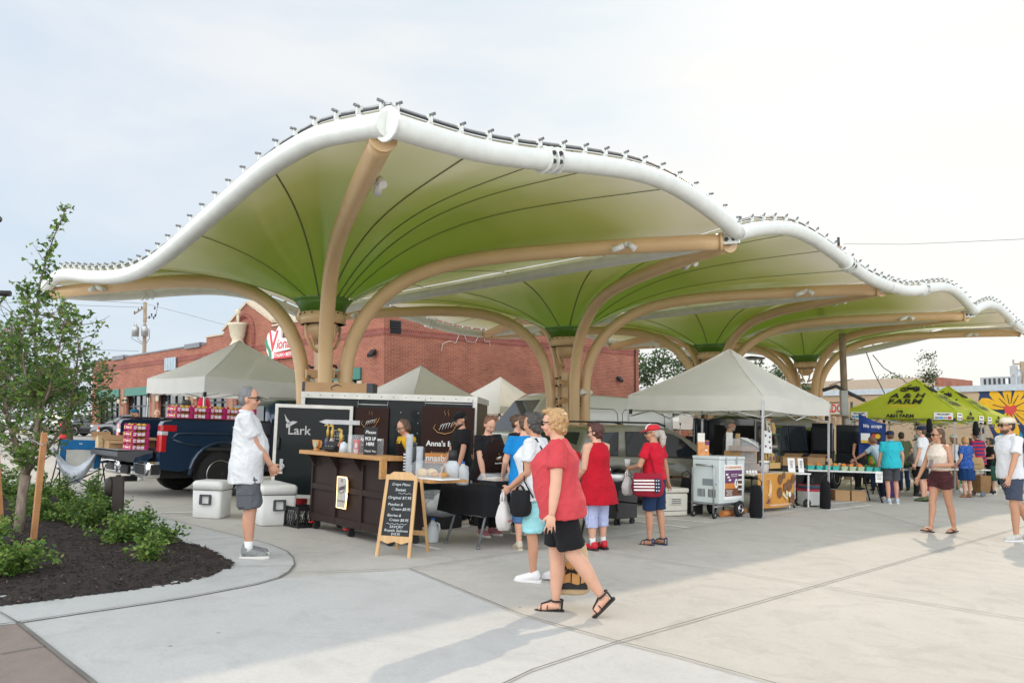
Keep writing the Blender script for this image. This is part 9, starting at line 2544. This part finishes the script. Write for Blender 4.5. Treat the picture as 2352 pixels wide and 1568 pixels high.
# 20. woman in the cream tank
p = foot(2166,1223)
t20 = person("woman in a cream tank top and maroon shorts walking in flip flops with a phone",p,196,hgt(2164,980,p),'tan',('tank',fab("cream_knit",(.66,.58,.50)),.0),('shorts',fab("maroon",(.065,.022,.025)),.42,.036),('flip',mat("flip_black",(.02,.015,.015),.7)),('long','brown'),.95,0,1.02,.022,.98,vox=.009,L=(.225,.13,1.10),Lp=(-.9,.5,-.5),R_=(.24,-.24,.84),Rp=(-1,-.2,-.1),legs={'R': ((.19,-.05,.10),-8,4),'L': ((-.17,.06,.085),4,4)},hem=1.02,hy=-18,specs='sun',Lcurl=1.0,thigh=1.04)
o = thing("phone","grey phone in the raised hand of the woman in the cream tank top","phone",M=Matrix.Translation(wpt(t20,t20.wr[1] + Vector((.09,.01,.03)))) @ Matrix.Rotation(R(200),4,'Z') @ Matrix.Rotation(R(70),4,'Y'))
MB().m(mat("phone_case",(.22,.19,.19),.4)).box((0,0,0),(.15,.075,.012),bev=.004).m(BLACKPL).cyl((.05,.02,.006),(.05,.02,.009),.010,n=8).cyl((.05,-.01,.006),(.05,-.01,.009),.010,n=8).build("case",parent=o)
p = foot(2196,1131)
person("woman in a white cap and white shorts behind the one in the cream tank top",p,120,min(1.72,hgt(2179,988,p,.05)),'tan',('tank',WHT),('shorts',WHT,.5,.03),('sneaker',SHO['white'],SHO['white']),('long','dblonde'),.95,cap=('cap',fab("cap_white",(.66,.68,.70))),vox=.013,face=False,legs={'L': ((-.15,.08,.085),10,4),'R': ((.12,-.08,.085),0,4)})
p = foot(2223,1142)
b22 = person("blonde woman in a blue dotted blouse and blue skirt with a straw tote",p,110,min(1.66,hgt(2219,998,p)),'fair',('tee',dot_mat("blue_dots",(.02,.08,.32),(.45,.5,.6),46,.22)),('skirt',fab("blue_skirt",(.012,.045,.14)),.50),('sandal',mat("sandal_tan",(.25,.13,.07),.7)),('bob','blonde'),1.05,0,1.05,.03,L=(.10,.24,.9),R_=(.10,-.24,.9),vox=.012,face=False)
hold_bag("straw_tote","tan jute tote on the shoulder of the blonde woman in blue","tote bag",wpt(b22,(-.10,-.16,1.36)),.52,.18,.34,fab("jute",(.36,.24,.115)),-12,.24,.9,hm=mat("strap_brown",(.12,.04,.03),.6),prt=lambda o: text("farmers market",.04,TXTBLK,o,frontM(0,-.105,-.42),shear=.2))
p = foot(2250,1134)
person("man in a brown cap and red and navy striped polo beside the blonde woman",p,115,min(1.84,hgt(2214,982,p,.04)),'tan',('polo',stripe_mat("rn_stripe",(.42,.02,.05),(.03,.04,.14),.10)),('shorts',fab("stone_shorts",(.55,.52,.46)),.85,.03),('sneaker',SHO['beige'],SHO['white']),('crop','grey'),1.1,.03,1,0,1.08,cap=('cap',fab("cap_brown",(.22,.095,.03))),vox=.012,face=False)
p = foot(2256,1141)
o = thing("wicker_trolley","wicker shopping trolley on grey wheels in the crowd","trolley",M=frame((p.x + .1,p.y + .2,p.z),R(20)))
WICK = ramp_mat("wicker",[(.35,(.15,.075,.025)),(.65,(.34,.19,.08))],scale=40,stretch=(1,1,3),rough=.8,bump=.6,bscale=60)
MB().m(WICK).loft([[(x * k,y * k,z) for x,y in ((-.2,-.14),(.2,-.14),(.2,.14),(-.2,.14))] for z,k in ((.10,.85),(.35,1.0),(.58,1.02))],smooth=False).build("basket",parent=o)
for y in (-.15,.15): MB().m(mat("wheel_grey",(.12,.14,.17),.6)).cyl((-.13,y - .02,.08),(-.13,y + .02,.08),.08,n=14).build("wheel",parent=o)
p = foot(2280,1134)
person("dark haired woman in glasses and a black T-shirt carrying a green bag",p,165,min(1.66,hgt(2270,1000,p)),'olive',('tee',BLK),('shorts',fab("camo",(.10,.09,.06)),.95,.03),('sneaker',SHO['black']),('curly','black'),1.08,specs='sun',L=(.25,.12,1.08),R_=(.22,-.15,1.0),vox=.012,face=False)
hold_bag("green_bag","dark green cloth bag on the arm of the woman in glasses and black","bag",p + Vector((-.10,-.28,1.02)),.28,.14,.44,fab("bag_green",(.02,.06,.04)),10,.16,.85)
p = foot(2302,1116)
person("woman in a red top partly hidden behind the man in the white patterned shirt",p,170,1.66,'tan',('tee',RED),('skirt',dot_mat("floral",(.20,.03,.06),(.10,.10,.2),20,.3),.45),('sneaker',SHO['beige']),('long','brown'),1.0,vox=.014,face=False)
p = foot(2254,1108)
person("distant shopper in a pale pink top among the crowd at the right",p,200,1.62,'fair',('tank',fab("pink_top",(.55,.30,.28))),('pants',fab("navy_pants",(.02,.025,.045))),('sneaker',SHO['white']),('long','dblonde'),.95,vox=.014,face=False)
p = foot(2290,1128)
person("shopper in brown shoes and dark trousers at the back of the right hand crowd",p + Vector((.9,1.2,0)),185,1.70,'tan',('tee',fab("dusty_pink",(.42,.2,.2))),('pants',BLK),('sneaker',SHO['beige']),('short','dark'),1.0,vox=.014,face=False)
# more of the crowd under the farm tents
_c = [(2078,1128,80,'tan',fab("olive_tee",(.10,.11,.06)),DENIM,('short','dark'),"shopper in an olive top bent behind the greens table"),(2160,1118,250,'fair',fab("plum",(.16,.04,.10)),BLK,('bob','brown'),"shopper in a plum top facing us behind the greens"),
	  (2204,1112,200,'brown',fab("peach_tee",(.60,.36,.25)),CHAR,('short','black'),"shopper in a peach top deep beneath the farther farm tent"),(2238,1106,120,'warm',fab("teal_tee",(.03,.22,.24)),BLK,('long','dark'),"shopper in a teal top at the back of the crowd"),
	  (2268,1104,80,'tan',fab("lilac",(.36,.28,.46)),DENIM,('bob','silver'),"grey haired shopper in lilac behind the woman in black"),(2322,1108,150,'fair',fab("check_blue",(.16,.24,.42)),BLK,('short','brown'),"shopper in mid blue glimpsed at the far right edge"),
	  (1990,1112,300,'olive',fab("maroon_tee",(.20,.03,.04)),BLK,('short','black'),"stall helper in a maroon top behind the cardboard boxes")]
for px,py,yw,sk_,t_,b_,hr,lab in _c:
	person(lab,foot(px,py),yw,1.60 + (px % 7) * .025,sk_,('tee',t_),('pants',b_),('sneaker',SHO['black']),hr,vox=.014,face=False,L=(.22,.16,1.0),lean=R(px % 5 * 3))
# 26. man with the cream cap
p = foot(2328,1241)
m26 = person("man in a cream cap and white dotted shirt walking left at the right edge",p,184,hgt(2338,952,p,.04),'tan',('shirt',dot_mat("white_dotted",(.66,.67,.70),(.30,.32,.36),60,.16),.018),('shorts',fab("slate_shorts",(.055,.068,.105)),.80,.03),('sneaker',mat("shoe_mesh",(.46,.45,.42),.7,var=.2,scale=40),SHO['white']),('crop','dark'),.98,.0,1.0,0,1.06,vox=.009,L=(.24,.30,.86),Lp=(-1,.3,-.1),R_=(-.18,-.28,.86),legs={'L': ((.02,.09,.085),0,6),'R': ((-.34,-.10,.16),38,6)},hem=.86,cap=('cap',fab("cap_cream",(.62,.55,.44)),'back'),beard='brown',specs='sun',hy=-4)
p = foot(2316,1158)
person("shopper in khaki shoes and shorts behind the man with the cream cap",p + Vector((.35,.2,0)),175,1.72,'tan',('tee',fab("khaki_tee",(.20,.2,.14))),('shorts',fab("khaki",(.28,.23,.16)),.9,.03),('sneaker',SHO['beige'],SHO['beige']),('short','brown'),1.0,vox=.013,face=False,legs={'L': ((.1,.09,.085),0,6),'R': ((-.3,-.10,.15),35,6)})
# people around the pickup
q = at(309,939,18.2); q.z = gz(q.x,q.y)
person("woman with a long braid, blue cap and blue top behind the tailgate",q,20,at(309,936,18.2).z - q.z - .03,'fair',('tee',fab("royal_blue",(.025,.05,.17))),('pants',DENIM),('sneaker',SHO['white']),('braid','dblonde'),1.0,cap=('cap',fab("cap_teal",(.02,.12,.20))),vox=.013,face=False)
q = at(428,920,19.6); q.z = gz(q.x,q.y)
person("man in a grey cap beneath the large white tent",q,5,at(428,916,19.6).z - q.z - .03,'brown',('tee',fab("taupe_tee",(.22,.19,.16))),('pants',BLK),('sneaker',SHO['black']),('short','black'),1.0,cap=('cap',fab("cap_grey",(.13,.125,.12))),vox=.013,face=False)
q = at(361,941,22.5); q.z = gz(q.x,q.y)
person("bald man showing just above the mango boxes",q,300,at(361,940,22.5).z - q.z,'fair',('tee',fab("grey_blue",(.2,.24,.3))),('pants',BLK),('sneaker',SHO['black']),('bald','grey'),1.0,vox=.014,face=False)
q = at(462,966,20.5); q.z = gz(q.x,q.y)
person("shopper in a beige shirt with a strap beneath the white tent's right side",q,60,at(462,960,20.5).z - q.z,'warm',('shirt',fab("beige_shirt",(.42,.34,.24))),('pants',BLK),('sneaker',SHO['black']),('short','brown'),1.0,vox=.014,face=False)
